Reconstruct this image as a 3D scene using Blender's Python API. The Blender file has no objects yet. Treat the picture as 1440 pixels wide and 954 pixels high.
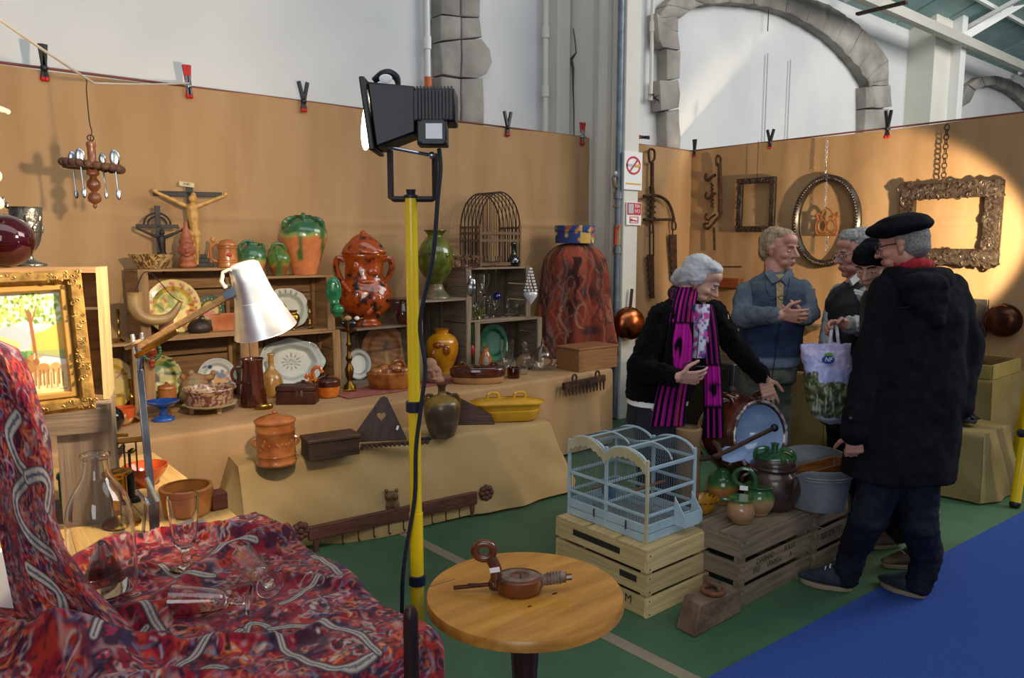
import bpy, math, random
import numpy as np
from mathutils import Vector, Matrix, noise as mnoise
PI = math.pi
random.seed(7)
SC = bpy.context.scene
COL = SC.collection
# ------------------------------------------------------------------ camera
F_PX, CX, CY, HOR, VPX, EYE = 1060.0, 720.0, 477.0, 345.0, 2006.0, 1.62
PITCH = math.atan((CY - HOR) / F_PX)
HEAD = math.atan((VPX - CX) / (F_PX / math.cos(PITCH)))
FW = Vector((math.cos(HEAD) * math.cos(PITCH), math.sin(HEAD) * math.cos(PITCH), -math.sin(PITCH)))
RT = Vector((math.sin(HEAD), -math.cos(HEAD), 0))
UP = RT.cross(FW)
CAMP = Vector((0, 0, EYE))
cam_d = bpy.data.cameras.new('camera')
cam_d.sensor_width = 36.0
cam_d.lens = F_PX / 1440 * 36.0
cam_d.clip_start = 0.05
cam = bpy.data.objects.new('camera', cam_d)
COL.objects.link(cam)
cam.matrix_world = Matrix(((RT.x, UP.x, -FW.x, 0), (RT.y, UP.y, -FW.y, 0), (RT.z, UP.z, -FW.z, EYE), (0, 0, 0, 1)))
SC.camera = cam
# ------------------------------------------------------------------ world, lights, exposure
SC.view_settings.view_transform = 'Standard'
SC.view_settings.look = 'None'
SC.view_settings.gamma = 1.0
SC.view_settings.exposure = 0.0
wd = bpy.data.worlds.new('hall_daylight')
SC.world = wd
wd.use_nodes = True
wd.node_tree.nodes['Background'].inputs[0].default_value = (0.86, 0.93, 1.0, 1)
wd.node_tree.nodes['Background'].inputs[1].default_value = 0.19
def aim(o, d):
    o.rotation_euler = Vector(d).to_track_quat('-Z', 'Y').to_euler()
def area(name, loc, d, size, size_y, power, color):
    l = bpy.data.lights.new(name, 'AREA'); l.shape = 'RECTANGLE'
    l.size = size; l.size_y = size_y; l.energy = power; l.color = color
    o = bpy.data.objects.new(name, l); COL.objects.link(o); o.location = loc; aim(o, d)
    return o
def spot(name, loc, d, power, color, angle, blend=0.3, radius=0.07):
    l = bpy.data.lights.new(name, 'SPOT'); l.energy = power; l.color = color
    l.spot_size = math.radians(angle); l.spot_blend = blend; l.shadow_soft_size = radius
    o = bpy.data.objects.new(name, l); COL.objects.link(o); o.location = loc; aim(o, d)
    return o
# daylight from the hall's high skylights and the open doorway behind the photographer
area('skylight_row', (2.0, -1.0, 6.6), (0.15, 0.35, -1), 9.0, 3.0, 175, (0.84, 0.92, 1.0))
area('doorway_daylight', (-3.4, -3.2, 3.0), (0.72, 0.72, -0.2), 3.5, 3.0, 135, (0.90, 0.95, 1.0))
area('far_skylight_row', (10.5, -1.6, 6.2), (-0.25, 1, -0.42), 7.0, 3.0, 560, (1.0, 0.985, 0.95))
# a third stall lamp standing out of frame to the right, aimed along the shelves
spot('aisle_work_light', (7.4, -1.6, 2.5), (-0.62, 0.95, -0.34), 340, (1.0, 0.82, 0.60), 46, 1.0, 0.06)

# ------------------------------------------------------------------ where things stand
def ray(x, y):
    return FW + RT * ((x - CX) / F_PX) - UP * ((y - CY) / F_PX)
def onz(x, y, z):
    d = ray(x, y); return CAMP + d * ((z - EYE) / d.z)
def ony(x, y, Y):
    d = ray(x, y); return CAMP + d * (Y / d.y)
def onx(x, y, X):
    d = ray(x, y); return CAMP + d * (X / d.x)
def pd(x, y, dep):
    return CAMP + ray(x, y) * dep
def sx(px, Y, z):
    k = (px - CX) / F_PX
    n = RT - FW * k
    return Vector((-(n.y * Y + n.z * (z - EYE)) / n.x, Y, z))
def mpp(p):
    return (Vector(p) - CAMP).dot(FW) / F_PX
# ------------------------------------------------------------------ materials
def lin(c):
    if isinstance(c, str):
        c = [int(c[i:i + 2], 16) / 255 for i in (0, 2, 4)]
        c = [x / 12.92 if x <= 0.04045 else ((x + 0.055) / 1.055) ** 2.4 for x in c]
    return (c[0], c[1], c[2], 1.0)
MATS = {}
def mat(name, col, rough=0.6, metal=0.0, col2=None, ns=8.0, stretch=(1, 1, 1), lo=0.35, hi=0.65, bump=0.0, bs=40.0, coat=0.0,
        trans=0.0, ior=1.45, attr=None, emit=0.0, rnd=0.0, detail=4.0, sheen=0.0, weave=0.0, alpha=1.0, distort=0.0, spec=None, wrinkle=6.0):
    """one node material: two colours mixed by noise in object space, optional per-object tone, grain bump, painted attribute"""
    if name in MATS: return MATS[name]
    m = bpy.data.materials.new(name); m.use_nodes = True
    nt = m.node_tree; N = nt.nodes; L = nt.links
    b = N['Principled BSDF']
    b.inputs['Roughness'].default_value = rough; b.inputs['Metallic'].default_value = metal
    b.inputs['Coat Weight'].default_value = coat; b.inputs['Coat Roughness'].default_value = 0.08
    b.inputs['Transmission Weight'].default_value = trans; b.inputs['IOR'].default_value = ior
    b.inputs['Alpha'].default_value = alpha
    if spec is not None: b.inputs['Specular IOR Level'].default_value = spec
    if sheen: b.inputs['Sheen Weight'].default_value = sheen
    tc = N.new('ShaderNodeTexCoord'); mp = N.new('ShaderNodeMapping')
    L.new(tc.outputs['Object'], mp.inputs[0]); mp.inputs['Scale'].default_value = stretch
    src = None
    if attr:
        a = N.new('ShaderNodeAttribute'); a.attribute_name = attr; src = a.outputs['Color']
    elif col2 is not None:
        n = N.new('ShaderNodeTexNoise'); n.inputs['Scale'].default_value = ns; n.inputs['Detail'].default_value = detail
        n.inputs['Distortion'].default_value = distort
        L.new(mp.outputs[0], n.inputs['Vector'])
        r = N.new('ShaderNodeValToRGB'); r.color_ramp.elements[0].position = lo; r.color_ramp.elements[1].position = hi
        r.color_ramp.elements[0].color = lin(col); r.color_ramp.elements[1].color = lin(col2)
        L.new(n.outputs['Fac'], r.inputs[0]); src = r.outputs[0]
    if rnd:
        oi = N.new('ShaderNodeObjectInfo'); h = N.new('ShaderNodeHueSaturation')
        mr = N.new('ShaderNodeMapRange'); mr.inputs[3].default_value = 1 - rnd; mr.inputs[4].default_value = 1 + rnd
        L.new(oi.outputs['Random'], mr.inputs[0]); L.new(mr.outputs[0], h.inputs['Value'])
        if src: L.new(src, h.inputs['Color'])
        else: h.inputs['Color'].default_value = lin(col)
        src = h.outputs[0]
    if src: L.new(src, b.inputs['Base Color'])
    else: b.inputs['Base Color'].default_value = lin(col)
    if weave:
        w1 = N.new('ShaderNodeTexWave'); w1.inputs['Scale'].default_value = weave; w1.bands_direction = 'Z'; w1.inputs['Distortion'].default_value = 1.2
        w2 = N.new('ShaderNodeTexWave'); w2.inputs['Scale'].default_value = weave; w2.bands_direction = 'DIAGONAL'; w2.inputs['Distortion'].default_value = 1.2
        L.new(tc.outputs['Object'], w1.inputs[0]); L.new(tc.outputs['Object'], w2.inputs[0])
        ad = N.new('ShaderNodeMath'); L.new(w1.outputs['Fac'], ad.inputs[0]); L.new(w2.outputs['Fac'], ad.inputs[1])
        nw = N.new('ShaderNodeTexNoise'); nw.inputs['Scale'].default_value = 7; nw.inputs['Detail'].default_value = 4; nw.inputs['Distortion'].default_value = 0.8; L.new(tc.outputs['Object'], nw.inputs['Vector'])
        m2 = N.new('ShaderNodeMath'); m2.operation = 'MULTIPLY_ADD'; m2.inputs[1].default_value = wrinkle; L.new(nw.outputs['Fac'], m2.inputs[0]); L.new(ad.outputs[0], m2.inputs[2]); ad = m2
        bp = N.new('ShaderNodeBump'); bp.inputs['Strength'].default_value = bump or 0.15; bp.inputs['Distance'].default_value = 0.004
        L.new(ad.outputs[0], bp.inputs['Height']); L.new(bp.outputs[0], b.inputs['Normal'])
    elif bump:
        n2 = N.new('ShaderNodeTexNoise'); n2.inputs['Scale'].default_value = bs; n2.inputs['Detail'].default_value = 5
        L.new(mp.outputs[0], n2.inputs['Vector'])
        bp = N.new('ShaderNodeBump'); bp.inputs['Strength'].default_value = bump; bp.inputs['Distance'].default_value = 0.01
        L.new(n2.outputs['Fac'], bp.inputs['Height']); L.new(bp.outputs[0], b.inputs['Normal'])
    if emit:
        b.inputs['Emission Color'].default_value = lin(col); b.inputs['Emission Strength'].default_value = emit
    MATS[name] = m
    return m
def wood(name, c1, c2, axis='x', rough=0.7, rnd=0.18, ns=6, coat=0.0, bump=0.25):
    st = {'x': (0.6, 9, 9), 'y': (9, 0.6, 9), 'z': (9, 9, 0.6)}[axis]
    return mat(name + '_' + axis, c1, rough, col2=c2, ns=ns, stretch=st, lo=0.3, hi=0.7, bump=bump, bs=14, rnd=rnd, coat=coat, detail=6)
def glaze(name, c1, c2=None, ns=9, rough=0.16, lo=0.4, hi=0.6, bump=0.08, st=(1, 1, 1), coat=0.6):
    return mat(name, c1, rough, col2=c2 or c1, ns=ns, lo=lo, hi=hi, bump=bump, bs=22, coat=coat, stretch=st)
def glass(name, col=(0.97, 0.98, 0.97), rough=0.02, ior=1.45):
    return mat(name, col, rough, trans=1.0, ior=ior)
# ------------------------------------------------------------------ mesh builder
class MB:
    def __init__(s): s.v = []; s.f = []
    def add(s, vs, fs, M=None):
        o = len(s.v)
        s.v += [tuple(M @ Vector(v)) for v in vs] if M is not None else [tuple(v) for v in vs]
        s.f += [tuple(i + o for i in f) for f in fs]
        return s
    def box(s, c, d, rz=0, M=None, taper=1.0):
        x, y, z = d[0] / 2, d[1] / 2, d[2] / 2; t = taper
        vs = [(-x, -y, -z), (x, -y, -z), (x, y, -z), (-x, y, -z), (-x * t, -y * t, z), (x * t, -y * t, z), (x * t, y * t, z), (-x * t, y * t, z)]
        fs = [(3, 2, 1, 0), (4, 5, 6, 7), (0, 1, 5, 4), (1, 2, 6, 5), (2, 3, 7, 6), (3, 0, 4, 7)]
        T = Matrix.Translation(Vector(c)) @ Matrix.Rotation(rz, 4, 'Z')
        return s.add(vs, fs, (M @ T) if M is not None else T)
    def bar(s, a, b, w, h, up=(0, 0, 1)):
        a = Vector(a); b = Vector(b); d = b - a; L = d.length; x = d.normalized()
        y = Vector(up).cross(x)
        if y.length < 1e-4: y = Vector((0, 1, 0)).cross(x)
        y.normalize(); z = x.cross(y)
        M = Matrix(((x.x, y.x, z.x, 0), (x.y, y.y, z.y, 0), (x.z, y.z, z.z, 0), (0, 0, 0, 1)))
        M = Matrix.Translation((a + b) / 2) @ M
        return s.box((0, 0, 0), (L, w, h), 0, M)
    def lathe(s, prof, seg=24, c=(0, 0, 0), M=None, sxy=(1, 1), a0=0.0, a1=2 * PI, fn=None):
        full = abs(a1 - a0 - 2 * PI) < 1e-6
        vs = []; fs = []; n = seg if full else seg + 1
        for (r, z) in prof:
            r = max(r, 1e-5)
            for i in range(n):
                a = a0 + (a1 - a0) * i / seg
                rr = r * (fn(a, z) if fn else 1)
                vs.append((c[0] + rr * math.cos(a) * sxy[0], c[1] + rr * math.sin(a) * sxy[1], c[2] + z))
        for j in range(len(prof) - 1):
            for i in range(seg):
                k = (i + 1) % n
                fs.append((j * n + i, j * n + k, (j + 1) * n + k, (j + 1) * n + i))
        return s.add(vs, fs, M)
    def tube(s, pts, r, seg=8, closed=False, M=None):
        P = [Vector(p) for p in pts]; n = len(P); R = r if isinstance(r, (list, tuple)) else [r] * n
        vs = []; fs = []; u = None
        for i in range(n):
            t = (P[(i + 1) % n] - P[i - 1]) if closed else (P[min(i + 1, n - 1)] - P[max(i - 1, 0)])
            if t.length < 1e-9: t = Vector((0, 0, 1))
            t.normalize()
            if u is None:
                u = t.orthogonal().normalized()
            else:
                u = u - t * u.dot(t)
                if u.length < 1e-6: u = t.orthogonal()
                u.normalize()
            w = t.cross(u)
            for k in range(seg):
                a = 2 * PI * k / seg
                vs.append(P[i] + (u * math.cos(a) + w * math.sin(a)) * R[i])
        for i in range(n if closed else n - 1):
            j = (i + 1) % n
            for k in range(seg):
                l = (k + 1) % seg
                fs.append((i * seg + k, i * seg + l, j * seg + l, j * seg + k))
        if not closed:
            fs.append(tuple(range(seg - 1, -1, -1))); fs.append(tuple((n - 1) * seg + k for k in range(seg)))
        return s.add(vs, fs, M)
    def ball(s, c, r, seg=14, rings=8, M=None):
        r = (r, r, r) if not isinstance(r, (tuple, list)) else r
        T = Matrix.Translation(Vector(c)) if M is None else Matrix.Translation(Vector(c)) @ M
        vs = [(0, 0, -r[2])]; fs = []
        for j in range(1, rings):
            ph = -PI / 2 + PI * j / rings
            for i in range(seg):
                a = 2 * PI * i / seg
                vs.append((r[0] * math.cos(ph) * math.cos(a), r[1] * math.cos(ph) * math.sin(a), r[2] * math.sin(ph)))
        vs.append((0, 0, r[2])); top = len(vs) - 1
        for i in range(seg):
            k = (i + 1) % seg
            fs.append((0, 1 + k, 1 + i)); fs.append((top, top - seg + i, top - seg + k))
            for j in range(rings - 2):
                a = 1 + j * seg
                fs.append((a + i, a + k, a + seg + k, a + seg + i))
        return s.add(vs, fs, T)
    def prism(s, out, h, M=None, holes=None):
        """flat outline in local xy, thickness h along z"""
        n = len(out)
        vs = [(x, y, -h / 2) for x, y in out] + [(x, y, h / 2) for x, y in out]
        fs = [tuple(range(n - 1, -1, -1)), tuple(range(n, 2 * n))] + [(i, (i + 1) % n, n + (i + 1) % n, n + i) for i in range(n)]
        return s.add(vs, fs, M)
    def ringplate(s, outer, inner, h, M=None):
        n = len(outer)
        vs = [(x, y, -h / 2) for x, y in outer] + [(x, y, -h / 2) for x, y in inner] + [(x, y, h / 2) for x, y in outer] + [(x, y, h / 2) for x, y in inner]
        fs = []
        for i in range(n):
            k = (i + 1) % n
            fs += [(i, n + i, n + k, k), (2 * n + i, 2 * n + k, 3 * n + k, 3 * n + i), (i, k, 2 * n + k, 2 * n + i), (n + i, 3 * n + i, 3 * n + k, n + k)]
        return s.add(vs, fs, M)
    def sweep(s, path, prof, closed=True, up=(0, 1, 0)):
        """picture-frame moulding: profile (outward, up) swept along a closed path in the xz plane"""
        n = len(path); m = len(prof); vs = []; fs = []
        for i in range(n):
            p = Vector(path[i]); a = (p - Vector(path[i - 1])).normalized(); b = (Vector(path[(i + 1) % n]) - p).normalized()
            na = Vector((a.z, 0, -a.x)); nb = Vector((b.z, 0, -b.x)); nn = (na + nb).normalized(); k = 1 / max(0.3, nn.dot(na))
            for (o, u) in prof:
                vs.append(p + nn * o * k + Vector((0, -u, 0)))
        for i in range(n):
            j = (i + 1) % n
            for q in range(m):
                r = (q + 1) % m
                fs.append((i * m + q, j * m + q, j * m + r, i * m + r))
        return s.add(vs, fs)
    def mesh(s, name, smooth=True, ang=38):
        me = bpy.data.meshes.new(name); me.from_pydata(s.v, [], s.f); me.validate()
        import bmesh
        bm = bmesh.new(); bm.from_mesh(me); bmesh.ops.recalc_face_normals(bm, faces=bm.faces); bm.to_mesh(me); bm.free()
        if smooth:
            me.polygons.foreach_set('use_smooth', [True] * len(me.polygons)); me.set_sharp_from_angle(angle=math.radians(ang))
        me.update(); return me
    def obj(s, name, m, parent=None, loc=(0, 0, 0), smooth=True, ang=38, bev=0.0, rot=None):
        me = s.mesh(name, smooth, ang); me.materials.append(m)
        return link(name, me, parent, loc, bev, rot)
def link(name, me, parent=None, loc=(0, 0, 0), bev=0.0, rot=None):
    o = bpy.data.objects.new(name, me); COL.objects.link(o); o.location = loc
    if rot: o.rotation_euler = rot
    if parent is not None: o.parent = parent
    if bev:
        b = o.modifiers.new('bevel', 'BEVEL'); b.width = bev; b.segments = 2; b.limit_method = 'ANGLE'
    return o
def tag(o, label, cat, group=None, kind=None):
    if label: o['label'] = label
    if cat: o['category'] = cat
    if group: o['group'] = group
    if kind: o['kind'] = kind
    return o
def thing(name, label, cat, loc=(0, 0, 0), rz=0.0, group=None):
    o = bpy.data.objects.new(name, None); COL.objects.link(o); o.empty_display_size = 0.05
    o.location = loc; o.rotation_euler = (0, 0, rz)
    return tag(o, label, cat, group)
def struct(o):
    o['kind'] = 'structure'; return o
def circ(r, n=24, c=(0, 0), ry=None, a0=0):
    return [(c[0] + r * math.cos(a0 + 2 * PI * i / n), c[1] + (ry or r) * math.sin(a0 + 2 * PI * i / n)) for i in range(n)]
def arc(a, b, n, f): return [f(a + (b - a) * i / n) for i in range(n + 1)]
def spline(pts, n=6):
    P = [Vector(p) for p in pts]; out = []
    for i in range(len(P) - 1):
        p0 = P[max(i - 1, 0)]; p1 = P[i]; p2 = P[i + 1]; p3 = P[min(i + 2, len(P) - 1)]
        for k in range(n):
            t = k / n
            out.append(0.5 * ((2 * p1) + (p2 - p0) * t + (2 * p0 - 5 * p1 + 4 * p2 - p3) * t * t + (3 * p1 - p0 - 3 * p2 + p3) * t ** 3))
    out.append(P[-1]); return out
def smoothprof(pr, n=4):
    return [(v.x, v.y) for v in spline([(r, z, 0) for r, z in pr], n)]
def paint(o, fn, name='paint'):
    """colour attribute painted from each vertex's local position"""
    me = o.data; n = len(me.vertices); co = np.empty(n * 3); me.vertices.foreach_get('co', co); co = co.reshape(-1, 3)
    c = fn(co); c = np.clip(c, 0, 1); c = np.where(c <= 0.04045, c / 12.92, ((c + 0.055) / 1.055) ** 2.4)
    a = me.color_attributes.new(name, 'FLOAT_COLOR', 'POINT')
    a.data.foreach_set('color', np.hstack([c, np.ones((n, 1))]).ravel()); return o
def rgb(h): return np.array([int(h[i:i + 2], 16) / 255 for i in (0, 2, 4)])
class Canvas:
    """painted decoration: colours laid over points (x, y) of a surface"""
    def __init__(s, x, y, base): s.x = x; s.y = y; s.c = np.tile(rgb(base), (len(x), 1)).astype(float)
    def mix(s, m, col): m = np.clip(m, 0, 1)[:, None]; s.c = s.c * (1 - m) + rgb(col) * m; return s
    def disc(s, cx, cy, r, col, ry=None, soft=0.002, rot=0):
        dx = s.x - cx; dy = s.y - cy; c, q = math.cos(rot), math.sin(rot); dx, dy = dx * c + dy * q, -dx * q + dy * c
        d = (np.sqrt((dx / r) ** 2 + (dy / (ry or r)) ** 2) - 1) * min(r, ry or r); return s.mix(0.5 - d / soft, col)
    def ring(s, cx, cy, r, w, col, soft=0.002, ry=None):
        d = np.abs(np.sqrt((s.x - cx) ** 2 + ((s.y - cy) * r / (ry or r)) ** 2) - r) - w; return s.mix(0.5 - d / soft, col)
    def line(s, pts, w, col, soft=0.002):
        m = np.zeros(len(s.x))
        for (a, b) in zip(pts[:-1], pts[1:]):
            ax, ay = a; dx, dy = b[0] - ax, b[1] - ay; L = dx * dx + dy * dy + 1e-12
            t = np.clip(((s.x - ax) * dx + (s.y - ay) * dy) / L, 0, 1)
            m = np.maximum(m, 0.5 - (np.hypot(s.x - ax - t * dx, s.y - ay - t * dy) - w) / soft)
        return s.mix(m, col)
    def poly(s, pts, col):
        ins = np.zeros(len(s.x), bool)
        for (a, b) in zip(pts, pts[1:] + pts[:1]):
            cond = (a[1] > s.y) != (b[1] > s.y)
            ins ^= cond & (s.x < (b[0] - a[0]) * (s.y - a[1]) / (b[1] - a[1] + 1e-12) + a[0])
        return s.mix(ins.astype(float), col)
    def band(s, f, col): return s.mix(f, col)
def vnoise(x, y, k, seed=0):
    """smooth value noise on a lattice"""
    rs = np.random.RandomState(seed); T = rs.rand(64, 64)
    X = x * k + 500.3; Y = y * k + 500.7; i = np.floor(X).astype(int); j = np.floor(Y).astype(int); u = X - i; v = Y - j
    u = u * u * (3 - 2 * u); v = v * v * (3 - 2 * v); g = lambda a, b: T[a % 64, b % 64]
    return (g(i, j) * (1 - u) + g(i + 1, j) * u) * (1 - v) + (g(i, j + 1) * (1 - u) + g(i + 1, j + 1) * u) * v
def grid(nu, nv, fn):
    b = MB(); b.v = [tuple(fn(i / (nu - 1), j / (nv - 1))) for j in range(nv) for i in range(nu)]
    b.f = [(j * nu + i, j * nu + i + 1, (j + 1) * nu + i + 1, (j + 1) * nu + i) for j in range(nv - 1) for i in range(nu - 1)]
    return b
def text(body, size, m, M, parent, name='lettering', ext=0.0006, font=None, squash=1.0):
    cu = bpy.data.curves.new(name, 'FONT'); cu.body = body; cu.size = size; cu.align_x = 'CENTER'; cu.align_y = 'CENTER'; cu.extrude = ext
    t = bpy.data.objects.new(name + '_tmp', cu); COL.objects.link(t)
    dg = bpy.context.evaluated_depsgraph_get(); me = bpy.data.meshes.new_from_object(t.evaluated_get(dg)); me.name = name
    bpy.data.objects.remove(t); me.materials.clear(); me.materials.append(m)
    me.transform(M @ Matrix.Diagonal((squash, 1, 1, 1)))
    return link(name, me, parent)
def frame_m(o, x, y):
    """matrix whose local x, y follow the given world directions"""
    x = Vector(x).normalized(); y = Vector(y).normalized(); z = x.cross(y).normalized(); y = z.cross(x)
    return Matrix(((x.x, y.x, z.x, o[0]), (x.y, y.y, z.y, o[1]), (x.z, y.z, z.z, o[2]), (0, 0, 0, 1)))
def remesh(b, vox, m, name, parent=None, smooth=3, disp=None):
    """union of overlapping closed shapes as ONE continuous skin"""
    me = b.mesh(name, False); o = bpy.data.objects.new(name + '_tmp', me); COL.objects.link(o)
    r = o.modifiers.new('r', 'REMESH'); r.mode = 'VOXEL'; r.voxel_size = vox
    if smooth: q = o.modifiers.new('s', 'SMOOTH'); q.iterations = smooth; q.factor = 0.5
    for k, (size, st) in enumerate(disp or []):
        t = bpy.data.textures.new('folds', 'CLOUDS'); t.noise_scale = size; t.noise_depth = 1
        d = o.modifiers.new('d%d' % k, 'DISPLACE'); d.texture = t; d.strength = st; d.texture_coords = 'GLOBAL'; d.mid_level = 0.5
    dg = bpy.context.evaluated_depsgraph_get(); nm = bpy.data.meshes.new_from_object(o.evaluated_get(dg))
    bpy.data.objects.remove(o); nm.name = name
    nm.polygons.foreach_set('use_smooth', [True] * len(nm.polygons)); nm.materials.clear(); nm.materials.append(m)
    return link(name, nm, parent)
def limb(b, pts, rad, step=0.35):
    """overlapping balls that taper along a chain of joints"""
    for (p, q, r0, r1) in zip(pts[:-1], pts[1:], rad[:-1], rad[1:]):
        p = Vector(p); q = Vector(q); n = max(2, int((q - p).length / (min(r0, r1) * step)) + 1)
        for i in range(n + 1):
            t = i / n; b.ball(p.lerp(q, t), r0 + (r1 - r0) * t, 12, 8)
    return b
# ================================================================== SETTING
YB = 5.10      # plane of the burlap along the wall
YW = 5.45      # plastered hall wall
XP = 6.73      # burlap partition standing out from the wall
BTOP = 2.61
M_floor = mat('green_floor_paint', '34543D', 0.5, col2='466A4C', ns=2.2, lo=0.3, hi=0.75, bump=0.06, bs=60, detail=8)
M_plaster = mat('white_plaster', 'CBCCCB', 0.85, col2='DAD9D6', ns=0.9, bump=0.08, bs=18)
M_cream = mat('cream_plaster', 'D6D2C4', 0.75, col2='DEDACF', ns=1.5, bump=0.03, bs=30)
M_greypaint = mat('grey_cream_paint', 'B9B6AC', 0.6, col2='C6C3B8', ns=1.0)
M_stone = mat('weathered_stone', '746F68', 0.95, col2='B4AEA4', ns=2.6, lo=0.25, hi=0.78, bump=1.0, bs=9, detail=12, rnd=0.10)
M_burlap = mat('burlap', 'A27E57', 0.95, col2='B4926B', ns=2.6, stretch=(2.2, 2.2, 0.35), lo=0.25, hi=0.75, bump=0.22, weave=130, rnd=0.03, spec=0.1)
M_burlap_d = mat('olive_burlap', 'A08456', 0.95, col2='B09468', ns=3.0, lo=0.25, hi=0.75, bump=0.22, weave=130, rnd=0.03, spec=0.1)
M_carpet = mat('blue_carpet', '2A3F80', 0.95, col2='365294', ns=160, lo=0.3, hi=0.7, bump=0.6, bs=260, detail=2, spec=0.1)
M_line = mat('worn_line_paint', '8C7C66', 0.7, col2='6F715A', ns=9, lo=0.35, hi=0.8)
M_galv = mat('galvanised_pipe', '66727E', 0.5, 0.5, col2='7E8892', ns=14)
M_black = mat('black_plastic', '17181C', 0.4, col2='202127', ns=20)
M_red = mat('red_plastic', 'B5201C', 0.4)
M_steel = mat('steel', 'B9BCC0', 0.25, 1.0, col2='8E9297', ns=18)
M_dullst = mat('dull_steel', '8E9296', 0.45, 0.6, col2='767A7E', ns=14)
M_dullbr = mat('dull_brass', '8A7A58', 0.45, 0.6, col2='9A9078', ns=14)
M_iron = mat('rusty_iron', '3A2A20', 0.75, 0.55, col2='5A4030', ns=22, bump=0.4, bs=50)
M_brass = mat('brass', 'B08A3A', 0.25, 1.0, col2='8C6A28', ns=12)
M_white = mat('white_paint', 'E6E6E2', 0.5)
M_paper = mat('white_paper', 'EEEDEA', 0.8)
M_teal = mat('teal_roof_sheet', '86A4A2', 0.7, col2='9AB4B0', ns=1.4, stretch=(1, 8, 1), rnd=0.06)

fl = grid(2, 2, lambda u, v: (-8 + 40 * u, -8 + 13.6 * v, 0)).obj('floor', M_floor); struct(fl)
b = MB(); b.bar((2.23, 1.2, 0.001), (2.12, 4.4, 0.001), 0.062, 0.002); struct(b.obj('trim_1', M_line, smooth=False))
b = MB(); b.prism([(-8, -7), (25, -7), (25, 0.60), (5.25, 1.42), (2.28, 1.57), (-8, 2.08)], 0.006, Matrix.Translation((0, 0, 0.004)))
tag(b.obj('carpet', M_carpet, smooth=False), 'blue carpet runner laid over the green floor at lower right', 'carpet')
# plastered wall
wall = grid(2, 2, lambda u, v: (-8 + 40 * u, YW, 6.5 * v)).obj('wall_back', M_plaster); struct(wall)
def rough_block(poly, Y, thick, name='stone', parent=None, amp=0.012, m=None):
    """stone with an outline given on the wall plane, worn edges, roughened face"""
    P = []
    n = len(poly)
    for i in range(n):
        a = Vector(poly[i]); c = Vector(poly[(i + 1) % n]); k = max(1, int((c - a).length / 0.12))
        for q in range(k): P.append(a.lerp(c, q / k))
    cen = sum(P, Vector((0, 0))) / len(P)
    vs = []; fs = []; N = len(P)
    rings = [(1.0, Y + thick), (1.0, Y + 0.02), (0.985, Y + 0.005), (0.93, Y), (0.4, Y - 0.004)]
    for ri, (s, y) in enumerate(rings):
        for p in P:
            q = cen + (p - cen) * s
            w = amp if ri else 0
            d = mnoise.noise_vector(Vector((q.x * 7, y * 3, q.y * 7))) * w
            vs.append((q.x + d.x, y + d.y * 1.6, q.y + d.z))
    for r in range(len(rings) - 1):
        for i in range(N):
            k = (i + 1) % N; fs.append((r * N + i, r * N + k, (r + 1) * N + k, (r + 1) * N + i))
    fs.append(tuple((len(rings) - 1) * N + i for i in range(N)))
    mb = MB(); mb.add(vs, fs)
    return mb.obj(name, m or M_stone, parent, ang=50)
def wp(Y, *pts): return [(lambda q: (q.x, q.z))(ony(x, y, Y)) for x, y in pts]
YS = YW - 0.14
for poly in (((620, -30), (648, -30), (648, 22), (620, 20)), ((650, -30), (675, -30), (676, 23), (650, 22)), ((619, 22), (649, 23), (648, 55), (620, 56)), ((650, 24), (676, 24), (677, 52), (650, 55)),
             ((620, 58), (648, 56), (648, 108), (621, 104)), ((650, 56), (677, 54), (689, 70), (692, 88), (684, 104), (672, 110), (650, 108)), ((621, 107), (648, 110), (648, 175), (621, 172)), ((650, 110), (679, 110), (681, 150), (680, 185), (650, 180))):
    rough_block(wp(YS, *poly), YS, 0.2, parent=wall)
# big arch: left jamb stones, voussoirs, right jamb stones
for poly in (((930, 20), (955, 24), (955, 44), (929, 42)), ((925, 18), (955, 46), (957, 70), (932, 66), (926, 55)), ((938, 68), (957, 72), (957, 110), (939, 112)), ((929, 112), (956, 112), (956, 152), (930, 156)), ((937, 157), (956, 154), (957, 215), (938, 215)),
             ((1217, 122), (1253, 120), (1255, 150), (1217, 152)), ((1217, 154), (1250, 153), (1250, 200), (1217, 200))):
    rough_block(wp(YS, *poly), YS, 0.2, parent=wall)
EX = spline([(926, 26, 0), (940, 4, 0), (965, -12, 0), (1010, -22, 0), (1060, -20, 0), (1110, -8, 0), (1150, 0, 0), (1180, 14, 0), (1206, 34, 0), (1230, 58, 0), (1250, 84, 0), (1252, 120, 0)], 6)
IN = spline([(957, 24, 0), (975, 12, 0), (995, 7, 0), (1020, 4, 0), (1060, 6, 0), (1105, 17, 0), (1140, 34, 0), (1165, 50, 0), (1186, 70, 0), (1205, 92, 0), (1218, 112, 0), (1222, 121, 0)], 6)
k = 0
while k < 66:
    n = random.choice((4, 5, 6)); n = min(n, 66 - k)
    ins = IN[k:k + n + 1]; exs = EX[k:k + n + 1]
    poly = [(p.x, p.y) for p in ins] + [(p.x + random.uniform(-1, 1), p.y) for p in reversed(exs)]
    rough_block(wp(YS, *poly), YS, 0.3 if k > 24 else 0.22, parent=wall, amp=0.02); k += n
for poly in (((1354, 150), (1354, 134), (1362, 120), (1372, 128), (1364, 144)), ((1363, 119), (1380, 108), (1386, 120), (1373, 127)), ((1381, 108), (1400, 106), (1402, 120), (1387, 120)), ((1401, 106), (1420, 111), (1418, 127), (1403, 121)), ((1421, 111), (1440, 122), (1436, 140), (1419, 127)), ((1441, 123), (1462, 140), (1455, 158), (1437, 141))):
    rough_block(wp(YS, *poly), YS, 0.3, parent=wall)
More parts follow.
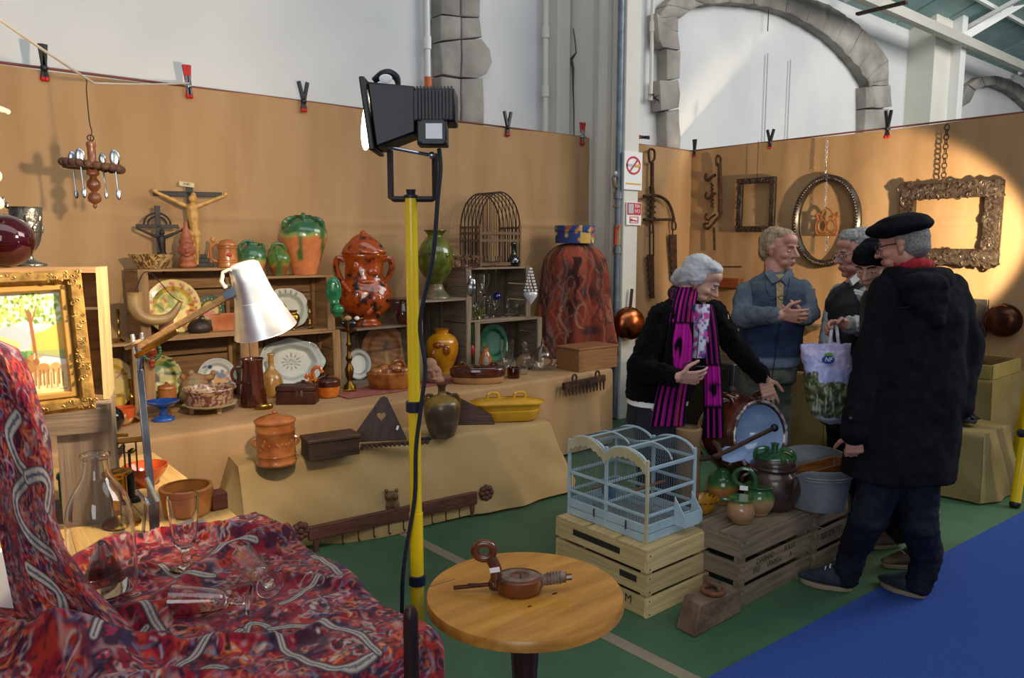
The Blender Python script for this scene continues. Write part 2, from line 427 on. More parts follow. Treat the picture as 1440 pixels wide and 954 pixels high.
# wall cracks, conduits, pilaster strips
def on_wall(px, py, Y=YW): return ony(px, py, Y)
b = MB(); pts = [onx(x, y, sx(828, YB, 2).x - 0.006) for x, y in ((806, 40), (809, 60), (810, 74), (803, 84), (806, 96), (806, 126), (807, 156), (807, 195))]
b.tube(pts, [0.004, 0.005, 0.006, 0.02, 0.012, 0.007, 0.006, 0.004], 5); b.obj('crack', mat('crack_shadow', '4A4B4C', 0.95), wall)
def conduit(px, y0, y1, r, label, col=None, Y=YW - 0.07, collars=(), parent=None):
    b = MB(); a = ony(px, y0, Y); e = ony(px, y1, Y); e.x = a.x; b.tube([a, e], r, 10)
    t = tag(b.obj('conduit', col or M_white), label, 'pipe')
    for (cy, m) in collars:
        q = ony(px, cy, Y); c = MB(); c.tube([(a.x, Y, q.z - 0.05), (a.x, Y, q.z + 0.05)], r * 1.4, 10); c.obj('collar', m, t)
    return t
M_orange = mat('orange_plastic', 'C8642C', 0.5)
conduit(600, -40, 190, 0.022, 'thin white conduit with orange collar left of the bare stone strip', collars=((117, M_orange), (60, M_white)))
conduit(768, -40, 190, 0.026, 'cream conduit on the wall between the stone strip and the pillar', M_cream, collars=((46, M_cream), (129, M_cream)))
cw = conduit(919, -40, 142, 0.02, 'thin cream conduit with loose frayed wires left of the big arch', M_cream, collars=((38, M_cream),))
for k in range(7):
    p = ony(919, 138, YW - 0.05); q = ony(random.uniform(908, 932), random.uniform(128, 158), YW - 0.12); b = MB(); b.tube(spline([p, (p + q) / 2 + Vector((0, -0.03, 0.02)), q], 4), 0.004, 5); b.obj('wire', M_black, cw)
conduit(1302, 20, 190, 0.05, 'dark drainpipe beside the far white pilaster', mat('dark_pipe', '4E545C', 0.5), Y=YW - 0.1)
conduit(1083, -40, 45, 0.006, 'thin wire hanging down inside the arch top', M_black)
for px, y0, y1 in ((1080, 75, 200), (1112, 84, 205)): conduit(px, y0, y1, 0.008, 'faint white cable on the arch infill, ' + ('left' if px < 1100 else 'right') + ' of two', mat('pale_cable', 'B9BDC0', 0.7), Y=YW - 0.035)
def pil(px0, px1, Yf, m, name):
    a = ony(px0, 100, Yf); c = ony(px1, 100, Yf); b = MB(); b.box(((a.x + c.x) / 2, (Yf + YW) / 2, 3.2), (c.x - a.x, YW - Yf + 0.1, 6.4)); return struct(b.obj(name, m, smooth=False, bev=0.01))
pil(779, 797, YW - 0.06, M_cream, 'trim_2'); pil(1308, 1345, YW - 0.35, M_cream, 'trim_3'); pil(1345, 1352, YW - 0.5, M_white, 'trim_4')
# gutter beam and roof of sheets carried by purlins
b = MB(); g0 = ony(1195, -6, 4.9); b.bar((5.5, 4.9, g0.z + 0.06), (31, 4.9, g0.z + 0.06), 0.14, 0.12); b.bar((5.5, 4.8, g0.z - 0.03), (31, 4.8, g0.z - 0.03), 0.06, 0.05)
struct(b.obj('trim_5', M_greypaint, smooth=False))
ceil = MB(); ceil.add([(8.5, 5.6, g0.z + 0.25), (32, 5.6, g0.z + 0.25), (32, -2.0, g0.z + 3.2), (8.5, -2.0, g0.z + 3.2)], [(0, 1, 2, 3)])
ceil = struct(ceil.obj('ceiling', M_teal, smooth=False))
dz = 2.95 / 7.6
for k in range(26):
    x = 8.9 + k * 0.9
    b = MB(); b.bar((x, 5.5, g0.z + 0.22), (x, -1.9, g0.z + 3.09), 0.84, 0.03); b.obj('panel', M_teal, ceil, smooth=False)
for k in range(6):
    y = 4.6 - k * 1.25; z = g0.z + 0.25 + (5.6 - y) * dz - 0.1
    b = MB(); b.bar((8.5, y, z), (32, y, z), 0.05, 0.06); b.obj('purlin', M_white, ceil, smooth=False)
for x in (10.2, 13.4, 17.0, 22.0):
    b = MB(); b.bar((x, 5.3, g0.z + 0.16), (x, -1.9, g0.z + 2.99), 0.05, 0.06); b.obj('rafter', M_white, ceil, smooth=False)
b = MB(); p0 = ony(1349, 40, YW - 0.45); b.bar(p0 + Vector((0, -0.05, -0.15)), p0 + Vector((1.3, -0.9, 0.75)), 0.12, 0.12); b.obj('brace', M_white, ceil, smooth=False)
b = MB(); b.bar(ony(1205, 20, 4.8), ony(1275, 3, 4.2), 0.07, 0.03); b.obj('tie_bar', M_iron, ceil, smooth=False)
# pillar with its pipe
PX0 = sx(828, YB, 2).x; PYF = 4.66; PX1 = ony(899, 200, PYF).x
pl = MB(); pl.box(((PX0 + PX1) / 2, (PYF + YW) / 2, 3.2), (PX1 - PX0, YW - PYF, 6.4)); pl = struct(pl.obj('pillar', M_cream, smooth=False, bev=0.01)); pl.name = 'trim_6'
b = MB()
for y in (5.02, 4.84, 4.76): b.box((PX0 - 0.012, y, 3.2), (0.03, 0.035, 6.4))
b.obj('rib', M_greypaint, pl, smooth=False)
XPI, YPI = PX0 - 0.07, PYF + 0.05
XPI = sx(868, YPI, 1.6).x
pipe = thing('water_pipe', 'galvanised water pipe with valves climbing the cream pillar', 'pipe', (XPI, YPI, 0))
def lp(o, p): return Vector(p) - o.location
b = MB(); b.tube([(0, 0, 0.02), (0, 0, 5.5)], 0.029, 14); b.obj('pipe_run', M_galv, pipe)
def zpx(py): return ony(868, py, YPI).z
for py in (275, 352): b = MB(); b.tube([(0, 0, zpx(py) - 0.03), (0, 0, zpx(py) + 0.03)], 0.040, 14); b.obj('coupling', M_dullst, pipe)
b = MB(); b.tube([(0, 0, zpx(264)), (-0.07, -0.02, zpx(262)), (-0.08, -0.02, zpx(255)), (-0.08, -0.02, zpx(249))], 0.02, 8); b.obj('gauge_elbow', M_dullbr, pipe)
b = MB(); b.ball((-0.075, -0.035, zpx(246)), (0.032, 0.012, 0.032)); b.obj('pressure_gauge', M_dullst, pipe)
b = MB(); b.tube([(0, 0, zpx(345)), (0, 0, zpx(316))], 0.037, 12); b.obj('valve_body', M_dullbr, pipe)
b = MB(); b.bar((-0.03, -0.05, zpx(318)), (-0.075, -0.05, zpx(322)), 0.012, 0.02); b.bar((-0.07, -0.05, zpx(320)), (-0.085, -0.05, zpx(345)), 0.012, 0.022); b.obj('valve_lever', M_red, pipe, bev=0.003)
for py in (290, 446):
    b = MB(); b.box((0.03, 0.0, zpx(py)), (0.14, 0.05, 0.02)); b.obj('pipe_clip', M_steel, pipe)
# notices on the pillar
def sign(px0, py0, px1, py1, label):
    a = ony(px0, py0, PYF - 0.012); c = ony(px1, py1, PYF - 0.012); w = c.x - a.x; h = a.z - c.z
    t = thing('notice', label, 'sign', ((a.x + c.x) / 2, PYF - 0.012, (a.z + c.z) / 2))
    b = MB(); b.box((0, 0, 0), (w, 0.008, h)); b.obj('sheet', M_paper, t, smooth=False); return t, w, h
def flat(t, name, m, out, inner=None, h=0.003, y=-0.006):
    M = frame_m((0, y, 0), (1, 0, 0), (0, 0, 1)); b = MB()
    (b.ringplate(out, inner, h, M) if inner else b.prism(out, h, M)); return b.obj(name, m, t, smooth=False)
M_redp = mat('red_print', 'C8323A', 0.7); M_yelp = mat('yellow_print', 'E0B33A', 0.7); M_blackp = mat('black_print', '222222', 0.7); M_greyp = mat('grey_print', 'B9B9B9', 0.7)
t, w, h = sign(878, 212, 902, 268, 'white no smoking notice taped to the pillar')
flat(t, 'prohibition_ring', M_redp, circ(w * 0.40, 32, (0, h * 0.14), h * 0.24), circ(w * 0.33, 32, (0, h * 0.14), h * 0.19))
flat(t, 'cigarette', M_greyp, [(-w * 0.42, h * 0.11), (w * 0.3, h * 0.11), (w * 0.3, h * 0.17), (-w * 0.42, h * 0.17)]); flat(t, 'filter', M_yelp, [(w * 0.1, h * 0.105), (w * 0.36, h * 0.105), (w * 0.36, h * 0.175), (w * 0.1, h * 0.175)], y=-0.008)
flat(t, 'slash', M_redp, [(-w * 0.24, -h * 0.02), (-w * 0.18, -h * 0.03), (w * 0.26, h * 0.29), (w * 0.2, h * 0.31)], y=-0.009); flat(t, 'yellow_bar', M_yelp, [(-w * 0.42, -h * 0.36), (w * 0.42, -h * 0.36), (w * 0.42, -h * 0.32), (-w * 0.42, -h * 0.32)])
t, w, h = sign(881, 284, 901, 317, 'red and white fire hose notice under the no smoking sign')
flat(t, 'red_panel', M_redp, [(-w * .46, -h * .05), (w * .46, -h * .05), (w * .46, h * .47), (-w * .46, h * .47)]); flat(t, 'hose_symbol', M_greyp, [(-w * .4, 0), (-w * .05, 0), (-w * .05, h * .42), (-w * .4, h * .42)], y=-0.008)
text('RIA\nNO', h * .22, M_paper, frame_m((w * .2, -0.009, h * .22), (1, 0, 0), (0, 0, 1)), t)
flat(t, 'arrow_panel', M_redp, circ(w * .42, 4, (0, -h * .27), h * .2, PI / 4), circ(w * .36, 4, (0, -h * .27), h * .17, PI / 4)); flat(t, 'arrow', M_redp, [(-w * .3, -h * .27), (-w * .15, -h * .2), (-w * .15, -h * .25), (w * .2, -h * .3), (w * .2, -h * .34), (-w * .15, -h * .3), (-w * .15, -h * .35)], y=-0.008)
# ------------------------------------------------------------------ burlap hangings
def seam(z, s):   # stitched joint, a shallow groove
    return 0.016 * math.exp(-((z - 1.80 - 0.015 * math.sin(s * 1.1)) / 0.010) ** 2)
def hanging(name, L, place, label, seed, nu):
    def fn(u, v):
        s = u * L; z = 0.02 + v * (BTOP - 0.02) + 0.008 * math.sin(s * 2.3) * (v ** 6)
        d = 0.020 * (mnoise.noise(Vector((s * 2.1, z * 0.35, seed))) + 0.5 * mnoise.noise(Vector((s * 5.5, z * 0.7, seed + 9)))) + seam(z, s) + 0.005 * mnoise.noise(Vector((s * 6, z * 6, seed + 4)))
        return place(s, d, z)
    return tag(grid(nu, 110, fn).obj(name, M_burlap, ang=80), label, 'burlap')
hanging('burlap_hanging', PX0 + 1.2, lambda s, d, z: (-1.2 + s, YB - d, z), 'long tan burlap hanging behind the crates of pottery', 1.0, 330)
hanging('burlap_hanging', XP - PX1 + 0.05, lambda s, d, z: (PX1 - 0.04 + s, YB - d, z), 'narrow tan burlap between the pillar and the corner, saws hung on it', 5.0, 70)
hanging('burlap_hanging', 3.9, lambda s, d, z: (XP - d, YB + 0.02 - s, z), 'tan burlap partition at right with picture frames hung on it', 11.0, 220)
b = MB(); b.tube([(-1.2, YB + 0.03, BTOP + 0.012), (PX0 - .02, YB + 0.03, BTOP + 0.012)], 0.008, 8); b.tube([(PX1, YB + .03, BTOP + .012), (XP + .02, YB + .03, BTOP + .012), (XP + .02, 1.2, BTOP + .012)], 0.008, 8)
tag(b.obj('support_cable', mat('dull_red_cable', '7A4238', 0.7)), 'thin reddish cable along the top edge of the burlap', 'cable')
def clamp(p, label, red=False, tilt=0.0, along=(1, 0, 0), splay=0.30, s=1.0, flatwise=False):
    t = thing('spring_clamp', label, 'clamp', p)
    ax = Vector(along).normalized(); M = frame_m((0, 0, 0), ax, (0, 0, 1)) @ Matrix.Rotation(tilt, 4, 'Z') @ Matrix.Scale(s, 4)
    for sg in (-1, 1):
        b = MB(); b.bar(M @ Vector((0, -0.005, 0)), M @ Vector((sg * splay * 0.10, 0.105, 0)), 0.026, 0.02, up=M.to_3x3() @ Vector((0, 0, 1)))
        b.bar(M @ Vector((0, 0.0, 0)), M @ Vector((sg * 0.010, -0.045, 0)), 0.022, 0.016, up=M.to_3x3() @ Vector((0, 0, 1)))
        b.obj('handle', M_red if red else M_black, t, bev=0.004)
        b = MB(); b.ball(M @ Vector((sg * 0.008, -0.048, 0)), 0.012 * s); b.obj('pad', M_red, t)
        if red: b = MB(); b.bar(M @ Vector((sg * .004, -0.04, 0.002)), M @ Vector((sg * splay * .05, 0.05, 0.002)), 0.02, 0.022, up=M.to_3x3() @ Vector((0, 0, 1))); b.obj('metal_arm', M_steel, t)
    b = MB(); b.ball((0, 0, 0), 0.017 * s); b.obj('pivot', M_steel if red else M_black, t)
for px, lab, red, tl, sp in ((62, 'black spring clamp on the burlap top, leftmost of all', 0, 0.0, 0.10), (265, 'red and silver spring clamp where the white ribbon ties on', 1, 0.05, 0.12), (427, 'black spring clamp on the burlap top left of the floodlight', 0, 0.0, 0.26), (714, 'black spring clamp just right of the bare stone strip', 0, 0.0, 0.30), (819, 'red and silver spring clamp beside the pillar', 1, 0.0, 0.18)):
    p = sx(px, YB - 0.01, BTOP + 0.005); clamp(p, lab, red, tl, splay=sp, s=1.25)
clamp(ony(903, 193, YB - .1) , 'small black and red clamp lying sideways above the saws', False, -PI / 2 + 0.05, splay=0.05)
for px, lab, sp in ((977, 'black spring clamp at the corner of the burlap partition', 0.12), (1083, 'black spring clamp above the small rectangular frame', 0.3), (1247, 'large black spring clamp above the oval frame, right of the arch', 0.16)):
    q = onx(px, 200, XP); q.z = BTOP + 0.005; clamp(q, lab, False, 0, along=(0, -1, 0), splay=sp, s=1.15 if px < 1200 else 1.45)
# ------------------------------------------------------------------ cloth-covered tables
TZ, TY, TXR = 0.63, 4.10, 4.46
def drape(name, label, x0, x1, yb, yf, z, zf, m, sides=(False, True), seed=0.0, amp=0.02, slope=0.03, nu=90, hem=0.0, rz=0.0):
    """cloth thrown over a bench: top, front fall, end falls, all one sheet with folds"""
    R = 0.025; mb = MB(); NF = 26
    prof = [(yb, z)] + [(yb + (yf + R - yb) * i / 6, z) for i in range(1, 7)] + [(yf + R - R * math.sin(a), z - R + R * math.cos(a)) for a in (0.4, 0.8, 1.2)] + [(yf, z - R - (z - R - zf) * i / NF) for i in range(NF + 1)]
    npf = len(prof)
    def fall(s, zz, z):  # how far the folds push the cloth out
        t = max(0.0, (z - zz) / max(z - zf, 1e-4)); return t * (slope + amp * (mnoise.noise(Vector((s * 2.2, zz * 1.2, seed))) + 0.6 * mnoise.noise(Vector((s * 5 + zz * 4, zz * 3, seed + 3)))) + 0.5 * amp * math.sin(s * 3.1 + zz * 5 + seed))
    ends = 0.5 * (z - zf)
    def fn(u, v):
        y, zz = prof[min(npf - 1, int(round(v * (npf - 1))))]; x = x0 + (x1 - x0) * u
        top = 0.003 * mnoise.noise(Vector((x * 4, y * 4, seed)))
        h = hem * math.sin(x * 2.7 + seed) * max(0, (z - zz) / max(z - zf, 1e-3))
        ex = 0.0
        if sides[1]: ex += max(0, (z - zz)) * slope * 1.2 * max(0, u - 0.9) * 10
        return (x + ex, y - fall(x, zz, z), zz + top + h)
    g = grid(nu, npf, fn); mb.add(g.v, g.f)
    for k, sd in enumerate(sides):
        if not sd: continue
        def fs(u, v, k=k):
            y = yf + R * 0.3 + (yb - yf) * u; zz = z - (z - zf) * v; s = x0 if k == 0 else x1
            o = fall(y + 7, zz, z) * (1 if k else -1); e = (z - zz) * slope * 1.2 if (k == 1) else 0
            yy = y - fall(s, zz, z) * (1 - u) ** 3
            return (s + (e * (1 - u) + o * min(1, u * 4)) , yy, zz + 0.0)
        g = grid(30, 24, fs); mb.add(g.v, g.f)
    o = mb.obj(name, m, ang=80)
    if rz: o.matrix_world = Matrix.Translation((x1, yf, 0)) @ Matrix.Rotation(rz, 4, 'Z') @ Matrix.Translation((-x1, -yf, 0))
    return tag(o, label, 'tablecloth')
drape('table_drape', 'tan burlap covering the long table under the crates', -1.1, TXR, YB - 0.03, TY, TZ, 0.02, M_burlap, (False, True), 2.0, 0.008, 0.012, 150)
BZ, BY, BX0, BX1 = 0.47, 3.28, 1.20, 3.02
p = onz(773, 592, BZ); BX1 = p.x; BY = p.y
q = onz(335, 657, BZ); BX0 = p.x - (p - q).length; BRZ = math.atan2(p.y - q.y, p.x - q.x)
drape('bench_drape', 'olive burlap covering the low bench in front of the table', BX0, BX1, TY - 0.17, BY, BZ, 0.012, M_burlap_d, (True, True), 6.0, 0.06, 0.17, 110, hem=0.010, rz=BRZ)
# ================================================================== POTTERY ON THE CRATES
W_or = ('7C5C3A', 'A67E52'); W_gr = ('665848', '8E7C66'); W_dk = ('57493C', '7A6854'); W_lt = ('B49A66', 'D2BA86')
def WD(kind, ax):
    c = {'or': W_or, 'gr': W_gr, 'dk': W_dk, 'lt': W_lt}[kind]
    return wood('crate_wood_' + kind, c[0], c[1], ax)
def plank(parent, c, d, kind, name='plank'):
    ax = 'xyz'[max(range(3), key=lambda i: d[i])]
    b = MB(); b.box((0, 0, 0), d)
    return b.obj(name, WD(kind, ax), parent, loc=c, smooth=False, rot=(random.uniform(-.006, .006), random.uniform(-.006, .006), random.uniform(-.006, .006)))
def shelf_crate(label, X0, X1, z0, z1, Yf, dep, kind='or', back='x', nb=3, posts=0.05, inner=None, group=None):
    t = thing('wooden_crate', label, 'crate', ((X0 + X1) / 2, Yf + dep / 2, z0), 0, group)
    w = X1 - X0; h = z1 - z0; th = 0.014; y0 = -dep / 2; ik = inner or kind
    for zz in (th / 2, h - th / 2):
        for k in range(2):
            plank(t, (0, y0 + dep * (k + 0.5) / 2, zz), (w, dep / 2 - 0.008, th), kind)
    for sgn in (-1, 1):
        for k in range(3):
            plank(t, (sgn * (w / 2 - th / 2), 0.01, th + (h - 2 * th) * (k + 0.5) / 3), (th, dep - 0.03, (h - 2 * th) / 3 - 0.008), kind)
        plank(t, (sgn * (w / 2 - posts / 2), y0 + 0.008, h / 2), (posts, 0.016, h - 0.001), kind, 'corner_post')
        plank(t, (sgn * (w / 2 - th - 0.012), dep / 2 - 0.035, h / 2), (0.022, 0.03, h - 2 * th), ik, 'corner_post')
    for k in range(nb):
        if back == 'x': plank(t, (0, dep / 2 - 0.006, th + (h - 2 * th) * (k + 0.5) / nb), (w - 2 * th, 0.01, (h - 2 * th) / nb - 0.012), ik)
        else: plank(t, (-w / 2 + th + (w - 2 * th) * (k + 0.5) / nb, dep / 2 - 0.006, h / 2), ((w - 2 * th) / nb - 0.01, 0.01, h - 2 * th), ik)
    return t
YF = 4.72; DEP = 0.32
def zat(px, py, Y=YF): return ony(px, py, Y).z
Z1m, Z1t = zat(280, 473), zat(265, 378); Z2m, Z2t = zat(410, 469), zat(420, 388)
Z3 = zat(525, 461); YF4 = 4.62; Z4 = zat(625, 421.5, YF4); Z5b = zat(712, 450); Z5t = zat(700, 376); ZL = zat(160, 485)
def xs(px, Y, z): return sx(px, Y, z).x
xa = xs(203, YF, .9); xb = xs(352, YF, .9); xc = xs(480, YF, .9); xd = xs(590, YF, .9)
shelf_crate('low wooden crate behind the gilt painting, small brass candlestick on it', xs(40, YF, .9), xa - 0.01, TZ, ZL, YF, DEP, 'or', 'x', 3)
shelf_crate('lower crate of the left stack, blue footed bowl before it', xa, xb - 0.004, TZ, Z1m - .001, YF, DEP, 'or', 'x', 3, .055)
shelf_crate('upper crate of the left stack, crucifixes standing on it', xa - 0.005, xb - 0.006, Z1m, Z1t, YF, DEP, 'or', 'x', 3, .055)
shelf_crate('lower crate holding the big pale oval platter', xb, xc - 0.004, TZ, Z2m - .001, YF, DEP, 'or', 'z', 6, .055)
shelf_crate('upper crate with the big orange and green jar on top', xb - 0.002, xs(470, YF, 1.3), Z2m, Z2t, YF, DEP, 'or', 'x', 3, .055)
shelf_crate('crate carrying the brown glazed wall fountain', xc, xd - 0.035, TZ, Z3, YF, DEP, 'gr', 'z', 8, .045, 'dk')
shelf_crate('grey crate with the yellow jug inside and the green vase on top', xs(588, YF4, 1), xs(662, YF4, 1), TZ, Z4, YF4, 0.40, 'gr', 'z', 5, .04)
shelf_crate('crate with the green dish inside, right end of the row', xs(668, YF, .9), xs(762, YF, .9), TZ, Z5b - .001, YF, DEP, 'gr', 'z', 5, .05, 'dk')
shelf_crate('highest grey crate filled with clear glassware', xs(656, YF, 1.2), xs(746, YF, 1.2), Z5b, Z5t, YF, DEP, 'gr', 'z', 6, .05, 'dk')
class Pot:
    """a thing measured in photo pixels at its own distance: local x to the right, y away, z up"""
    def __init__(s, name, label, cat, px, Y, z, group=None, face=True, turn=0.0, loc=None, dz=0.0015):
        p = Vector(loc) if loc is not None else sx(px, Y, z)
        p.z += dz
        s.rz = (math.atan2(p.y, p.x) - PI / 2 if face else 0.0) + turn
        s.t = thing(name, label, cat, p, s.rz, group); s.m = mpp(p); s.p = p
    def V(s, v): return tuple(x * s.m for x in v)
    def lathe(s, name, prof, m, seg=28, c=(0, 0, 0), sm=3, sxy=(1, 1), fn=None, parent=None, M=None, shell=0.0, ang=45):
        pr = smoothprof(prof, sm) if sm else list(prof)
        if shell:
            inn = [(max(r - shell, 0.001), z + (shell if i == 0 else 0)) for i, (r, z) in enumerate(pr)]
            pr = pr + inn[::-1]
        pr = [(r * s.m, z * s.m) for r, z in pr]
        if pr[0][0] > 1e-4 and not shell: pr = [(0, pr[0][1])] + pr
        if pr[-1][0] > 1e-4 and not shell: pr = pr + [(0, pr[-1][1])]
        b = MB(); b.lathe(pr, seg, s.V(c), sxy=sxy, fn=fn)
        if M is not None: b.v = [tuple(M @ Vector(v)) for v in b.v]
        return b.obj(name, m, parent or s.t, ang=ang)
    def tube(s, name, pts, r, m, seg=8, n=5, closed=False, parent=None):
        P = [Vector(s.V(p)) for p in pts]
        if n and not closed: P = spline(P, n)
        R = [x * s.m for x in r] if isinstance(r, (list, tuple)) else r * s.m
        if isinstance(R, list):
            R = [R[min(len(R) - 2, int(i / max(1, len(P) - 1) * (len(R) - 1)))] * (1 - f) + R[min(len(R) - 1, int(i / max(1, len(P) - 1) * (len(R) - 1)) + 1)] * f for i in range(len(P)) for f in [(i / max(1, len(P) - 1) * (len(R) - 1)) % 1]]
        b = MB(); b.tube(P, R, seg, closed); return b.obj(name, m, parent or s.t)
    def ball(s, name, c, r, m, parent=None, seg=14, rings=9):
        b = MB(); b.ball(s.V(c), s.V(r) if isinstance(r, (tuple, list)) else r * s.m, seg, rings); return b.obj(name, m, parent or s.t)
    def box(s, name, c, d, m, parent=None, rz=0, bev=0.0, rot=None):
        b = MB(); b.box((0, 0, 0), s.V(d), rz); return b.obj(name, m, parent or s.t, loc=s.V(c), smooth=bool(bev), bev=bev * s.m, rot=rot)
    def blob(s, name, balls, m, vox=1.0, parent=None, smooth=2, disp=None):
        b = MB()
        for (c, r) in balls: b.ball(s.V(c), s.V(r) if isinstance(r, (tuple, list)) else r * s.m, 12, 8)
        return remesh(b, vox * s.m, m, name, parent or s.t, smooth, disp)
    def paint(s, o, fn):  # fn(x_px, z_px, y_px, base canvas)
        return paint(o, lambda co: fn(co[:, 0] / s.m, co[:, 2] / s.m, co[:, 1] / s.m))
class FC0:
    def __init__(s, x, y, c): s.x = x; s.y = y; s.c = c
    def _b(s, i, m, col): m = np.clip(m, 0, 1)[:, None]; s.c[i] = s.c[i] * (1 - m) + rgb(col) * m
    def line(s, pts, w, col, soft):
        P = np.array(pts); i = np.where((s.x > P[:, 0].min() - w - soft) & (s.x < P[:, 0].max() + w + soft) & (s.y > P[:, 1].min() - w - soft) & (s.y < P[:, 1].max() + w + soft))[0]
        if not len(i): return
        X = s.x[i]; Y = s.y[i]; m = np.zeros(len(i))
        for a, b in zip(P[:-1], P[1:]):
            d = b - a; L = d @ d + 1e-12; t = np.clip(((X - a[0]) * d[0] + (Y - a[1]) * d[1]) / L, 0, 1); m = np.maximum(m, .5 - (np.hypot(X - a[0] - t * d[0], Y - a[1] - t * d[1]) - w) / soft)
        s._b(i, m, col)
M_paint = mat('painted_glaze', 'FFFFFF', 0.34, attr='paint', coat=0.22)
M_paintmatt = mat('painted_matt', 'FFFFFF', 0.75, attr='paint')
def plate(label, px, Y, z, r, fn, name='plate', rz_px=None, tilt=0.22, turn=0.0, scal=None, group=None, depth=4, m=None, cat='plate'):
    """dish standing on its rim and leaning back; fn paints it in its own face coordinates (pixels)"""
    s = Pot(name, label, cat, px, Y, z, group, turn=turn); ry = rz_px or r
    n = 72; rings = [0.0, .12, .25, .38, .5, .6, .68, .74, .8, .86, .92, .97, 1.0]
    vs = []; fs = []
    def dep(q): return (0 if q > .74 else (1 - 0) * min(1, (.74 - q) / .12)) * depth
    for side in (0, 1):
        for q in rings:
            for i in range(n):
                a = 2 * PI * i / n; k = scal(a) if scal else 1
                vs.append((q * r * k * math.cos(a), dep(q) + (1.3 if side else 0) - (1.2 * max(0, (q - .74) / .26) if side == 0 else 0.6 * max(0, (q - .74) / .26)), q * ry * k * math.sin(a)))
    N = len(rings)
    for side in (0, 1):
        o = side * N * n
        for j in range(N - 1):
            for i in range(n): fs.append((o + j * n + i, o + j * n + (i + 1) % n, o + (j + 1) * n + (i + 1) % n, o + (j + 1) * n + i))
    for i in range(n): fs.append(((N - 1) * n + i, (N - 1) * n + (i + 1) % n, (2 * N - 1) * n + (i + 1) % n, (2 * N - 1) * n + i))
    # finer mesh for the painting
    b = MB(); b.add([s.V(v) for v in vs], fs)
    me = b.mesh(name, False); import bmesh
    bm = bmesh.new(); bm.from_mesh(me); bmesh.ops.remove_doubles(bm, verts=bm.verts, dist=1e-5)
    bmesh.ops.subdivide_edges(bm, edges=bm.edges, cuts=1, use_grid_fill=True); bm.to_mesh(me); bm.free()
    me.polygons.foreach_set('use_smooth', [True] * len(me.polygons))
    me.materials.append(m or M_paint); o = link('dish', me, s.t)
    if fn: s.paint(o, fn)
    me.transform(Matrix.Translation((0, 0, ry * s.m)) ); me.transform(Matrix.Rotation(-tilt, 4, 'X'))
    lo = min(v.co.z for v in me.vertices); me.transform(Matrix.Translation((0, 0, -lo)))
    return s
YO = YF + 0.13
G_terra = glaze('terracotta', 'B9683C', 'C98354', rough=0.7, coat=0.0, bump=0.15)
G_terrag = glaze('glazed_terracotta', 'A85A22', 'C47A38', rough=0.2)
G_brown = glaze('treacle_glaze', '3A1A10', '5A2A18', rough=0.12)
G_orange = glaze('orange_glaze', 'B8581A', 'CF7426', ns=12)
G_green = glaze('green_glaze', '1F4A2A', '3C6A38', ns=10)
G_olive = glaze('olive_glaze', '3F4A16', '6E7426', ns=14, lo=.35, hi=.7)
G_yellow = glaze('yellow_glaze', 'C88A10', 'DDA420', ns=10)
G_blue = glaze('blue_glaze', '1B3F86', '24509C', rough=.2)
M_ebony = mat('ebonised_wood', '1B1817', 0.55, col2='2A2522', ns=12)
M_carv = mat('carved_gilt_wood', 'A8793A', 0.5, col2='C79A55', ns=30, bump=0.2, bs=60)
G_glass = glass('clear_glass')
# --- top of the left stack
s = Pot('mixing_bowl', 'marbled brown and cream bowl at the left end of the top shelf', 'bowl', 214, YO, Z1t)
s.lathe('bowl', [(17, 0), (21, 5), (26, 13), (30, 19), (31, 20)], mat('marbled_slip', '6A4A2A', .25, col2='C2A26A', ns=16, stretch=(1, 1, .5), distort=3.0, lo=.45, hi=.55, coat=.4), shell=1.5)
s = Pot('crucifix', 'dark wooden crucifix with a curved halo, behind the marbled bowl', 'crucifix', 226, YO + 0.10, Z1t)
s.box('upright', (0, 0, 43), (7, 4, 86), M_ebony, bev=.5); s.box('crossbar', (-1, 0, 58), (54, 4, 5), M_ebony, bev=.5)
for r in (17, 12): s.tube('halo', arc(0, PI, 16, lambda a: (-1 + r * math.cos(a), 0, 60 + r * .95 * math.sin(a))), 1.3, M_ebony, n=0)
def figure(s, cx, zt, h, m, y=-5):
    b = MB(); k = h / 100; B = lambda x, z, r, yy=0: b.ball(s.V((cx + x * k, y + yy * k, zt + z * k)), s.V((r * k * .82,) * 3), 10, 7)
    B(2, -2, 8); B(3, 4, 5)
    for j in range(12): i = j / 2; B(0 + i * .4, -16 - i * 7, 11 - abs(i - 1) * 1.0, -1)
    for i in range(4): B(-5 + i * 3.3, -54, 8)
    for j in range(20): i = j / 2; B(-4 + i * .5, -58 - i * 4.3, 6.2 - i * .3, -2 + abs(i - 4) * .4); B(5 - i * .15, -58 - i * 4.3, 6 - i * .3, -2)
    for i in range(22):
        t = i / 21; B(-9 - t * 40, -12 + t * 19, 4.6 - t * 1.4); B(9 + t * 38, -12 + t * 16, 4.6 - t * 1.4)
    B(-50, 9, 4.5); B(48, 6, 4.5)
    return remesh(b, 0.75 * s.m, m, 'carved_figure', s.t, 1)
figure(s, 3, 50, 58, M_ebony, -4)
s = Pot('crucifix', 'tall black crucifix with a pale carved figure and stepped base', 'crucifix', 272, YO + 0.13, Z1t)
s.box('upright', (0, 0, 58), (9, 4, 108), M_ebony, bev=.5); s.box('crossbar', (-2, 0, 101), (88, 4, 7), M_ebony, bev=.5)
for k, (w, z) in enumerate(((40, 3), (30, 9), (22, 15))): s.box('base_step', (7, 0, z), (w, 16 - 3 * k, 6), M_ebony, bev=.4)
pb = s.box('title_board', (-3, -3.4, 114), (19, 1.2, 6), mat('bone_board', 'CDBB8E', .6), rot=(0, 0.12, 0))
text('INRI', 5 * s.m, M_blackp, frame_m(s.V((-3, -4.2, 114)), (1, 0, -.12), (.12, 0, 1)), s.t)
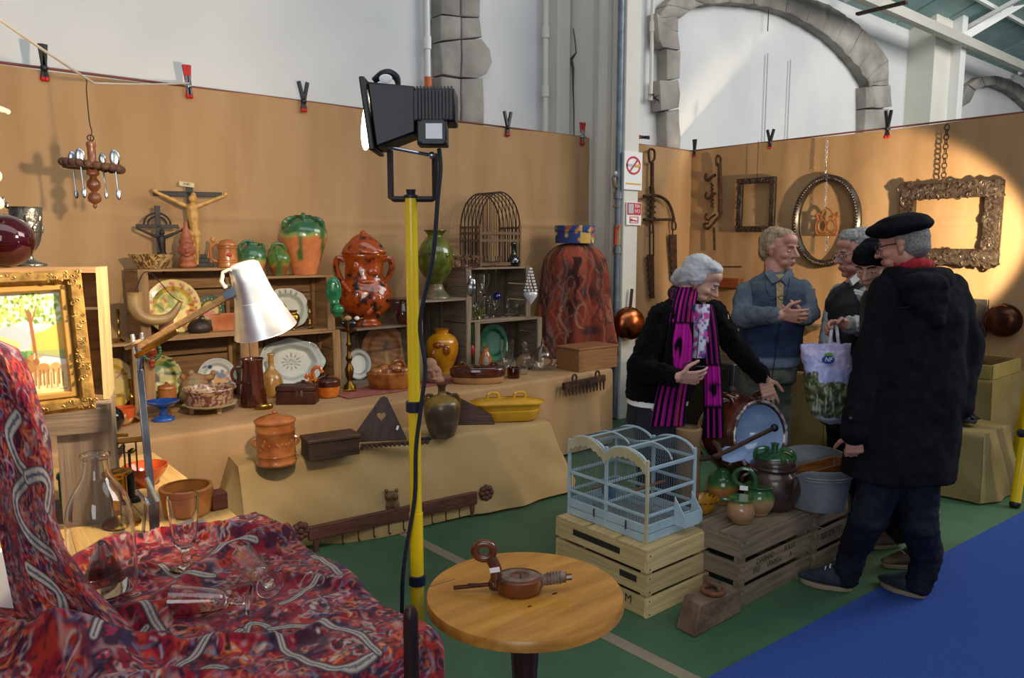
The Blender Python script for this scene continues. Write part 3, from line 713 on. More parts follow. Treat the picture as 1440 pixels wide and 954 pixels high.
figure(s, 2, 96, 92, M_carv, -6)
b = None
s = Pot('figural_bottle', 'terracotta bottle in the shape of a capped head', 'bottle', 264, YO - 0.03, Z1t)
s.blob('head', [((0, 0, 4), (12.5, 11, 6)), ((0, 0, 12), (10.5, 9.5, 8)), ((0, -1, 25), (11, 10.5, 12)), ((0, -10.5, 24), (2.4, 3, 4)), ((-4, -9, 28), (3, 2.5, 1.5)), ((4, -9, 28), (3, 2.5, 1.5)), ((0, -9, 17.5), (4, 2, 1.4)), ((-11, 0, 25), (2, 3, 4)), ((11, 0, 25), (2, 3, 4)), ((0, 0, 36), (10, 9.5, 9)), ((0, 0, 44), (7.5, 7, 8)), ((0, 0, 51), (5, 5, 7)), ((0, 0, 57), (3, 3, 6)), ((0, 0, 62), (3.4, 3.4, 2.5))], glaze('red_terracotta', '8A4A30', 'A05C3C', rough=.55, coat=.1, bump=.2), .8)
s = Pot('lidded_tankard', 'squat brown stoneware tankard with a figural handle', 'tankard', 321, YO, Z1t)
tk = glaze('stoneware_brown', 'A2602C', 'B87438', rough=.3)
s.lathe('body', [(14, 0), (14.5, 2), (13.5, 5), (13.8, 8), (13, 12), (12.6, 25), (13, 28), (12.4, 30), (12, 33), (9, 37), (4, 38.5), (0, 39)], tk, sm=1)
for z in (7, 10, 27, 30): s.tube('ring', circ3 := [(13.9 * math.cos(a), 13.9 * math.sin(a), z) for a in [2 * PI * i / 24 for i in range(24)]], .7, tk, n=0, closed=True)
s.tube('handle', [(-12, 0, 8), (-20, 0, 10), (-22, 0, 20), (-20, 0, 30), (-13, 0, 33)], [1.8, 2.3, 2.4, 2.6, 2.2], tk); s.ball('thumb_knob', (-19, 0, 38), (3.5, 3, 4), tk)
s.ball('red_seal', (2, -13, 17), (4, 1.2, 2.6), mat('red_seal', 'B03020', .5))
M_gt = mat('green_over_terracotta', 'FFFFFF', 0.2, attr='paint', coat=.6)
def two_tone(split, top='2F5A3C', mid='8A9A4A', low='CB7A4A', drips=(), soft=4):
    def fn(x, z, y):
        ang = np.arctan2(y, x); e = vnoise(np.cos(ang) * 2 + 5, np.sin(ang) * 2 + 5, 1.5, 3) * 8 - 4
        c = Canvas(x, z, low); c.c *= (0.93 + 0.14 * vnoise(x, z, .25, 8))[:, None]; c.band((z - split - e + soft) / soft, mid); c.band((z - split - e - 1) / soft, top)
        c.band(np.where(z > split, (vnoise(x + 50, z, .3, 2) - .5) * 1.2, 0), mid)
        for (dx, zb, w) in drips:
            m = (y < 0) & (np.abs(x - dx) < w * (0.6 + 0.4 * (z < zb + 6))) & (z > zb); c.band(m.astype(float) * .92, '3C6430')
        return c.c
    return fn
def oil_jar(label, px, Y, z, prof, split, handles, drips=(), name='oil_jar', low='CB7A4A', top='2F5A3C', mid='8A9A4A', hr=3):
    s = Pot(name, label, 'jar', px, Y, z)
    o = s.lathe('body', prof, M_gt, seg=40, sm=5); s.paint(o, two_tone(split, top, mid, low, drips))
    for h in handles:
        o = s.tube('handle', h, hr, M_gt, n=5); s.paint(o, two_tone(-99, top, mid, top))
    return s
oil_jar('pear-shaped green topped jug with a strap handle, beside the tankard', 356, YO, Z2t, [(11, 0), (13, 6), (18, 18), (19, 27), (15, 37), (9, 42), (7, 45), (7.5, 47)], 20, [[(-17, -4, 30), (-16, -6, 42), (-6, -5, 49), (2, -4, 46)], [(9, 0, 44), (14, 3, 43), (17, 2, 32)]], hr=2.2)
oil_jar('small green and brown jug with a top handle, front of the big jar', 393, YO - .02, Z2t, [(9, 0), (10, 4), (15, 16), (16.5, 23), (13, 31), (8, 36), (5, 39), (5, 40)], 14, [[(-9, 0, 34), (-7, 0, 42), (0, 0, 44), (7, 0, 42), (9, 0, 34)], [(-3, -5, 38), (-2, -15, 28), (0, -16.5, 20)]], ((0, 0, 4),), top='4A6A2C', mid='8A7A30', low='7A4A22', hr=2.2)
oil_jar('big orange and green jar at the right end of the top shelf', 429, YO + .02, Z2t, [(16, 0), (17, 3), (23, 22), (31, 46), (32.5, 54), (31, 63), (26, 71), (18, 77), (11, 79), (11, 81), (13, 82)], 54, [[(-26, -14, 64), (-25, -18, 72), (-18, -16, 77), (-11, -9, 78)], [(26, -14, 64), (25, -18, 72), (18, -16, 77), (11, -9, 78)], [(0, -20, 72), (0, -18, 82), (0, -10, 82)]], ((-6, 22, 4), (25, 18, 4)), hr=3.2)
# --- middle shelf of the stacks
def yellow_flower(x, z, y):
    c = Canvas(x, z, 'DCC05A'); c.band((vnoise(x, z, .12, 4) - .45) * 2, 'E8CE78')
    c.band(((np.hypot(x + 8, z - 10) < 20) & (vnoise(x, z, .14, 9) > .5)) * .8, '8FA04A')
    rs = random.Random(3)
    for k in range(14):
        a = 2 * PI * k / 14 + .2; c.disc(.82 * 36 * math.cos(a), .82 * 38 * math.sin(a), 3.4, 'C0502A', 2.4, 2, a); c.disc(.82 * 36 * math.cos(a + .1), .82 * 38 * math.sin(a + .1) + 2, 1.8, 'B03C22', 2, 1.5)
    for k in range(16):
        cx, cz = rs.uniform(-20, 22), rs.uniform(-8, 26); c.line([(cx, cz), (cx + rs.uniform(-5, 5), cz + rs.uniform(-5, 5)), (cx + rs.uniform(-6, 6), cz + rs.uniform(-4, 6))], 1.1, rs.choice(['C0502A', 'B8452A', '8C9A40']), 1.5)
    c.disc(-6, -14, 9, 'EFE0A0', 12, 3); return c.c
plate('big yellow dish with red flowers on the middle shelf', 246, YO + .06, Z1m, 36, yellow_flower, rz_px=39)
def green_rim(x, z, y):
    c = Canvas(x, z, '2C5A38'); r = np.hypot(x, z * .85); c.band((vnoise(x, z, .35, 6) - .4) * 2 * (r > 11), '23465A'); c.disc(0, 0, 13, 'C2A85A', 15, 4); c.disc(-1, -5, 8, 'C0522A', 6, 2.5); c.disc(3, 6, 5, 'B8603A', 4, 2); c.disc(-2, 2, 3, 'E0CF90', 3, 2)
    for k in range(18): c.disc(14 * math.cos(k * .35), 16.5 * math.sin(k * .35), .9, 'E6E0C0', soft=1)
    return c.c
plate('small dark green rimmed plate with an orange centre, middle shelf', 297, YO + .10, Z1m + .032, 18, green_rim, rz_px=22)
s = Pot('beaker', 'ribbed pinkish stoneware beaker in front of the yellow dish', 'beaker', 235, YF + .05, Z1m)
s.lathe('cup', [(12, 0), (12, 3), (11, 4), (10, 14), (9.5, 26), (9.8, 30)], glaze('pink_stoneware', '9A6A4E', 'AE7C5E', rough=.35), shell=1.2, sm=2)
s = Pot('gourd_flask', 'black round gourd flask lying on the middle shelf', 'flask', 281, YF + .07, Z1m)
s.lathe('body', [(8, 0), (14, 4), (16, 10), (13, 17), (7, 21), (2, 23)], mat('black_gourd', '2A201C', .5, col2='3A2C24', ns=10)); s.tube('stem', [(0, 0, 22), (3, 0, 25), (7, 0, 25)], 1.4, M_ebony)
s = Pot('terracotta_trough', 'orange terracotta trough under the green rimmed plate', 'dish', 322, YO, Z1m)
b = MB(); b.lathe([(x * s.m, z * s.m) for x, z in [(0, 0), (30, 0), (33, 21), (34.5, 22), (34.5, 25), (31, 25), (28, 4), (0, 4)]], 4, sxy=(1.25, .62), M=Matrix.Rotation(0, 4, 'Z')); b.v = [(x * .75, y, z) for x, y, z in [((v[0] - v[1]) * .72, (v[0] + v[1]) * .4, v[2]) for v in b.v]]
b.obj('trough', G_terra, s.t, ang=30)
s = Pot('powder_horn', 'curved pale powder horn hanging on the left crate post', 'horn', 203, YF - .02, Z1m)
s.p.z = 0; hz = 78
s.tube('horn', [(-8, -4, 64), (-8, -6, 46), (0, -8, 34), (16, -9, 29), (33, -9, 32), (44, -9, 44), (49, -9, 54)], [11, 10, 8.5, 7.5, 6.5, 4.5, 2.5], mat('horn', '8C6C42', .4, col2='B0925E', ns=8, lo=.3, hi=.7), 12); s.tube('cap', [(-8, -4, 64), (-8, -4, 68)], 11.5, mat('horn_cap', '9A7844', .5), 14, n=0)
s.tube('cord', [(-8, -4, 68), (6, -3, 96), (22, -6, 84), (38, -9, 62), (49, -9, 54)], .7, M_ebony)
s.t['label'] = 'curved pale powder horn hanging on the left crate post'
def white_scallop(x, z, y):
    c = Canvas(x, z, 'C6CABC'); c.ring(0, 0, 24, .8, 'AEB4A6', 1.5)
    for k in range(7):
        a = 1.0 + k * .28; c.disc(27 * math.cos(a), 25 * math.sin(a), 2.4, '3E4A3C', 1.1, 1.2, a)
    return c.c
plate('grey white scalloped plate leaning at the back of the middle shelf', 403, YO + .08, Z2m, 32, white_scallop, rz_px=29, scal=lambda a: 1 + .035 * abs(math.sin(a * 6)))
s = Pot('brass_ewer', 'tiny brass ewer with a dark curved handle, middle shelf', 'jug', 413, YF + .05, Z2m)
s.lathe('body', [(5, 0), (4, 2), (2, 5), (5, 9), (9, 17), (8, 24), (5, 27), (6, 30), (7, 31)], M_brass, sm=3); s.tube('handle', [(-6, 0, 14), (-10, 0, 26), (-10, 0, 36), (-17, 0, 42), (-26, 0, 44)], 1.4, M_iron)
def candlestick(label, px, Y, z, prof, m=None, name='brass_candlestick', group=None):
    s = Pot(name, label, 'candlestick', px, Y, z, group); s.lathe('stick', prof, m or M_brass, sm=0); return s
CS = [(9, 0), (9, 1.5), (6, 3), (2.5, 5), (2, 8), (3.2, 10), (2, 12), (2, 24), (3.4, 26), (2, 28), (2, 34), (3.5, 36), (3, 43), (3.6, 44), (2.2, 44), (2.2, 40)]
candlestick('slim brass candlestick on the middle shelf beside the scalloped plate', 436, YF + .06, Z2m, [(r * .9, z * .98) for r, z in CS])
candlestick('small brass candlestick standing on the low crate behind the painting', 168, YF + .10, ZL, [(r * .8, z * 1.05) for r, z in CS])
# --- lower row, from the left
def flower_yellow2(x, z, y):
    c = Canvas(x, z, 'CDA94A'); c.band((vnoise(x, z, .1, 5) - .5) * 1.5, 'D9BB62')
    for (cx, cz) in ((-12, 20), (14, 12)):
        for k in range(5): c.line([(cx, cz), (cx + 7 * math.cos(k * 1.26), cz + 7 * math.sin(k * 1.26))], 1, '7A4A22', 1.5)
    return c.c
plate('yellow dish with brown sprigs inside the low left crate', 158, YO + .08, TZ + .016, 32, flower_yellow2, rz_px=36)
def small_flower(col, base):
    def fn(x, z, y):
        c = Canvas(x, z, base)
        for k in range(6): c.disc(5 * math.cos(k * 1.05) + 0, 14 + 5 * math.sin(k * 1.05), 2.2, col, 1.4, 1.2, k * 1.05)
        return c.c
    return fn
s = Pot('flower_cup', 'yellow cup with a red flower in front of the yellow dish', 'cup', 160, YF + .05, TZ + .016)
o = s.lathe('cup', [(11, 0), (13, 3), (16, 22), (17, 26)], M_paint, shell=1.3, seg=40); s.paint(o, small_flower('A03A24', 'D2A848'))
s = Pot('orange_bowl', 'orange pot painted with green and cream leaves, left end of table', 'bowl', 173, 4.52, TZ)
def leafy(x, z, y):
    c = Canvas(x, z, 'C04E20')
    for (cx, cz, a) in ((-9, 8, .5), (0, 13, -.4), (8, 7, .9), (3, 5, 0), (-4, 3, 1.2)): c.disc(cx, cz, 4, '8FA060', 2, 1.4, a); c.disc(cx + 2, cz + 2, 1.7, 'E6D6A0', 1.4, 1)
    return c.c
o = s.lathe('bowl', [(8, 0), (11, 2), (16, 12), (17, 22), (17.5, 25)], M_paint, shell=1.5, seg=40); s.paint(o, leafy)
candlestick('tall brass candlestick beside the orange leafy pot', 187, 4.56, TZ, [(r * 1.0, z * 1.38) for r, z in CS])
s = Pot('black_vase', 'glossy black round vase at the left end of the table', 'vase', 155, 4.40, TZ)
s.lathe('body', [(9, 0), (14, 4), (19, 15), (17, 27), (9, 35), (6, 40), (8, 50), (9, 52)], mat('black_gloss', '0E0E10', .12, coat=.8))
def marbled_green(x, z, y):
    c = Canvas(x, z, 'B9B060'); n = vnoise(x + z * .4, z * 1.6, .12, 12); c.band((n - .48) * 8, '4A7A4A'); c.band((vnoise(x * .7, z * 1.4, .15, 21) - .68) * 8, '3A2A1C'); c.band((vnoise(x, z * 2, .15, 31) - .72) * 8, 'DDD0A0'); return c.c
plate('green marbled plate inside the lower left crate', 226, YO + .08, TZ + .016, 30, marbled_green, rz_px=34)
s = Pot('lidded_jar', 'small brown lidded pot beside the green marbled plate', 'jar', 236, YF + .08, TZ + .016)
s.lathe('body', [(9, 0), (11.5, 2), (12.5, 12), (11.5, 24), (12, 26)], tk); s.lathe('lid', [(12.5, 26), (11, 29), (5, 31), (2, 32), (2.5, 34.5), (0, 35)], tk, sm=1)
s = Pot('blue_footed_dish', 'bright blue footed dish near the table front', 'dish', 230, 4.50, TZ)
s.lathe('dish', [(15, 0), (15, 3), (12, 5), (5, 8), (4.5, 15), (9, 19), (21, 25), (22.5, 27), (22, 27.5), (19, 25.5), (0, 22)], G_blue, sm=0, ang=60)
s = Pot('hanging_stoup', 'small green and brown glazed stoup hanging on the crate post', 'ornament', 212, YF - .03, Z1m)
s.p.z = 0
st = s.t; st.location.z = ony(212, 515, YF).z
for k in range(22):
    a = 2 * PI * k / 22; s.ball('bead', (11 * math.cos(a), -4, 22 + 15 * math.sin(a) * (1.1 if math.sin(a) > 0 else .8)), (2.7, 2.4, 2.7), G_green, seg=8, rings=6)
s.blob('plaque', [((0, -2, 22), (8, 2.5, 11)), ((0, -4, 22), (4, 3, 6)), ((0, -4, 8), (5, 4, 5)), ((0, -4, 2), (4, 3.5, 4)), ((0, -3, 35), (4, 2, 5))], glaze('stoup_brown', '6A2A18', '8A3A20'), .9)
s = Pot('frog_jug', 'grey and terracotta animal-shaped jug in the lower left crate', 'jug', 276, YF + .10, TZ + .016)
s.blob('body', [((0, 0, 14), (22, 16, 14)), ((0, 0, 24), (20, 14, 13)), ((0, 0, 34), (14, 11, 7)), ((-16, 0, 37), (4, 4, 5)), ((-5, -4, 42), (5, 5, 5)), ((18, -3, 34), (8, 6, 5)), ((24, -4, 40), (4, 4, 5)), ((-14, -6, 8), (9, 9, 8))], mat('grey_terracotta', '8C7A58', .6, col2='A0602E', ns=5, lo=.4, hi=.62), 1.1)
def basket_plate(x, z, y):
    c = Canvas(x, z, 'D0D2CC'); c.disc(4, -4, 9, 'C8903C', 7, 2); c.disc(6, 2, 7, '3A4A7A', 4, 2)
    for (cx, cz, col) in ((0, 6, '34468A'), (7, 8, '34468A'), (12, 5, 'B8702C'), (-2, -6, 'D88A30'), (-9, 15, '3C4C8C'), (13, -3, 'B04A30')): c.disc(cx, cz, 2.6, col, soft=1.5)
    c.line([(-18, 14), (-14, 16)], 1, '5060A0', 1.2); c.ring(0, 0, 24, .5, 'B4BCC0', 1); return c.c
plate('white plate painted with a flower basket in the lower left crate', 307, YO + .06, TZ + .016, 26, basket_plate, rz_px=27)
s = Pot('woven_basket_dish', 'speckled openwork basket on a scalloped footed stand', 'basket', 296, 4.52, TZ)
M_wov = mat('speckled_slip', 'B09072', .35, col2='6A3A34', ns=50, lo=.48, hi=.56, coat=.4)
s.lathe('stand', [(20, 9), (26, 10), (35, 13), (36, 15), (33, 15), (20, 12)], mat('cream_slip', 'A0906A', .4, col2='B4A27C', ns=12), sm=0, fn=lambda a, z: 1 + .05 * math.sin(a * 10))
for k in range(3): a = -PI / 2 + k * 2 * PI / 3 + .5; s.box('foot', (24 * math.cos(a), 12 * math.sin(a), 5), (6, 6, 11), MATS['cream_slip'], bev=1.2)
s.lathe('basket', [(29, 14), (31, 16), (31, 28), (34, 33), (35, 35), (32, 36), (29, 30), (28, 17)], M_wov, sm=0, fn=lambda a, z: 1 + .02 * math.sin(a * 34 + z * 900))
s.tube('rim_rope', [(34 * math.cos(a) * (1 + .02 * (i % 2)), 34 * math.sin(a), 35 + (i % 2)) for i, a in enumerate([2 * PI * i / 48 for i in range(48)])], 1.6, M_wov, 6, closed=True)
s = Pot('tall_jug', 'tall dark brown streaked jug with a loop handle', 'jug', 357, 4.56, TZ)
M_streak = mat('streaked_brown', '1E0E0A', .14, col2='5A2618', ns=14, stretch=(2.5, 2.5, .25), lo=.35, hi=.65, coat=.8)
s.lathe('body', [(18, 0), (18.5, 4), (16.5, 25), (14.5, 50), (14.5, 62), (16, 66), (15.5, 67)], M_streak, sm=2, shell=1.6); s.tube('handle', [(-13, -3, 56), (-22, -6, 56), (-27, -6, 48), (-24, -6, 38), (-15, -3, 34)], [2.4, 2.4, 2.2, 2.2, 3], M_streak)
def platter(x, z, y):
    c = Canvas(x, z, 'B9C2BC'); c.ring(0, 0, 40, .6, '9FAAA6', 1.2, 30)
    for k in range(12): a = k * PI / 6; c.disc(11 * math.cos(a), 1 + 9 * math.sin(a), 2.4, '4A5660', 1.1, 1, a)
    for k in range(3): c.line([(-7, 4 - 3 * k), (7, 4 - 3 * k)], .6, '4A5660', .9)
    c.line([(0, 9), (0, 13)], 1, '4A5660', 1)
    for sgn in (-1, 1):
        for k in range(5): c.disc(sgn * (26 + 2.2 * k), 27 - 1.8 * k, 1.5, '4A5660', .9, 1, .5)
    return c.c
plate('big pale octagonal platter with a printed crest', 411, YO + .05, TZ + .016, 46, platter, name='oval_platter', rz_px=34, scal=lambda a: 1 + .03 * math.cos(8 * a), cat='platter')
s = Pot('stoneware_bottle', 'ochre stoneware bottle with a narrow neck', 'bottle', 383, YF + .04, TZ)
s.lathe('body', [(11, 0), (14, 5), (15.5, 18), (12, 31), (5, 40), (3.6, 48), (4, 57), (5, 59), (4.6, 61)], glaze('ochre_salt', '9A6A2C', 'B08446', rough=.3, ns=12))
s = Pot('small_casket', 'dark red leather casket with a metal clasp', 'box', 419, 4.46, TZ, turn=-.25)
M_leath = mat('dark_leather', '32150F', .4, col2='4A2216', ns=14, bump=.15)
s.box('case', (0, 0, 9), (54, 26, 18), M_leath, bev=.8); s.box('lid', (0, 0, 22), (55, 27, 7), M_leath, bev=1.5); s.box('clasp', (3, -13.7, 17), (5, 1.2, 12), M_iron); s.box('hasp', (9, -13.5, 16), (3, 1, 8), M_steel)
s = Pot('brass_snuffbox', 'small oval brass box lying before the brown jug', 'box', 371, 4.42, TZ, dz=0.0015)
s.lathe('case', [(11, 0), (12.5, 1.5), (12.5, 5), (11, 7), (0, 8)], M_brass, sxy=(1, .55), sm=0); s.tube('seam', [(12.6 * math.cos(a), 7 * math.sin(a), 4) for a in [2 * PI * i / 24 for i in range(24)]], .5, M_iron, n=0, closed=True)
def lidded_pan(label, px, Y, w, h, turn):
    s = Pot('lidded_pan', label, 'pan', px, Y, TZ)
    s.lathe('pan', [(w * .7, 0), (w * .85, 2), (w, h * .45), (w * 1.02, h * .7)], G_orange); s.lathe('lid', [(w * 1.05, h * .7), (w, h * .76), (w * .6, h * .88), (w * .2, h * .93), (w * .22, h), (0, h * 1.02)], G_brown, sm=2); s.lathe('glazed_rim', [(w * 1.01, h * .48), (w * 1.05, h * .58), (w * 1.06, h * .7), (w * .9, h * .71)], G_brown, sm=1)
    s.tube('handle', [(-w * .9 * turn, -2, h * .6), (-w * 1.25 * turn, -2, h * 1.15), (-w * .75 * turn, -3, h * 1.35), (-w * .45 * turn, -3, h * 1.1)], 2.5, G_orange); return s
lidded_pan('smaller brown lidded saucepan, behind the leather casket', 427, 4.66, 14, 22, -.6)
lidded_pan('orange and brown lidded saucepan with a looped handle, beside the casket', 462, 4.52, 16.5, 32, 1)
s = Pot('tall_candlestick', 'tall dark brass pricket candlestick with drip pan', 'candlestick', 492, 4.58, TZ)
s.box('foot', (0, 0, 2.5), (18, 18, 5), M_brass, bev=.6)
s.lathe('stem', [(9, 5), (8, 9), (4, 13), (3, 17), (5, 22), (6.5, 32), (4, 38), (2.6, 42), (4, 45), (5, 48), (2.6, 52), (2.4, 64), (4, 67), (2.4, 70), (2, 84), (11, 86), (12, 88), (2, 88), (2.2, 92), (2, 102)], mat('dark_brass', '7A5A22', .35, 1.0, col2='5A4018', ns=10), sm=0); s.ball('cork', (0, 0, 104), (5, 5, 3.5), mat('cork', 'A88660', .9))
plate('small white plate standing behind the tall candlestick', 505, YO + .02, TZ + .016, 17, lambda x, z, y: Canvas(x, z, 'C9CBC4').ring(0, 0, 14, .5, '8C9A8C', 1).ring(0, 0, 18, .8, '6A7A70', 1, 21).c, rz_px=22)
def striped_brown(x, z, y):
    c = Canvas(x, z, '9E6A3A'); w = np.sin((z + 6 * np.sin(x * .08)) * .55 + vnoise(x, z, .1, 2) * 5); c.band(w * .8, 'BE8C54'); c.band((np.sin(z * .9 + x * .05 + 2) - .7) * 2 * (z > 0), '8A4A30'); c.disc(2, 6, 3, '5E5A4C', 8, 2, -.3); c.line([(-34, -4), (34, 6)], 1, '6A4020', 2); c.line([(3, -4), (6, -30)], 2.5, 'C8A050', 2); return c.c
plate('round brown striped bread platter leaning in the fountain crate', 541, YO + .02, TZ + .016, 31, striped_brown, name='bread_platter', rz_px=37, cat='platter', m=mat('painted_satin', 'FFFFFF', .55, attr='paint'))
s = Pot('bread_basket_tureen', 'brown glazed tureen modelled as a basket of bread', 'tureen', 548, 4.50, TZ + .005)
G_bread = glaze('bread_glaze', '7A3E18', 'A8682E', ns=14)
s.lathe('basket', [(24, 0), (27, 3), (29, 16), (31, 22), (29, 24), (20, 24)], G_bread, sxy=(1.05, .7), sm=0, fn=lambda a, z: 1 + .03 * math.sin(a * 26))
for k, (x, z, r) in enumerate(((-18, 25, 10), (-6, 28, 11), (7, 28, 11), (19, 25, 9), (0, 24, 12), (12, 34, 7))): s.ball('loaf', (x, -4 + 4 * (k % 2), z), (r, 9, r * .62), G_bread)
s.tube('handle', [(4, -4, 28), (6, -6, 38), (16, -6, 40), (22, -4, 32)], 1.8, G_bread)
b = MB(); q = [onz(x, y, TZ) for x, y in ((470, 556), (545, 538), (640, 530), (655, 536), (560, 552), (490, 562))]; b.prism([(v.x, v.y) for v in q], .004, Matrix.Translation((0, 0, TZ + .0065)))
tag(b.obj('red_mat', mat('faded_red_cloth', '8A4A40', .9, col2='A05C50', ns=20), smooth=False), 'faded red cloth strip under the bread tureen', 'cloth')
# --- the fountain and its neighbours
s = Pot('wall_fountain', 'large brown glazed pottery wall fountain with lid and tap hole', 'fountain', 514, YO + .01, Z3)
G_fount = glaze('fountain_glaze', '200C06', 'A0440E', ns=13, lo=.36, hi=.50, bump=.35)
s.lathe('basin', [(21, 0), (22, 3), (17, 8), (18, 12), (31, 22), (38, 36), (36, 50), (30, 60), (27, 67), (26, 78), (26.5, 90), (29, 97), (29, 100)], G_fount, seg=44, sxy=(1, .72), fn=lambda a, z: 1 + .02 * math.sin(a * 5 + z * 60))
s.lathe('lid', [(29.5, 100), (31, 102), (30, 105), (26, 110), (21, 117), (13, 124), (6, 128), (4, 131), (0, 133)], G_fount, seg=44, sxy=(1, .72), fn=lambda a, z: 1 + .04 * math.sin(a * 6 + z * 90))
s.blob('swags', [((-30 + 3 * k + 0, -10 - 10 * math.sin(k * .28), 62 - 4.2 * k + .16 * k * k), (4.5, 5, 4)) for k in range(12)] + [((4 + 2.8 * k, -24 + k * .9, 20 + 2.8 * k), (4, 4, 4)) for k in range(10)] + [((-10, -22, 42), (10, 6, 13)), ((14, -21, 38), (11, 6, 12)), ((2, -17, 62), (12, 6, 5)), ((-12, -16, 84), (6, 5, 8)), ((10, -17, 76), (8, 4, 6))], G_fount, 1.2, smooth=3)
for sg, xo in ((-1, -26), (1, 26)): s.tube('handle', [(xo, -3, 92), (xo + sg * 9, -4, 94), (xo + sg * 12, -4, 84), (xo + sg * 8, -4, 70), (xo + sg * 3, -3, 62)], [4, 4.5, 4.2, 3.8, 3.4], G_fount)
s.tube('tap_spout', [(16, -22, 20), (17, -30, 16)], 4.5, G_fount, 12, n=2); s.tube('tap_hole', [(17, -30, 16), (17.1, -30.6, 15.7)], 3, M_black, 12, n=0)
s = Pot('holy_water_stoup', 'green glazed wall stoup hanging on the crate post beside the fountain', 'ornament', 471, YF - .03, Z3 - .0)
s.t.location.z = ony(472, 442, YF).z
G_gr2 = glaze('bright_green_glaze', '1C5A38', '2C7A4C', ns=20, bump=.3)
s.blob('plaque', [((0, -1, 34), (11, 3, 20)), ((0, -3, 34), (7, 2.5, 15)), ((1, -2, 14), (7, 3, 10)), ((4, -6, 8), (10, 9, 8)), ((4, -6, 1), (6, 5, 5))], G_gr2, .9)
s = Pot('bird_pourer', 'dark glazed bird-shaped pourer at the fountain foot', 'pourer', 492, YF + .03, Z3)
s.blob('bird', [((0, 0, 7), (11, 8, 7)), ((9, -1, 13), (5, 5, 5)), ((-10, 0, 9), (6, 5, 3))], mat('black_brown_glaze', '1A1210', .2, coat=.6), .8); s.ball('white_patch', (10, -5, 15), (3.5, 2, 3), M_white); s.tube('beak', [(12, -2, 14), (20, -3, 15)], [1.6, .5], M_brass)
s = Pot('small_dark_jug', 'small dark jug half hidden behind the yellow pole', 'jug', 567, YF + .06, Z3); s.lathe('body', [(5, 0), (9, 6), (10, 16), (6, 26), (4, 32), (5, 35)], G_brown); s.tube('handle', [(-5, 0, 30), (-11, 0, 28), (-10, 0, 14)], 1.5, G_brown)
s = Pot('green_vase', 'tall mottled green vase with a crackled pedestal foot', 'vase', 613, YF4 + .14, Z4)
s.lathe('body', [(9, 20), (12, 25), (22, 38), (25, 52), (24, 66), (17, 80), (11, 86), (12, 90), (15, 93), (16, 95), (12, 95), (10, 88)], G_olive, sm=3, seg=32); s.lathe('foot', [(21, 0), (20, 3), (12, 12), (10, 20)], glaze('worn_foot', '7A5A40', '4A5030', ns=16, rough=.4), sm=2, seg=32)
for k in range(7): a = k * .9; s.ball('relief', (24 * math.cos(a), 24 * math.sin(a), 60 + 4 * (k % 2)), 3.5, G_olive, seg=8, rings=6)
s = Pot('yellow_jug', 'bulbous amber glazed jug inside the grey crate', 'jug', 622, YF4 + .10, TZ + .016)
s.lathe('body', [(11, 0), (12, 4), (19, 18), (23, 34), (21, 48), (12, 56), (9, 57), (10, 62), (11, 63)], glaze('amber_glaze', 'A8620A', 'D08E14', ns=12, lo=.3, bump=.35), seg=32); s.blob('relief', [((-5, -20, 42), (8, 5, 5)), ((6, -22, 36), (6, 4, 8)), ((-12, -18, 30), (5, 4, 7))], glaze('amber_dark', '8A4208', 'B06A14', ns=12), 1.0)
s = Pot('stone_head', 'worn pinkish stone carved face on the table', 'carving', 609, 4.47, TZ)
s.blob('head', [((0, 0, 14), (13, 10, 14)), ((-4, 0, 28), (10, 8, 9)), ((0, -9, 15), (3, 4, 5)), ((-5, -8, 20), (4, 3, 2)), ((5, -8, 20), (4, 3, 2)), ((8, -2, 6), (9, 8, 6)), ((1, -8, 8), (5, 3, 2))], mat('pink_stone', '8C6652', .9, col2='A88068', ns=14, bump=.5, bs=60), .9)
s = Pot('long_terrine', 'long brown glazed lidded dish on a pale base', 'dish', 672, 4.30, TZ)
s.lathe('base', [(33, 0), (36, 2), (37, 9)], glaze('raw_clay', 'A87A48', 'B88A58', rough=.6, coat=0), sxy=(1, .5), sm=0); s.lathe('top', [(37, 9), (39, 11), (39, 20), (36, 23), (20, 25), (0, 25.5)], G_brown, sxy=(1, .5), sm=0)
for x in (-22, 22): s.tube('handle', [(x - 6, 0, 24), (x, 0, 29), (x + 6, 0, 24)], 1.8, G_brown)
# --- top of the glass crate
s = Pot('arched_birdcage', 'dark wire birdcage with an arched roof on the glass crate', 'birdcage', 0, 0, 0, loc=Vector((xs(690, YF + .16, Z5t), YF + .16, Z5t)), face=False)
u = s.m; M_wire = mat('dark_wire', '2A1C16', .6, .4); M_cagew = mat('cage_wood', '6A4E36', .7)
cw_, cd_ = 35, 22; zA = 54
for sy in (-cd_, cd_):
    for r in (0, 1): s.tube('arch_wire', [(-cw_, sy, 4)] + arc(PI, 0, 18, lambda a: (cw_ * math.cos(a), sy, zA + 48 * math.sin(a))) + [(cw_, sy, 4)], 1.1, M_wire, 6, n=0) if r == 0 else None
    for k in range(1, 11):
        x = -cw_ + 2 * cw_ * k / 11; s.tube('bar', [(x, sy, 4), (x, sy, zA + 48 * math.sqrt(max(0, 1 - (x / cw_) ** 2)))], .55, M_wire, 4, n=0)
    for z in (4, 36, 46): s.box('rail', (0, sy, z), (2 * cw_, 2.4, 3.6 if z > 5 else 4.5), M_cagew)
for k in range(1, 5):
    y = -cd_ + 2 * cd_ * k / 5; s.tube('arch_wire', [(-cw_, y, 4)] + arc(PI, 0, 16, lambda a: (cw_ * math.cos(a), y, zA + 48 * math.sin(a))) + [(cw_, y, 4)], .8, M_wire, 5, n=0)
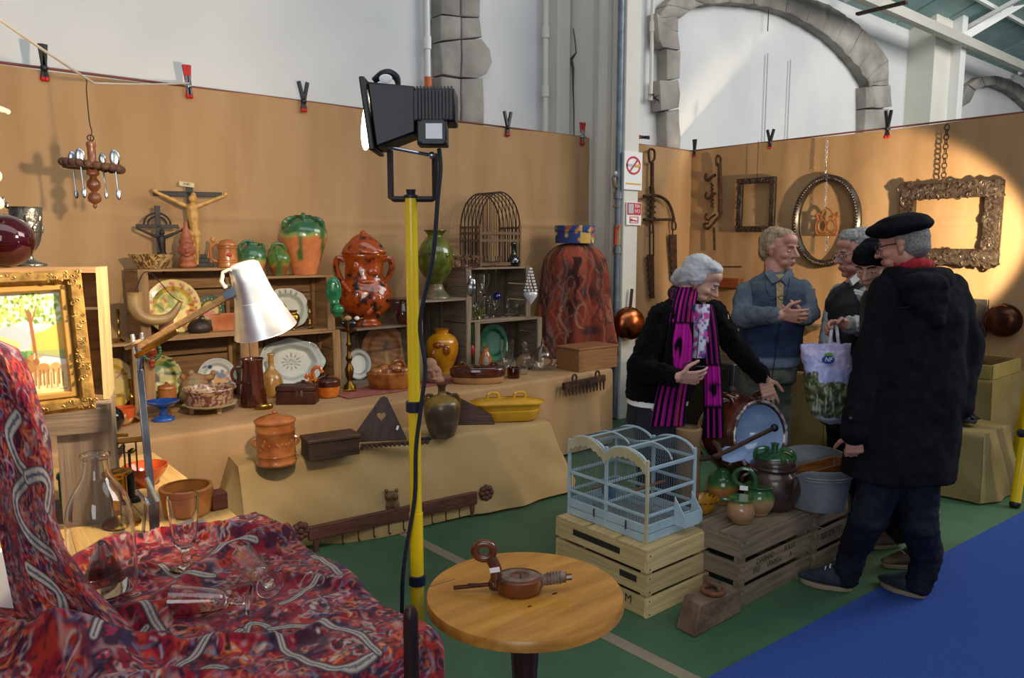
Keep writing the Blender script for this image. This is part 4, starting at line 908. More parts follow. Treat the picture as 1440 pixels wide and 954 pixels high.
for sx_ in (-cw_, cw_):
    for z in (4, 36, 46, zA): s.box('rail', (sx_, 0, z), (2.4, 2 * cd_, 3), M_cagew)
    for sy in (-cd_, cd_): s.box('post', (sx_, sy, 29), (3, 3, 58), M_cagew)
    for k in range(1, 8): y = -cd_ + 2 * cd_ * k / 8; s.tube('bar', [(sx_, y, 4), (sx_, y, zA)], .5, M_wire, 4, n=0)
s.box('floor_tray', (0, 0, 2), (2 * cw_, 2 * cd_, 2), M_cagew)
gp = glass('pink_glass', (.92, .78, .76))
s = Pot('glass_bonbon_box', 'round pink tinted lidded glass box at the crate corner', 'box', 657, YF + .07, Z5t)
s.lathe('box', [(16, 0), (18, 2), (19, 11)], gp, sm=0, shell=1.5); s.lathe('lid', [(20, 11), (19.5, 14), (15, 17), (5, 18), (0, 18.5)], gp, sm=0)
s = Pot('glass_compote', 'low clear glass footed compote in front of the arched cage', 'compote', 691, YF + .05, Z5t)
s.lathe('compote', [(9, 0), (8, 2), (3, 4), (4, 6), (11, 9), (14, 13), (15, 15)], G_glass, sm=0, shell=1.2)
s = Pot('black_decanter', 'small black glass decanter with a round stopper', 'decanter', 722, YF + .05, Z5t)
s.lathe('body', [(8, 0), (9.5, 4), (9, 9), (5, 15), (3, 20), (3, 27), (4, 28)], MATS['black_gloss']); s.ball('stopper', (0, 0, 31), (4.2, 4.2, 4.5), MATS['black_gloss']); s.ball('white_motif', (2, -8, 9), (3, 1.5, 3.5), M_steel)
# --- glassware inside
def goblet(label, px, Y, z, h, rb, rt_, kind='goblet', g=None, grp=None, name='glass_goblet'):
    s = Pot(name, label, 'glass', px, Y, z, grp); 
    s.lathe('glass', [(rb, 0), (rb * .9, .04 * h), (1.2, .12 * h), (1.1, .42 * h), (2.6, .46 * h), (1.6, .5 * h), (rt_ * .7, .6 * h), (rt_, .85 * h), (rt_, h), (rt_ - .9, h), (rt_ - .9, .85 * h), (rt_ * .55, .62 * h), (0, .56 * h)], g or G_glass, sm=0, ang=50); return s
zg = Z5b + .016
goblet('tall lobed clear glass goblet, left in the glass crate', 681, YF + .12, zg, 62, 9, 9)
goblet('clear goblet holding up the blue glass ball', 698, YF + .10, zg, 24, 6, 7)
s = Pot('blue_glass_ball', 'small deep blue glass ball among the goblets', 'ball', 699, YF + .10, zg + 24.8 * mpp((3.5, YF, 1.2)) ); s.ball('ball', (0, 0, 5.2), 6, mat('cobalt_glass', '10145A', .05, coat=1.0))
goblet('narrow clear liqueur glass right of the blue ball', 714, YF + .10, zg, 28, 5, 3.2)
goblet('clear tapered glass at the right of the glass crate', 727, YF + .08, zg, 16, 5, 9.5)
goblet('short clear goblet at the left post of the glass crate', 670, YF + .10, zg, 22, 7, 8)
goblet('small clear wine glass behind the lobed goblet', 689, YF + .20, zg, 30, 6, 6)
for k in range(3): pass
s = Pot('dark_moss_plant', 'little dark glass flowers in the corner of the glass crate', 'ornament', 673, YF + .04, zg)
for k in range(14): s.tube('sprig', [(random.uniform(-6, 6), random.uniform(-4, 4), 0), (random.uniform(-9, 9), random.uniform(-4, 4), random.uniform(8, 17))], [1.6, .8], G_olive, 5, n=0)
s = Pot('silver_flask', 'hanging silver flask on the left post of the glass crate', 'flask', 663, YF - .03, Z5b); s.t.location.z = ony(663, 417, YF).z
s.blob('flask', [((0, -3, 12), (7, 4, 12)), ((1, -3, 18), (6, 4, 9)), ((-2, -2, 26), (2.5, 2.5, 5))], M_steel, .7); s.tube('chain', [(-2, 0, 30), (-3, 0, 36)], .6, M_steel, 5, n=0)
s = Pot('crystal_pendant', 'crystal bead pendant lamp drop on the right post of the glass crate', 'pendant', 746, YF - .03, Z5b); s.t.location.z = ony(746, 428, YF).z
M_cry = mat('crystal', 'D8D6DA', .06, .1, coat=1.0)
for j in range(8):
    n = 3 + j; r = 1.2 + j * 1.05
    for i in range(n): s.ball('bead', (r * math.cos(2 * PI * i / n), r * .6 * math.sin(2 * PI * i / n) - 4, 50 - j * 4.3), (1.4, 1.4, 1.8), M_cry, seg=6, rings=5)
s.lathe('drop', [(0.5, 0), (4, 5), (9, 12), (10, 16), (8, 18), (2, 18)], M_cry, sm=0, seg=8, c=(0, -4, 0), sxy=(1, .6))
plate('round green glazed dish standing in the right crate', 694, YO + .06, TZ + .016, 20, None, rz_px=27, name='green_dish', m=glaze('mottled_green', '17543A', '2F7A54', ns=22, rough=.45, lo=.3, bump=.3, coat=.1))
s = Pot('brown_bottle', 'brown bottle with raised pale decoration', 'bottle', 683, 4.52, TZ); s.lathe('body', [(8, 0), (9.5, 3), (9.5, 15), (8, 26), (4.5, 34), (4, 39), (5, 40)], G_terrag); s.blob('relief', [((0, -8.5, 20), (5, 3, 8)), ((1, -8, 10), (4, 3, 5))], mat('pale_relief', '9C8A7C', .6), .8)
s = Pot('tall_glass', 'tall clear glass beaker in the right crate', 'glass', 713, 4.58, TZ); s.lathe('beaker', [(6, 0), (7, 3), (4, 8), (9, 13), (10, 44)], G_glass, sm=0, shell=1)
gs = glass('smoke_glass', (.55, .5, .5))
s = Pot('smoke_decanter', 'bell-shaped smoky glass decanter with a stopper', 'decanter', 738, 4.56, TZ); s.lathe('body', [(11, 0), (13, 3), (12, 14), (7, 22), (3, 27), (3, 32)], gs); s.ball('stopper', (0, 0, 34), (4, 4, 4), G_glass)
s = Pot('glass_carafe', 'round clear glass carafe with a pointed top', 'carafe', 763, 4.40, TZ); s.lathe('body', [(7, 0), (9, 2), (14, 12), (13, 22), (7, 31), (3, 35), (2.4, 40), (1, 47)], G_glass, shell=1.2); s.tube('spout', [(11, -2, 8), (17, -3, 8), (20, -3, 14)], 1.6, G_glass)
s = Pot('small_brown_pot', 'tiny brown glass pot at the table front', 'pot', 722, 4.28, TZ); s.lathe('pot', [(8.5, 0), (9, 2), (9, 14), (8.4, 15)], glass('amber_brown_glass', (.35, .16, .08)), sm=0, shell=1.5)
for px, l in ((709, 'small clear tumbler left of the tiny brown pot'), (735, 'small clear tumbler right of the tiny brown pot')):
    s = Pot('glass_tumbler', l, 'glass', px, 4.36, TZ); s.lathe('tumbler', [(6, 0), (6.5, 2), (7, 13)], G_glass, sm=0, shell=.9)
s = Pot('red_drop_pendant', 'red glass drop hanging on the crate side on a green cord', 'pendant', 664, YF - .02, .8); s.t.location.z = ony(664, 500, YF).z
s.ball('drop', (0, -2, 8), (3.2, 2.5, 7.5), mat('red_glass', 'A81818', .1, coat=.8)); s.tube('cord', [(0, -2, 15), (1, -1, 30), (-1, -1, 44)], .7, G_green)
# --- shawl stand, hat box, wooden box
s = Pot('draped_shawl', 'red paisley shawl draped over a tall shape by the pillar', 'shawl', 806, YF + .10, TZ)
def shawl_fn(u, v):
    a = 2 * PI * u; zz = 157 * (1 - v) ; w = 34 + 20 * v ** .45 + (1 + 4.5 * v) * math.sin(a * 8 + v * 2) + 2 * v * math.sin(a * 17 - v * 3) + 2.5 * mnoise.noise(Vector((math.cos(a) * 2, math.sin(a) * 2, v * 3)))
    w = min(w, 62); f = .6
    x = w * math.cos(a); y = w * f * math.sin(a)
    if v < .14: k = (v / .14) ** .55; x *= k; y *= k; zz = 157 * (1 - v * v / .14)
    return s.V((x * (1 - .02) + 4 * v, y, zz))
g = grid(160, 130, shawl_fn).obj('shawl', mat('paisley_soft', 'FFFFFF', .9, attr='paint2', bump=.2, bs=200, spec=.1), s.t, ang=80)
def soft_paisley(x, z, y):
    th = np.arctan2(y / .6, x) * 30; c = Canvas(th, z, '7E3E32'); n = vnoise(th, z, .05, 3); wv = np.sin(np.hypot(np.mod(th, 44) - 22, np.mod(z, 60) - 28) * .55 + n * 9)
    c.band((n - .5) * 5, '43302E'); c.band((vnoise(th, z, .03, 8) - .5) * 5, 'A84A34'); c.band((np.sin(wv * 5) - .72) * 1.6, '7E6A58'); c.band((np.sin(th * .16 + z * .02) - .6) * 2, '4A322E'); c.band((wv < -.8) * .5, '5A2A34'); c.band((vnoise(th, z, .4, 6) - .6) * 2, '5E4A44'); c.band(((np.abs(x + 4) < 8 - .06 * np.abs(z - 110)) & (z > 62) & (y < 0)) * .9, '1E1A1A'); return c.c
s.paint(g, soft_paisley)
def fold_cloth(co):
    th = np.arctan2(co[:, 1] / .6, co[:, 0]) * 34 * s.m; z = co[:, 2]; C0 = np.tile(rgb('7C3A2E'), (len(z), 1)).astype(float); F = FC0(th / s.m, z / s.m, C0); rs = random.Random(8); al = np.arange(len(z))
    F._b(al, (vnoise(th / s.m, z / s.m, .06, 3) - .5) * 5, '4A302C'); F._b(al, (vnoise(th / s.m, z / s.m, .05, 13) - .55) * 5, '9A4A36')
    for k in range(170):
        cx, cy, L, r = rs.uniform(-105, 105), rs.uniform(0, 160), rs.uniform(9, 26), rs.uniform(1, 2.2); P = [(cx + rs.uniform(2, 7) * math.sin(j * .5 + r) + (cx * .12) * j * .02, cy + L * (j - 6) * .35) for j in range(13)] if k % 3 else [(cx + L * .32 * math.cos(q + r) * (1 - q * .06), cy + L * .8 * math.sin(q + r) * (1 - q * .06)) for q in [j * .45 for j in range(9)]]; F.line(P, rs.uniform(.4, 1.0), rs.choice(['94785E', '5A3430', '8A5A48', '3E3230', 'A0543C', '6E6058']), 1.0)
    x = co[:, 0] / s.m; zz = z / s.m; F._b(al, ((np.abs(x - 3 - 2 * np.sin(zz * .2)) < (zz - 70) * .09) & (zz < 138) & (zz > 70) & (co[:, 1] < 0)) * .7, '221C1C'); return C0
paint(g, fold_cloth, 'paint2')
s = Pot('hat_box', 'blue hat box with orange flowers on top of the draped shawl', 'hat box', 808, YF + .10, TZ + 157 * s.m)
def hatp(x, z, y):
    c = Canvas(x, z, '2C3C74'); rs = random.Random(5)
    for k in range(24): cx, cz = rs.uniform(-28, 28), rs.uniform(2, 26); c.disc(cx, cz, 3, rs.choice(['C8803C', 'D0B060', '8A9A60', 'A8583C', 'C9A030']), 2.4, 1.2, k)
    c.band((np.abs(x - 9) < 1.6) * 1.0, 'C8A45A'); c.band(((x > 10) & (z < 14) & (x < 22)) * 1.0, 'C8A048'); return c.c
zs = [0, 0.1] + [i * 1.2 for i in range(1, 21)]
o = s.lathe('box', [(27, z) for z in zs[:15]], M_paintmatt, sm=0, seg=160, sxy=(1, .75)); s.paint(o, hatp)
o = s.lathe('lid', [(27.8, 16), (28, 17), (28, 20), (28, 23), (27.5, 24.5)], M_paintmatt, sm=0, seg=160, sxy=(1, .75)); s.paint(o, hatp)
s = Pot('wooden_box', 'plain brown wooden box with a lid at the table right end', 'box', 0, 0, 0, loc=Vector(((onz(806, 523, TZ).x + onz(866, 516, TZ).x) / 2, TY + .17, TZ)), face=False)
xw = onz(866, 516, TZ).x - onz(806, 523, TZ).x
M_bx = wood('pine_box', '7A5232', '94683E', 'x', .5)
b = MB(); b.box((0, 0, .085), (xw, .26, .17)); b.obj('case', M_bx, s.t, bev=.003); b = MB(); b.box((0, 0, .178), (xw + .012, .272, .016)); b.obj('lid', M_bx, s.t, bev=.003)
# ================================================================== LOW BENCH
def bench_z(): return BZ
class PotAt(Pot):
    def __init__(s, name, label, cat, px, py, z, turn=0.0, group=None, depth=None, dz=0.0015):
        p = pd(px, py, depth) if depth else onz(px, py, z)
        Pot.__init__(s, name, label, cat, 0, 0, 0, group, True, turn, loc=p, dz=dz)
ZB = BZ + .003
s = PotAt('stoneware_crock', 'tall brown glazed lidded crock on the left end of the bench', 'crock', 389, 652, ZB)
G_crock = glaze('crock_glaze', '8A4A20', 'A86430', rough=.18, ns=10, bump=.2)
s.lathe('body', [(26, 0), (27.5, 2), (27.5, 4), (26.5, 5), (26.5, 13), (27.3, 14), (26.6, 16), (26.6, 46), (27.4, 47), (27.4, 49), (26.6, 51), (26.8, 58), (27.5, 60)], G_crock, sm=0, seg=40); s.lathe('lid', [(28.5, 60), (28.5, 62.5), (24, 65), (12, 69), (5, 70), (0, 70.5)], G_crock, sm=0, seg=40)
s.lathe('knob', [(3, 69), (2.4, 71), (4.5, 73), (4, 75.5), (0, 76.5)], G_crock, sm=0)
for (x, z, r) in ((-16, 30, 3.5), (-14, 36, 3), (-19, 24, 3), (-8, 30, 2.2), (2, 31, 2.4), (8, 31, 2.4), (13, 30, 2.6), (17, 31, 2.6), (20, 32, 4)): s.ball('relief', (x, -math.sqrt(max(1, 26.2 ** 2 - x * x)), z), (r, 1.0, r * 1.2), G_crock, seg=8, rings=6)
for sg in (-1, 1): s.tube('lug', [(sg * 26, -3, 26), (sg * 30, -4, 30), (sg * 30, -4, 35), (sg * 26, -3, 38)], 2.2, G_crock)
s = PotAt('dark_chest', 'low dark wooden chest with a flat lid on the bench', 'chest', 465, 640, ZB, turn=.30)
M_dw = wood('dark_oak', '2E1F16', '4A3424', 'x', .5)
s.box('case', (0, 0, 12), (72, 38, 24), M_dw, bev=.6); s.box('lid', (0, -.5, 26.5), (75, 41, 5), M_dw, bev=1); s.box('lid_panel', (0, 0, 29.3), (44, 22, 1), M_dw, bev=.4)
s = PotAt('wooden_board', 'dark triangular wooden board with a heart-shaped hole on the bench', 'board', 538, 620, ZB)
out = [(-46, 0), (34, 0), (8, 60), (3, 62), (-2, 60)]
hole = []
for i in range(20):
    a = 2 * PI * i / 20; hole.append((.42 * 16 * math.sin(a) ** 3 * .9, .42 * (13 * math.cos(a) - 5 * math.cos(2 * a) - 2 * math.cos(3 * a) - math.cos(4 * a))))
hole = [(-hx, hz) for hx, hz in hole]; H = [(hx - 1, hz + 34) for hx, hz in hole]
def ray_out(p, c, poly):
    d = (p[0] - c[0], p[1] - c[1]); best = 1e9
    for (a, b) in zip(poly, poly[1:] + poly[:1]):
        ex, ey = b[0] - a[0], b[1] - a[1]; den = d[0] * ey - d[1] * ex
        if abs(den) < 1e-9: continue
        t = ((a[0] - c[0]) * ey - (a[1] - c[1]) * ex) / den; q = ((a[0] - c[0]) * d[1] - (a[1] - c[1]) * d[0]) / den
        if t > 0 and -1e-6 <= q <= 1 + 1e-6: best = min(best, t)
    return (c[0] + d[0] * best, c[1] + d[1] * best)
cH = (-1, 36); angs = sorted(set([math.atan2(y - cH[1], x - cH[0]) for x, y in out] + [2 * PI * k / 40 - PI for k in range(40)]))
O2 = [ray_out((cH[0] + math.cos(a), cH[1] + math.sin(a)), cH, out) for a in angs]; H2 = [ray_out((cH[0] + math.cos(a), cH[1] + math.sin(a)), cH, H) for a in angs]
Mx = Matrix.Rotation(-.18, 4, 'X') @ frame_m((0, 0, 0), (1, 0, 0), (0, 0, 1)); b = MB(); b.ringplate([(x * s.m, y * s.m) for x, y in O2], [(x * s.m, y * s.m) for x, y in H2], 4 * s.m, Mx)
b.obj('board', wood('walnut', '2A1710', '42281C', 'z', .45), s.t, ang=30); s.box('price_tag', (21, -3.4, 18), (3, .6, 6), M_paper, rot=(-.18, .35, 0))
s = PotAt('iron_comb', 'blackened spiky iron strip lying before the triangular board', 'tool', 556, 627, ZB, turn=.10)
s.box('strip', (0, 0, 3), (96, 7, 4), M_iron, bev=.8)
for k in range(15): s.box('tooth', (-46 + 6.4 * k, -5, 2.4), (3.6, 8, 3), M_iron, rot=(0, 0, random.uniform(-.3, .3)))
for k in range(4): s.ball('rag', (34 + 4 * k, 1, 5 + k % 2), (6, 4, 3), mat('black_rag', '15151A', .9))
s = PotAt('oil_jar', 'brown two-handled jar with a narrow neck on the bench', 'jar', 622, 613, ZB)
def jarp(x, z, y):
    c = Canvas(x, z, '4A3A2C'); c.band((vnoise(np.arctan2(y, x) * 14, z * .5, .22, 2) - .5) * 3, '5E4E40'); c.band((z - 44 + (vnoise(x, y, .2, 5) - .5) * 14) / 4, '7A6020'); c.band((z - 62) / 3, '4E3424'); return c.c
o = s.lathe('body', [(17, 0), (18, 2), (23, 18), (26, 36), (24, 48), (17, 55), (8, 58), (5.5, 61), (5.5, 68), (7, 72), (8, 74)], M_paint, seg=48, sm=5); s.paint(o, jarp)
for sg in (-1, 1): s.tube('handle', [(sg * 12, 0, 57), (sg * 20, 0, 58), (sg * 24, 0, 50), (sg * 24, 0, 42)], 2.4, glaze('jar_handle', '6A521C', '4A3620'))
s = PotAt('wooden_wedge', 'dark red wooden wedge standing behind the yellow tureen', 'board', 660, 597, ZB)
Mx = Matrix.Rotation(-.12, 4, 'X') @ frame_m((0, 0, 0), (1, 0, 0), (0, 0, 1)); b = MB(); b.prism([(x * s.m, y * s.m) for x, y in ((-30, 0), (36, 0), (30, 14), (-28, 45), (-37, 47), (-38, 40))], 5 * s.m, Mx); b.obj('board', wood('red_walnut', '32180F', '4E2818', 'x', .4), s.t, ang=30)
s = PotAt('yellow_tureen', 'long yellow glazed pottery dish with a two-handled lid', 'tureen', 713, 590, ZB, turn=.16)
for zz, ry, h0 in ((0, 1, 0),):
    pass
def stad(L, W, n=10): return [(L * (1 if math.cos(a) > 0 else -1) * .62 + W * .9 * math.cos(a), W * math.sin(a)) for a in [2 * PI * i / 36 + .001 for i in range(36)]]
def loft(s, name, secs, m, ang=40):
    vs = []; fs = []; n = 36
    for (L, W, z) in secs: vs += [s.V((x, y, z)) for x, y in stad(L, W)]
    for j in range(len(secs) - 1):
        for i in range(n): fs.append((j * n + i, j * n + (i + 1) % n, (j + 1) * n + (i + 1) % n, (j + 1) * n + i))
    fs.append(tuple(range(n - 1, -1, -1))); fs.append(tuple((len(secs) - 1) * n + i for i in range(n)))
    b = MB(); b.add(vs, fs); return b.obj(name, m, s.t, ang=ang)
G_yt = glaze('mustard_glaze', 'BE8A16', 'CE9C26', ns=5, rough=.22)
loft(s, 'dish', [(40, 16, 0), (42, 18, 2), (46, 20, 12), (46.5, 20.5, 14), (45, 19, 15), (48, 21, 22), (49, 22, 24)], G_yt); loft(s, 'lid', [(52, 24, 24.2), (52, 24, 26), (46, 19, 29), (30, 10, 31)], G_yt)
for x in (-20, 18): s.tube('handle', [(x - 8, 0, 29), (x - 6, 0, 37), (x + 6, 0, 37), (x + 8, 0, 29)], 2.2, G_yt)
# rack with hooks leaning on the bench front, carved ornament, spiked rack on the table front
off = Vector((-.45, -.55, 0)) * .05
A = onz(447, 772, 0) + off; Bp = onz(664, 724, 0) + off; d = (Bp - A).normalized()
t = thing('hook_rack', 'long rusty wooden rack with wire hooks leaning on the bench front', 'rack', A)
ux = Vector((0, 0, 1)); L = (Bp - A).length
M_rust = wood('rust_wood', '4A2A20', '6A4030', 'x', .7)
b = MB(); b.bar(d * -.04 + ux * .105, d * (L + .03) + ux * .115, 0.03, 0.075); b.obj('board', M_rust, t, bev=.004)
for k, (q, lab) in enumerate(((0, 0), (L, 1))):
    b = MB(); b.bar(d * q + ux * .0, d * q + ux * .09, 0.024, 0.028, up=d); b.obj('leg', M_rust, t, bev=.004)
    bb = []
    for j in range(9): a = j * 2 * PI / 8; bb.append((d * (q + (-.08 if k == 0 else .10)) + d * (.032 * math.cos(a) * (j < 8)) + ux * (.13 + .032 * math.sin(a) * (j < 8)), .02))
    b = MB(); [b.ball(c, r, 10, 7) for c, r in bb]; b.obj('carved_end', M_rust, t)
nrm = Vector((d.y, -d.x, 0))
for k in range(9):
    q = d * (.14 + (L - .2) * k / 8.4) + nrm * .02; b = MB(); b.tube(spline([q + ux * .075, q + ux * .03, q + nrm * .012 + ux * .018, q + nrm * .022 + ux * .03], 4), .0035, 6); b.obj('hook', M_iron, t)
p = onz(553, 722, .10); s = Pot('owl_carving', 'small carved brown owl ornament fixed on the bench front', 'carving', 0, 0, 0, loc=p + Vector((-.02, -.02, .0)))
s.blob('owl', [((0, 0, 4), (9, 5, 5)), ((0, 0, 14), (11, 5, 10)), ((0, 0, 26), (10, 5, 9)), ((-4.5, -4, 28), (4.5, 3, 4.5)), ((4.5, -4, 28), (4.5, 3, 4.5)), ((-5, -4, 13), (4, 3, 5)), ((5, -4, 13), (4, 3, 5)), ((-7, 0, 35), (3, 3, 3)), ((7, 0, 35), (3, 3, 3))], mat('carved_brown', '5A4028', .8, col2='7A5A3A', ns=20), .9)
A = ony(792, 552, TY - .05); Bp = ony(850, 538, TY - .05)
t = thing('spiked_rack', 'black iron spiked rack with two rings on the table front', 'rack', A); d = (Bp - A); d.z = 0; L = d.length; d.normalize()
b = MB(); b.bar((0, 0, .045), d * L + Vector((0, 0, .06)), .03, .05); b.obj('bar', M_iron, t, bev=.004)
for k in range(12): q = d * (L * (k + .5) / 12); b = MB(); b.tube([q + Vector((0, -.01, .04)), q + Vector((-.01, -.02, -.03))], [.012, .006], 6); b.obj('spike', M_iron, t)
for f in (.26, .82): b = MB(); q = d * L * f; b.tube([q + Vector((.022 * math.cos(a), 0, .095 + .028 * math.sin(a))) for a in [2 * PI * i / 16 for i in range(16)]], .008, 6, True); b.obj('ring', M_iron, t)
# ================================================================== SIDE TABLE AT LEFT
SZ = 0.70; SXR = 0.865
t = thing('side_table', 'pale wooden side table running in from the left foreground', 'table', (.2, 2.5, 0))
M_pine = wood('pine_top', 'B08A4E', 'C9A468', 'y', .5)
for k in range(5): b = MB(); b.box((0, 0, 0), (.245, 2.10, .028)); b.obj('plank', M_pine, t, loc=(SXR - .2 - .124 - .248 * k, 0, SZ - .014), smooth=False)
for x in (-.5, .6):
    for y in (-.98, .98): b = MB(); b.box((0, 0, 0), (.06, .06, SZ - .03)); b.obj('leg', M_dw, t, loc=(x, y, (SZ - .03) / 2), smooth=False)
class FC:
    """painted cloth: strokes blended only where they fall"""
    def __init__(s, x, y, c): s.x = x; s.y = y; s.c = c
    def _b(s, i, m, col): m = np.clip(m, 0, 1)[:, None]; s.c[i] = s.c[i] * (1 - m) + rgb(col) * m
    def line(s, pts, w, col, soft=.004):
        P = np.array(pts); i = np.where((s.x > P[:, 0].min() - w - soft) & (s.x < P[:, 0].max() + w + soft) & (s.y > P[:, 1].min() - w - soft) & (s.y < P[:, 1].max() + w + soft))[0]
        if not len(i): return
        X = s.x[i]; Y = s.y[i]; m = np.zeros(len(i))
        for a, b in zip(P[:-1], P[1:]):
            d = b - a; L = d @ d + 1e-12; t = np.clip(((X - a[0]) * d[0] + (Y - a[1]) * d[1]) / L, 0, 1); m = np.maximum(m, .5 - (np.hypot(X - a[0] - t * d[0], Y - a[1] - t * d[1]) - w) / soft)
        s._b(i, m, col)
    def disc(s, cx, cy, r, col, ry=None, rot=0, soft=.004):
        R = max(r, ry or r) + soft; i = np.where((np.abs(s.x - cx) < R) & (np.abs(s.y - cy) < R))[0]
        if not len(i): return
        c, q = math.cos(rot), math.sin(rot); dx = s.x[i] - cx; dy = s.y[i] - cy; dx, dy = dx * c + dy * q, -dx * q + dy * c
        s._b(i, .5 - (np.sqrt((dx / r) ** 2 + (dy / (ry or r)) ** 2) - 1) * min(r, ry or r) / soft, col)
def boteh(cx, cy, L, rot, curl=1, fat=.26):
    up_, lo_ = [], []
    for k in range(19):
        t = k / 18; yc = curl * L * .42 * max(0, t - .25) ** 2; w = L * fat * math.sin(PI * t ** .62) * (1 - .45 * t); x = L * (t - .5) - .12 * L * max(0, t - .7)
        up_.append((x, yc + w)); lo_.append((x, yc - w))
    P = up_ + lo_[::-1]; c, q = math.cos(rot), math.sin(rot); return [(cx + x * c - y * q, cy + x * q + y * c) for x, y in P + P[:1]]
def paisley(X, Y, seed, big, W, H, n=260):
    rs = random.Random(seed); a = vnoise(X, Y, 14, seed); b2 = vnoise(X, Y, 26, seed + 1); f = vnoise(X, Y, 120, seed + 2); g = vnoise(X, Y, 60, seed + 3)
    C = np.tile(rgb('7A1622'), (len(X), 1)).astype(float); F = FC(X, Y, C); al = np.arange(len(X))
    F._b(al, (a - .62) * 9, '40182A'); F._b(al, (b2 - .55) * 9, '962A20'); F._b(al, (.25 - a) * 9, '34283E')
    for k in range(n):
        cx, cy = rs.uniform(0, W), rs.uniform(0, H); L = rs.uniform(.022, .07); r = rs.uniform(0, 6.28); col = rs.choice(['B0342A', 'B8562E', '5A5A70', '961E3C', '8A7A7C', 'A83A4A', 'C06A34', '3A1C2A', '9A8478', 'A02830'])
        P = boteh(cx, cy, L, r, rs.choice((-1, 1))); F.line(P, rs.uniform(.0018, .0036), col); F.disc(cx, cy, L * .2, rs.choice(['B04A2A', '56546E', '8A2038', '2A1A28', 'A89888']), L * .1, r)
        if rs.random() < .5: F.line([(cx + L * .7 * math.cos(r + q * .5) * (1 - q * .05), cy + L * .7 * math.sin(r + q * .5) * (1 - q * .05)) for q in range(10)], .0022, rs.choice(['8E8288', 'A8502E', '3A3450']))
    for (cx, cy, L, r, cu) in big:
        P = boteh(cx, cy, L, r, cu, .20); F.line(P, .0115, '3A2030'); F.line(P, .0092, 'B0A597'); F.line(P, .0030, '56505C')
        Q = boteh(cx, cy, L * .74, r, cu, .17); F.line(Q, .003, 'A8442E'); F.line(boteh(cx, cy, L * .5, r, cu, .15), .003, '7A6A78')
        for q in range(9): F.disc(cx + (q - 4) * L * .07 * math.cos(r), cy + (q - 4) * L * .07 * math.sin(r), .008, rs.choice(['C0602E', '9A2A38', 'A89A90']), .005, r)
    F._b(al, (f - .55) * 2.2, '2A1420'); F._b(al, (g - .66) * 2.4, 'B08A80'); return C
M_pais = mat('paisley_wool', 'FFFFFF', .92, attr='paint', bump=.25, bs=400, sheen=.15, spec=.08)
shw = thing('paisley_shawl', 'red paisley shawl heaped over the side table in the left foreground', 'shawl', (.5, 2.0, SZ))
SH0, SH1, SY0, SY1 = -.35, 1.20, 1.22, 2.62
def ridge(x, y, ax, ay, bx, by, w, h):
    dx, dy = bx - ax, by - ay; t = max(0, min(1, ((x - ax) * dx + (y - ay) * dy) / (dx * dx + dy * dy))); q = math.hypot(x - ax - t * dx, y - ay - t * dy) / w
    return h * math.exp(-q * q) * (1 - .35 * abs(2 * t - 1))
RID = [(.30, 2.30, .55, 2.44, .05, .07), (.55, 2.46, .86, 2.27, .035, .05), (.50, 2.02, .70, 2.16, .035, .035), (.70, 2.18, .92, 2.22, .04, .05), (.30, 1.96, .52, 1.88, .03, .05), (.22, 1.80, .42, 1.74, .035, .06), (.40, 1.72, .62, 1.62, .025, .035), (.28, 1.62, .50, 1.50, .03, .05), (.46, 1.86, .66, 1.93, .02, .02), (.60, 1.60, .84, 1.62, .02, .018), (.12, 1.95, .30, 1.70, .06, .10), (.78, 1.95, .90, 1.75, .018, .02), (.35, 2.12, .50, 2.22, .03, .04)]
BIGS = [] if True else [(.92, .58, .42, -.28, 1), (.98, .86, .26, .5, -1), (.64, .30, .30, .9, 1), (.74, 1.02, .26, 2.6, 1), (1.16, .40, .24, 1.4, -1), (.55, .62, .24, 2.2, -1), (1.05, 1.12, .22, .2, 1), (.40, .9, .26, 1.2, 1)]
def shawl_pt(u, v):
    x = SH0 + (SH1 - SH0) * u; y = SY0 + (SY1 - SY0) * v
    yb = 2.44 + .035 * math.sin(x * 9) + .03 * mnoise.noise(Vector((x * 6, 3, 1)))
    h = sum(ridge(x, y, *r) for r in RID) + .012 * mnoise.noise(Vector((x * 7, y * 7, 2))) + .006 * mnoise.noise(Vector((x * 22, y * 22, 5))) + .010
    lift = max(0, .20 - x); h += .9 * lift ** 1.25 * (1 + .35 * mnoise.noise(Vector((x * 8, y * 6, 8))))
    z = SZ + max(.004, h); X = x; Y = min(y, yb) if y > yb else y
    if y > yb: z = SZ + max(.004, h * .6) * max(0, 1 - (y - yb) / .1) + .003
    e = SXR + .045 + .012 * math.sin(y * 14)
    if x > e:
        o = x - e; X = e + min(o, .03) + .10 * o + .012 * math.sin(y * 21 + 1) * o / .2; z = SZ + max(.004, h) - max(0, o - .015) * .97
    if y < 1.43:
        o = 1.43 - y; Y = 1.43 - min(o, .03) - .12 * o + .015 * math.sin(x * 19) * o / .2; z -= max(0, o - .015) * .97
    return (X - .5, Y - 2.0, z - SZ)
NU, NV = 600, 540
g = grid(NU, NV, shawl_pt).obj('spread', M_pais, shw, ang=80)
uu, vv = np.meshgrid(np.linspace(0, 1, NU), np.linspace(0, 1, NV)); cl = paisley(uu.ravel() * 1.55, vv.ravel() * 1.4, 3, BIGS, 1.55, 1.4, 1300)
def cream(F, P, w=.011):
    P = [(v.x, v.y) for v in spline([(x, y, 0) for x, y in P], 5)]; F.line(P, w + .004, '32202C', .003); F.line(P, w, 'A69A8A', .005); F.line(P, w * .22, '4E4A58', .002)
    for q in range(0, len(P), 2): F.disc(P[q][0], P[q][1], w * .42, '5A5664', w * .42, 0, .002)
FS = FC(uu.ravel() * 1.55, vv.ravel() * 1.4, cl)
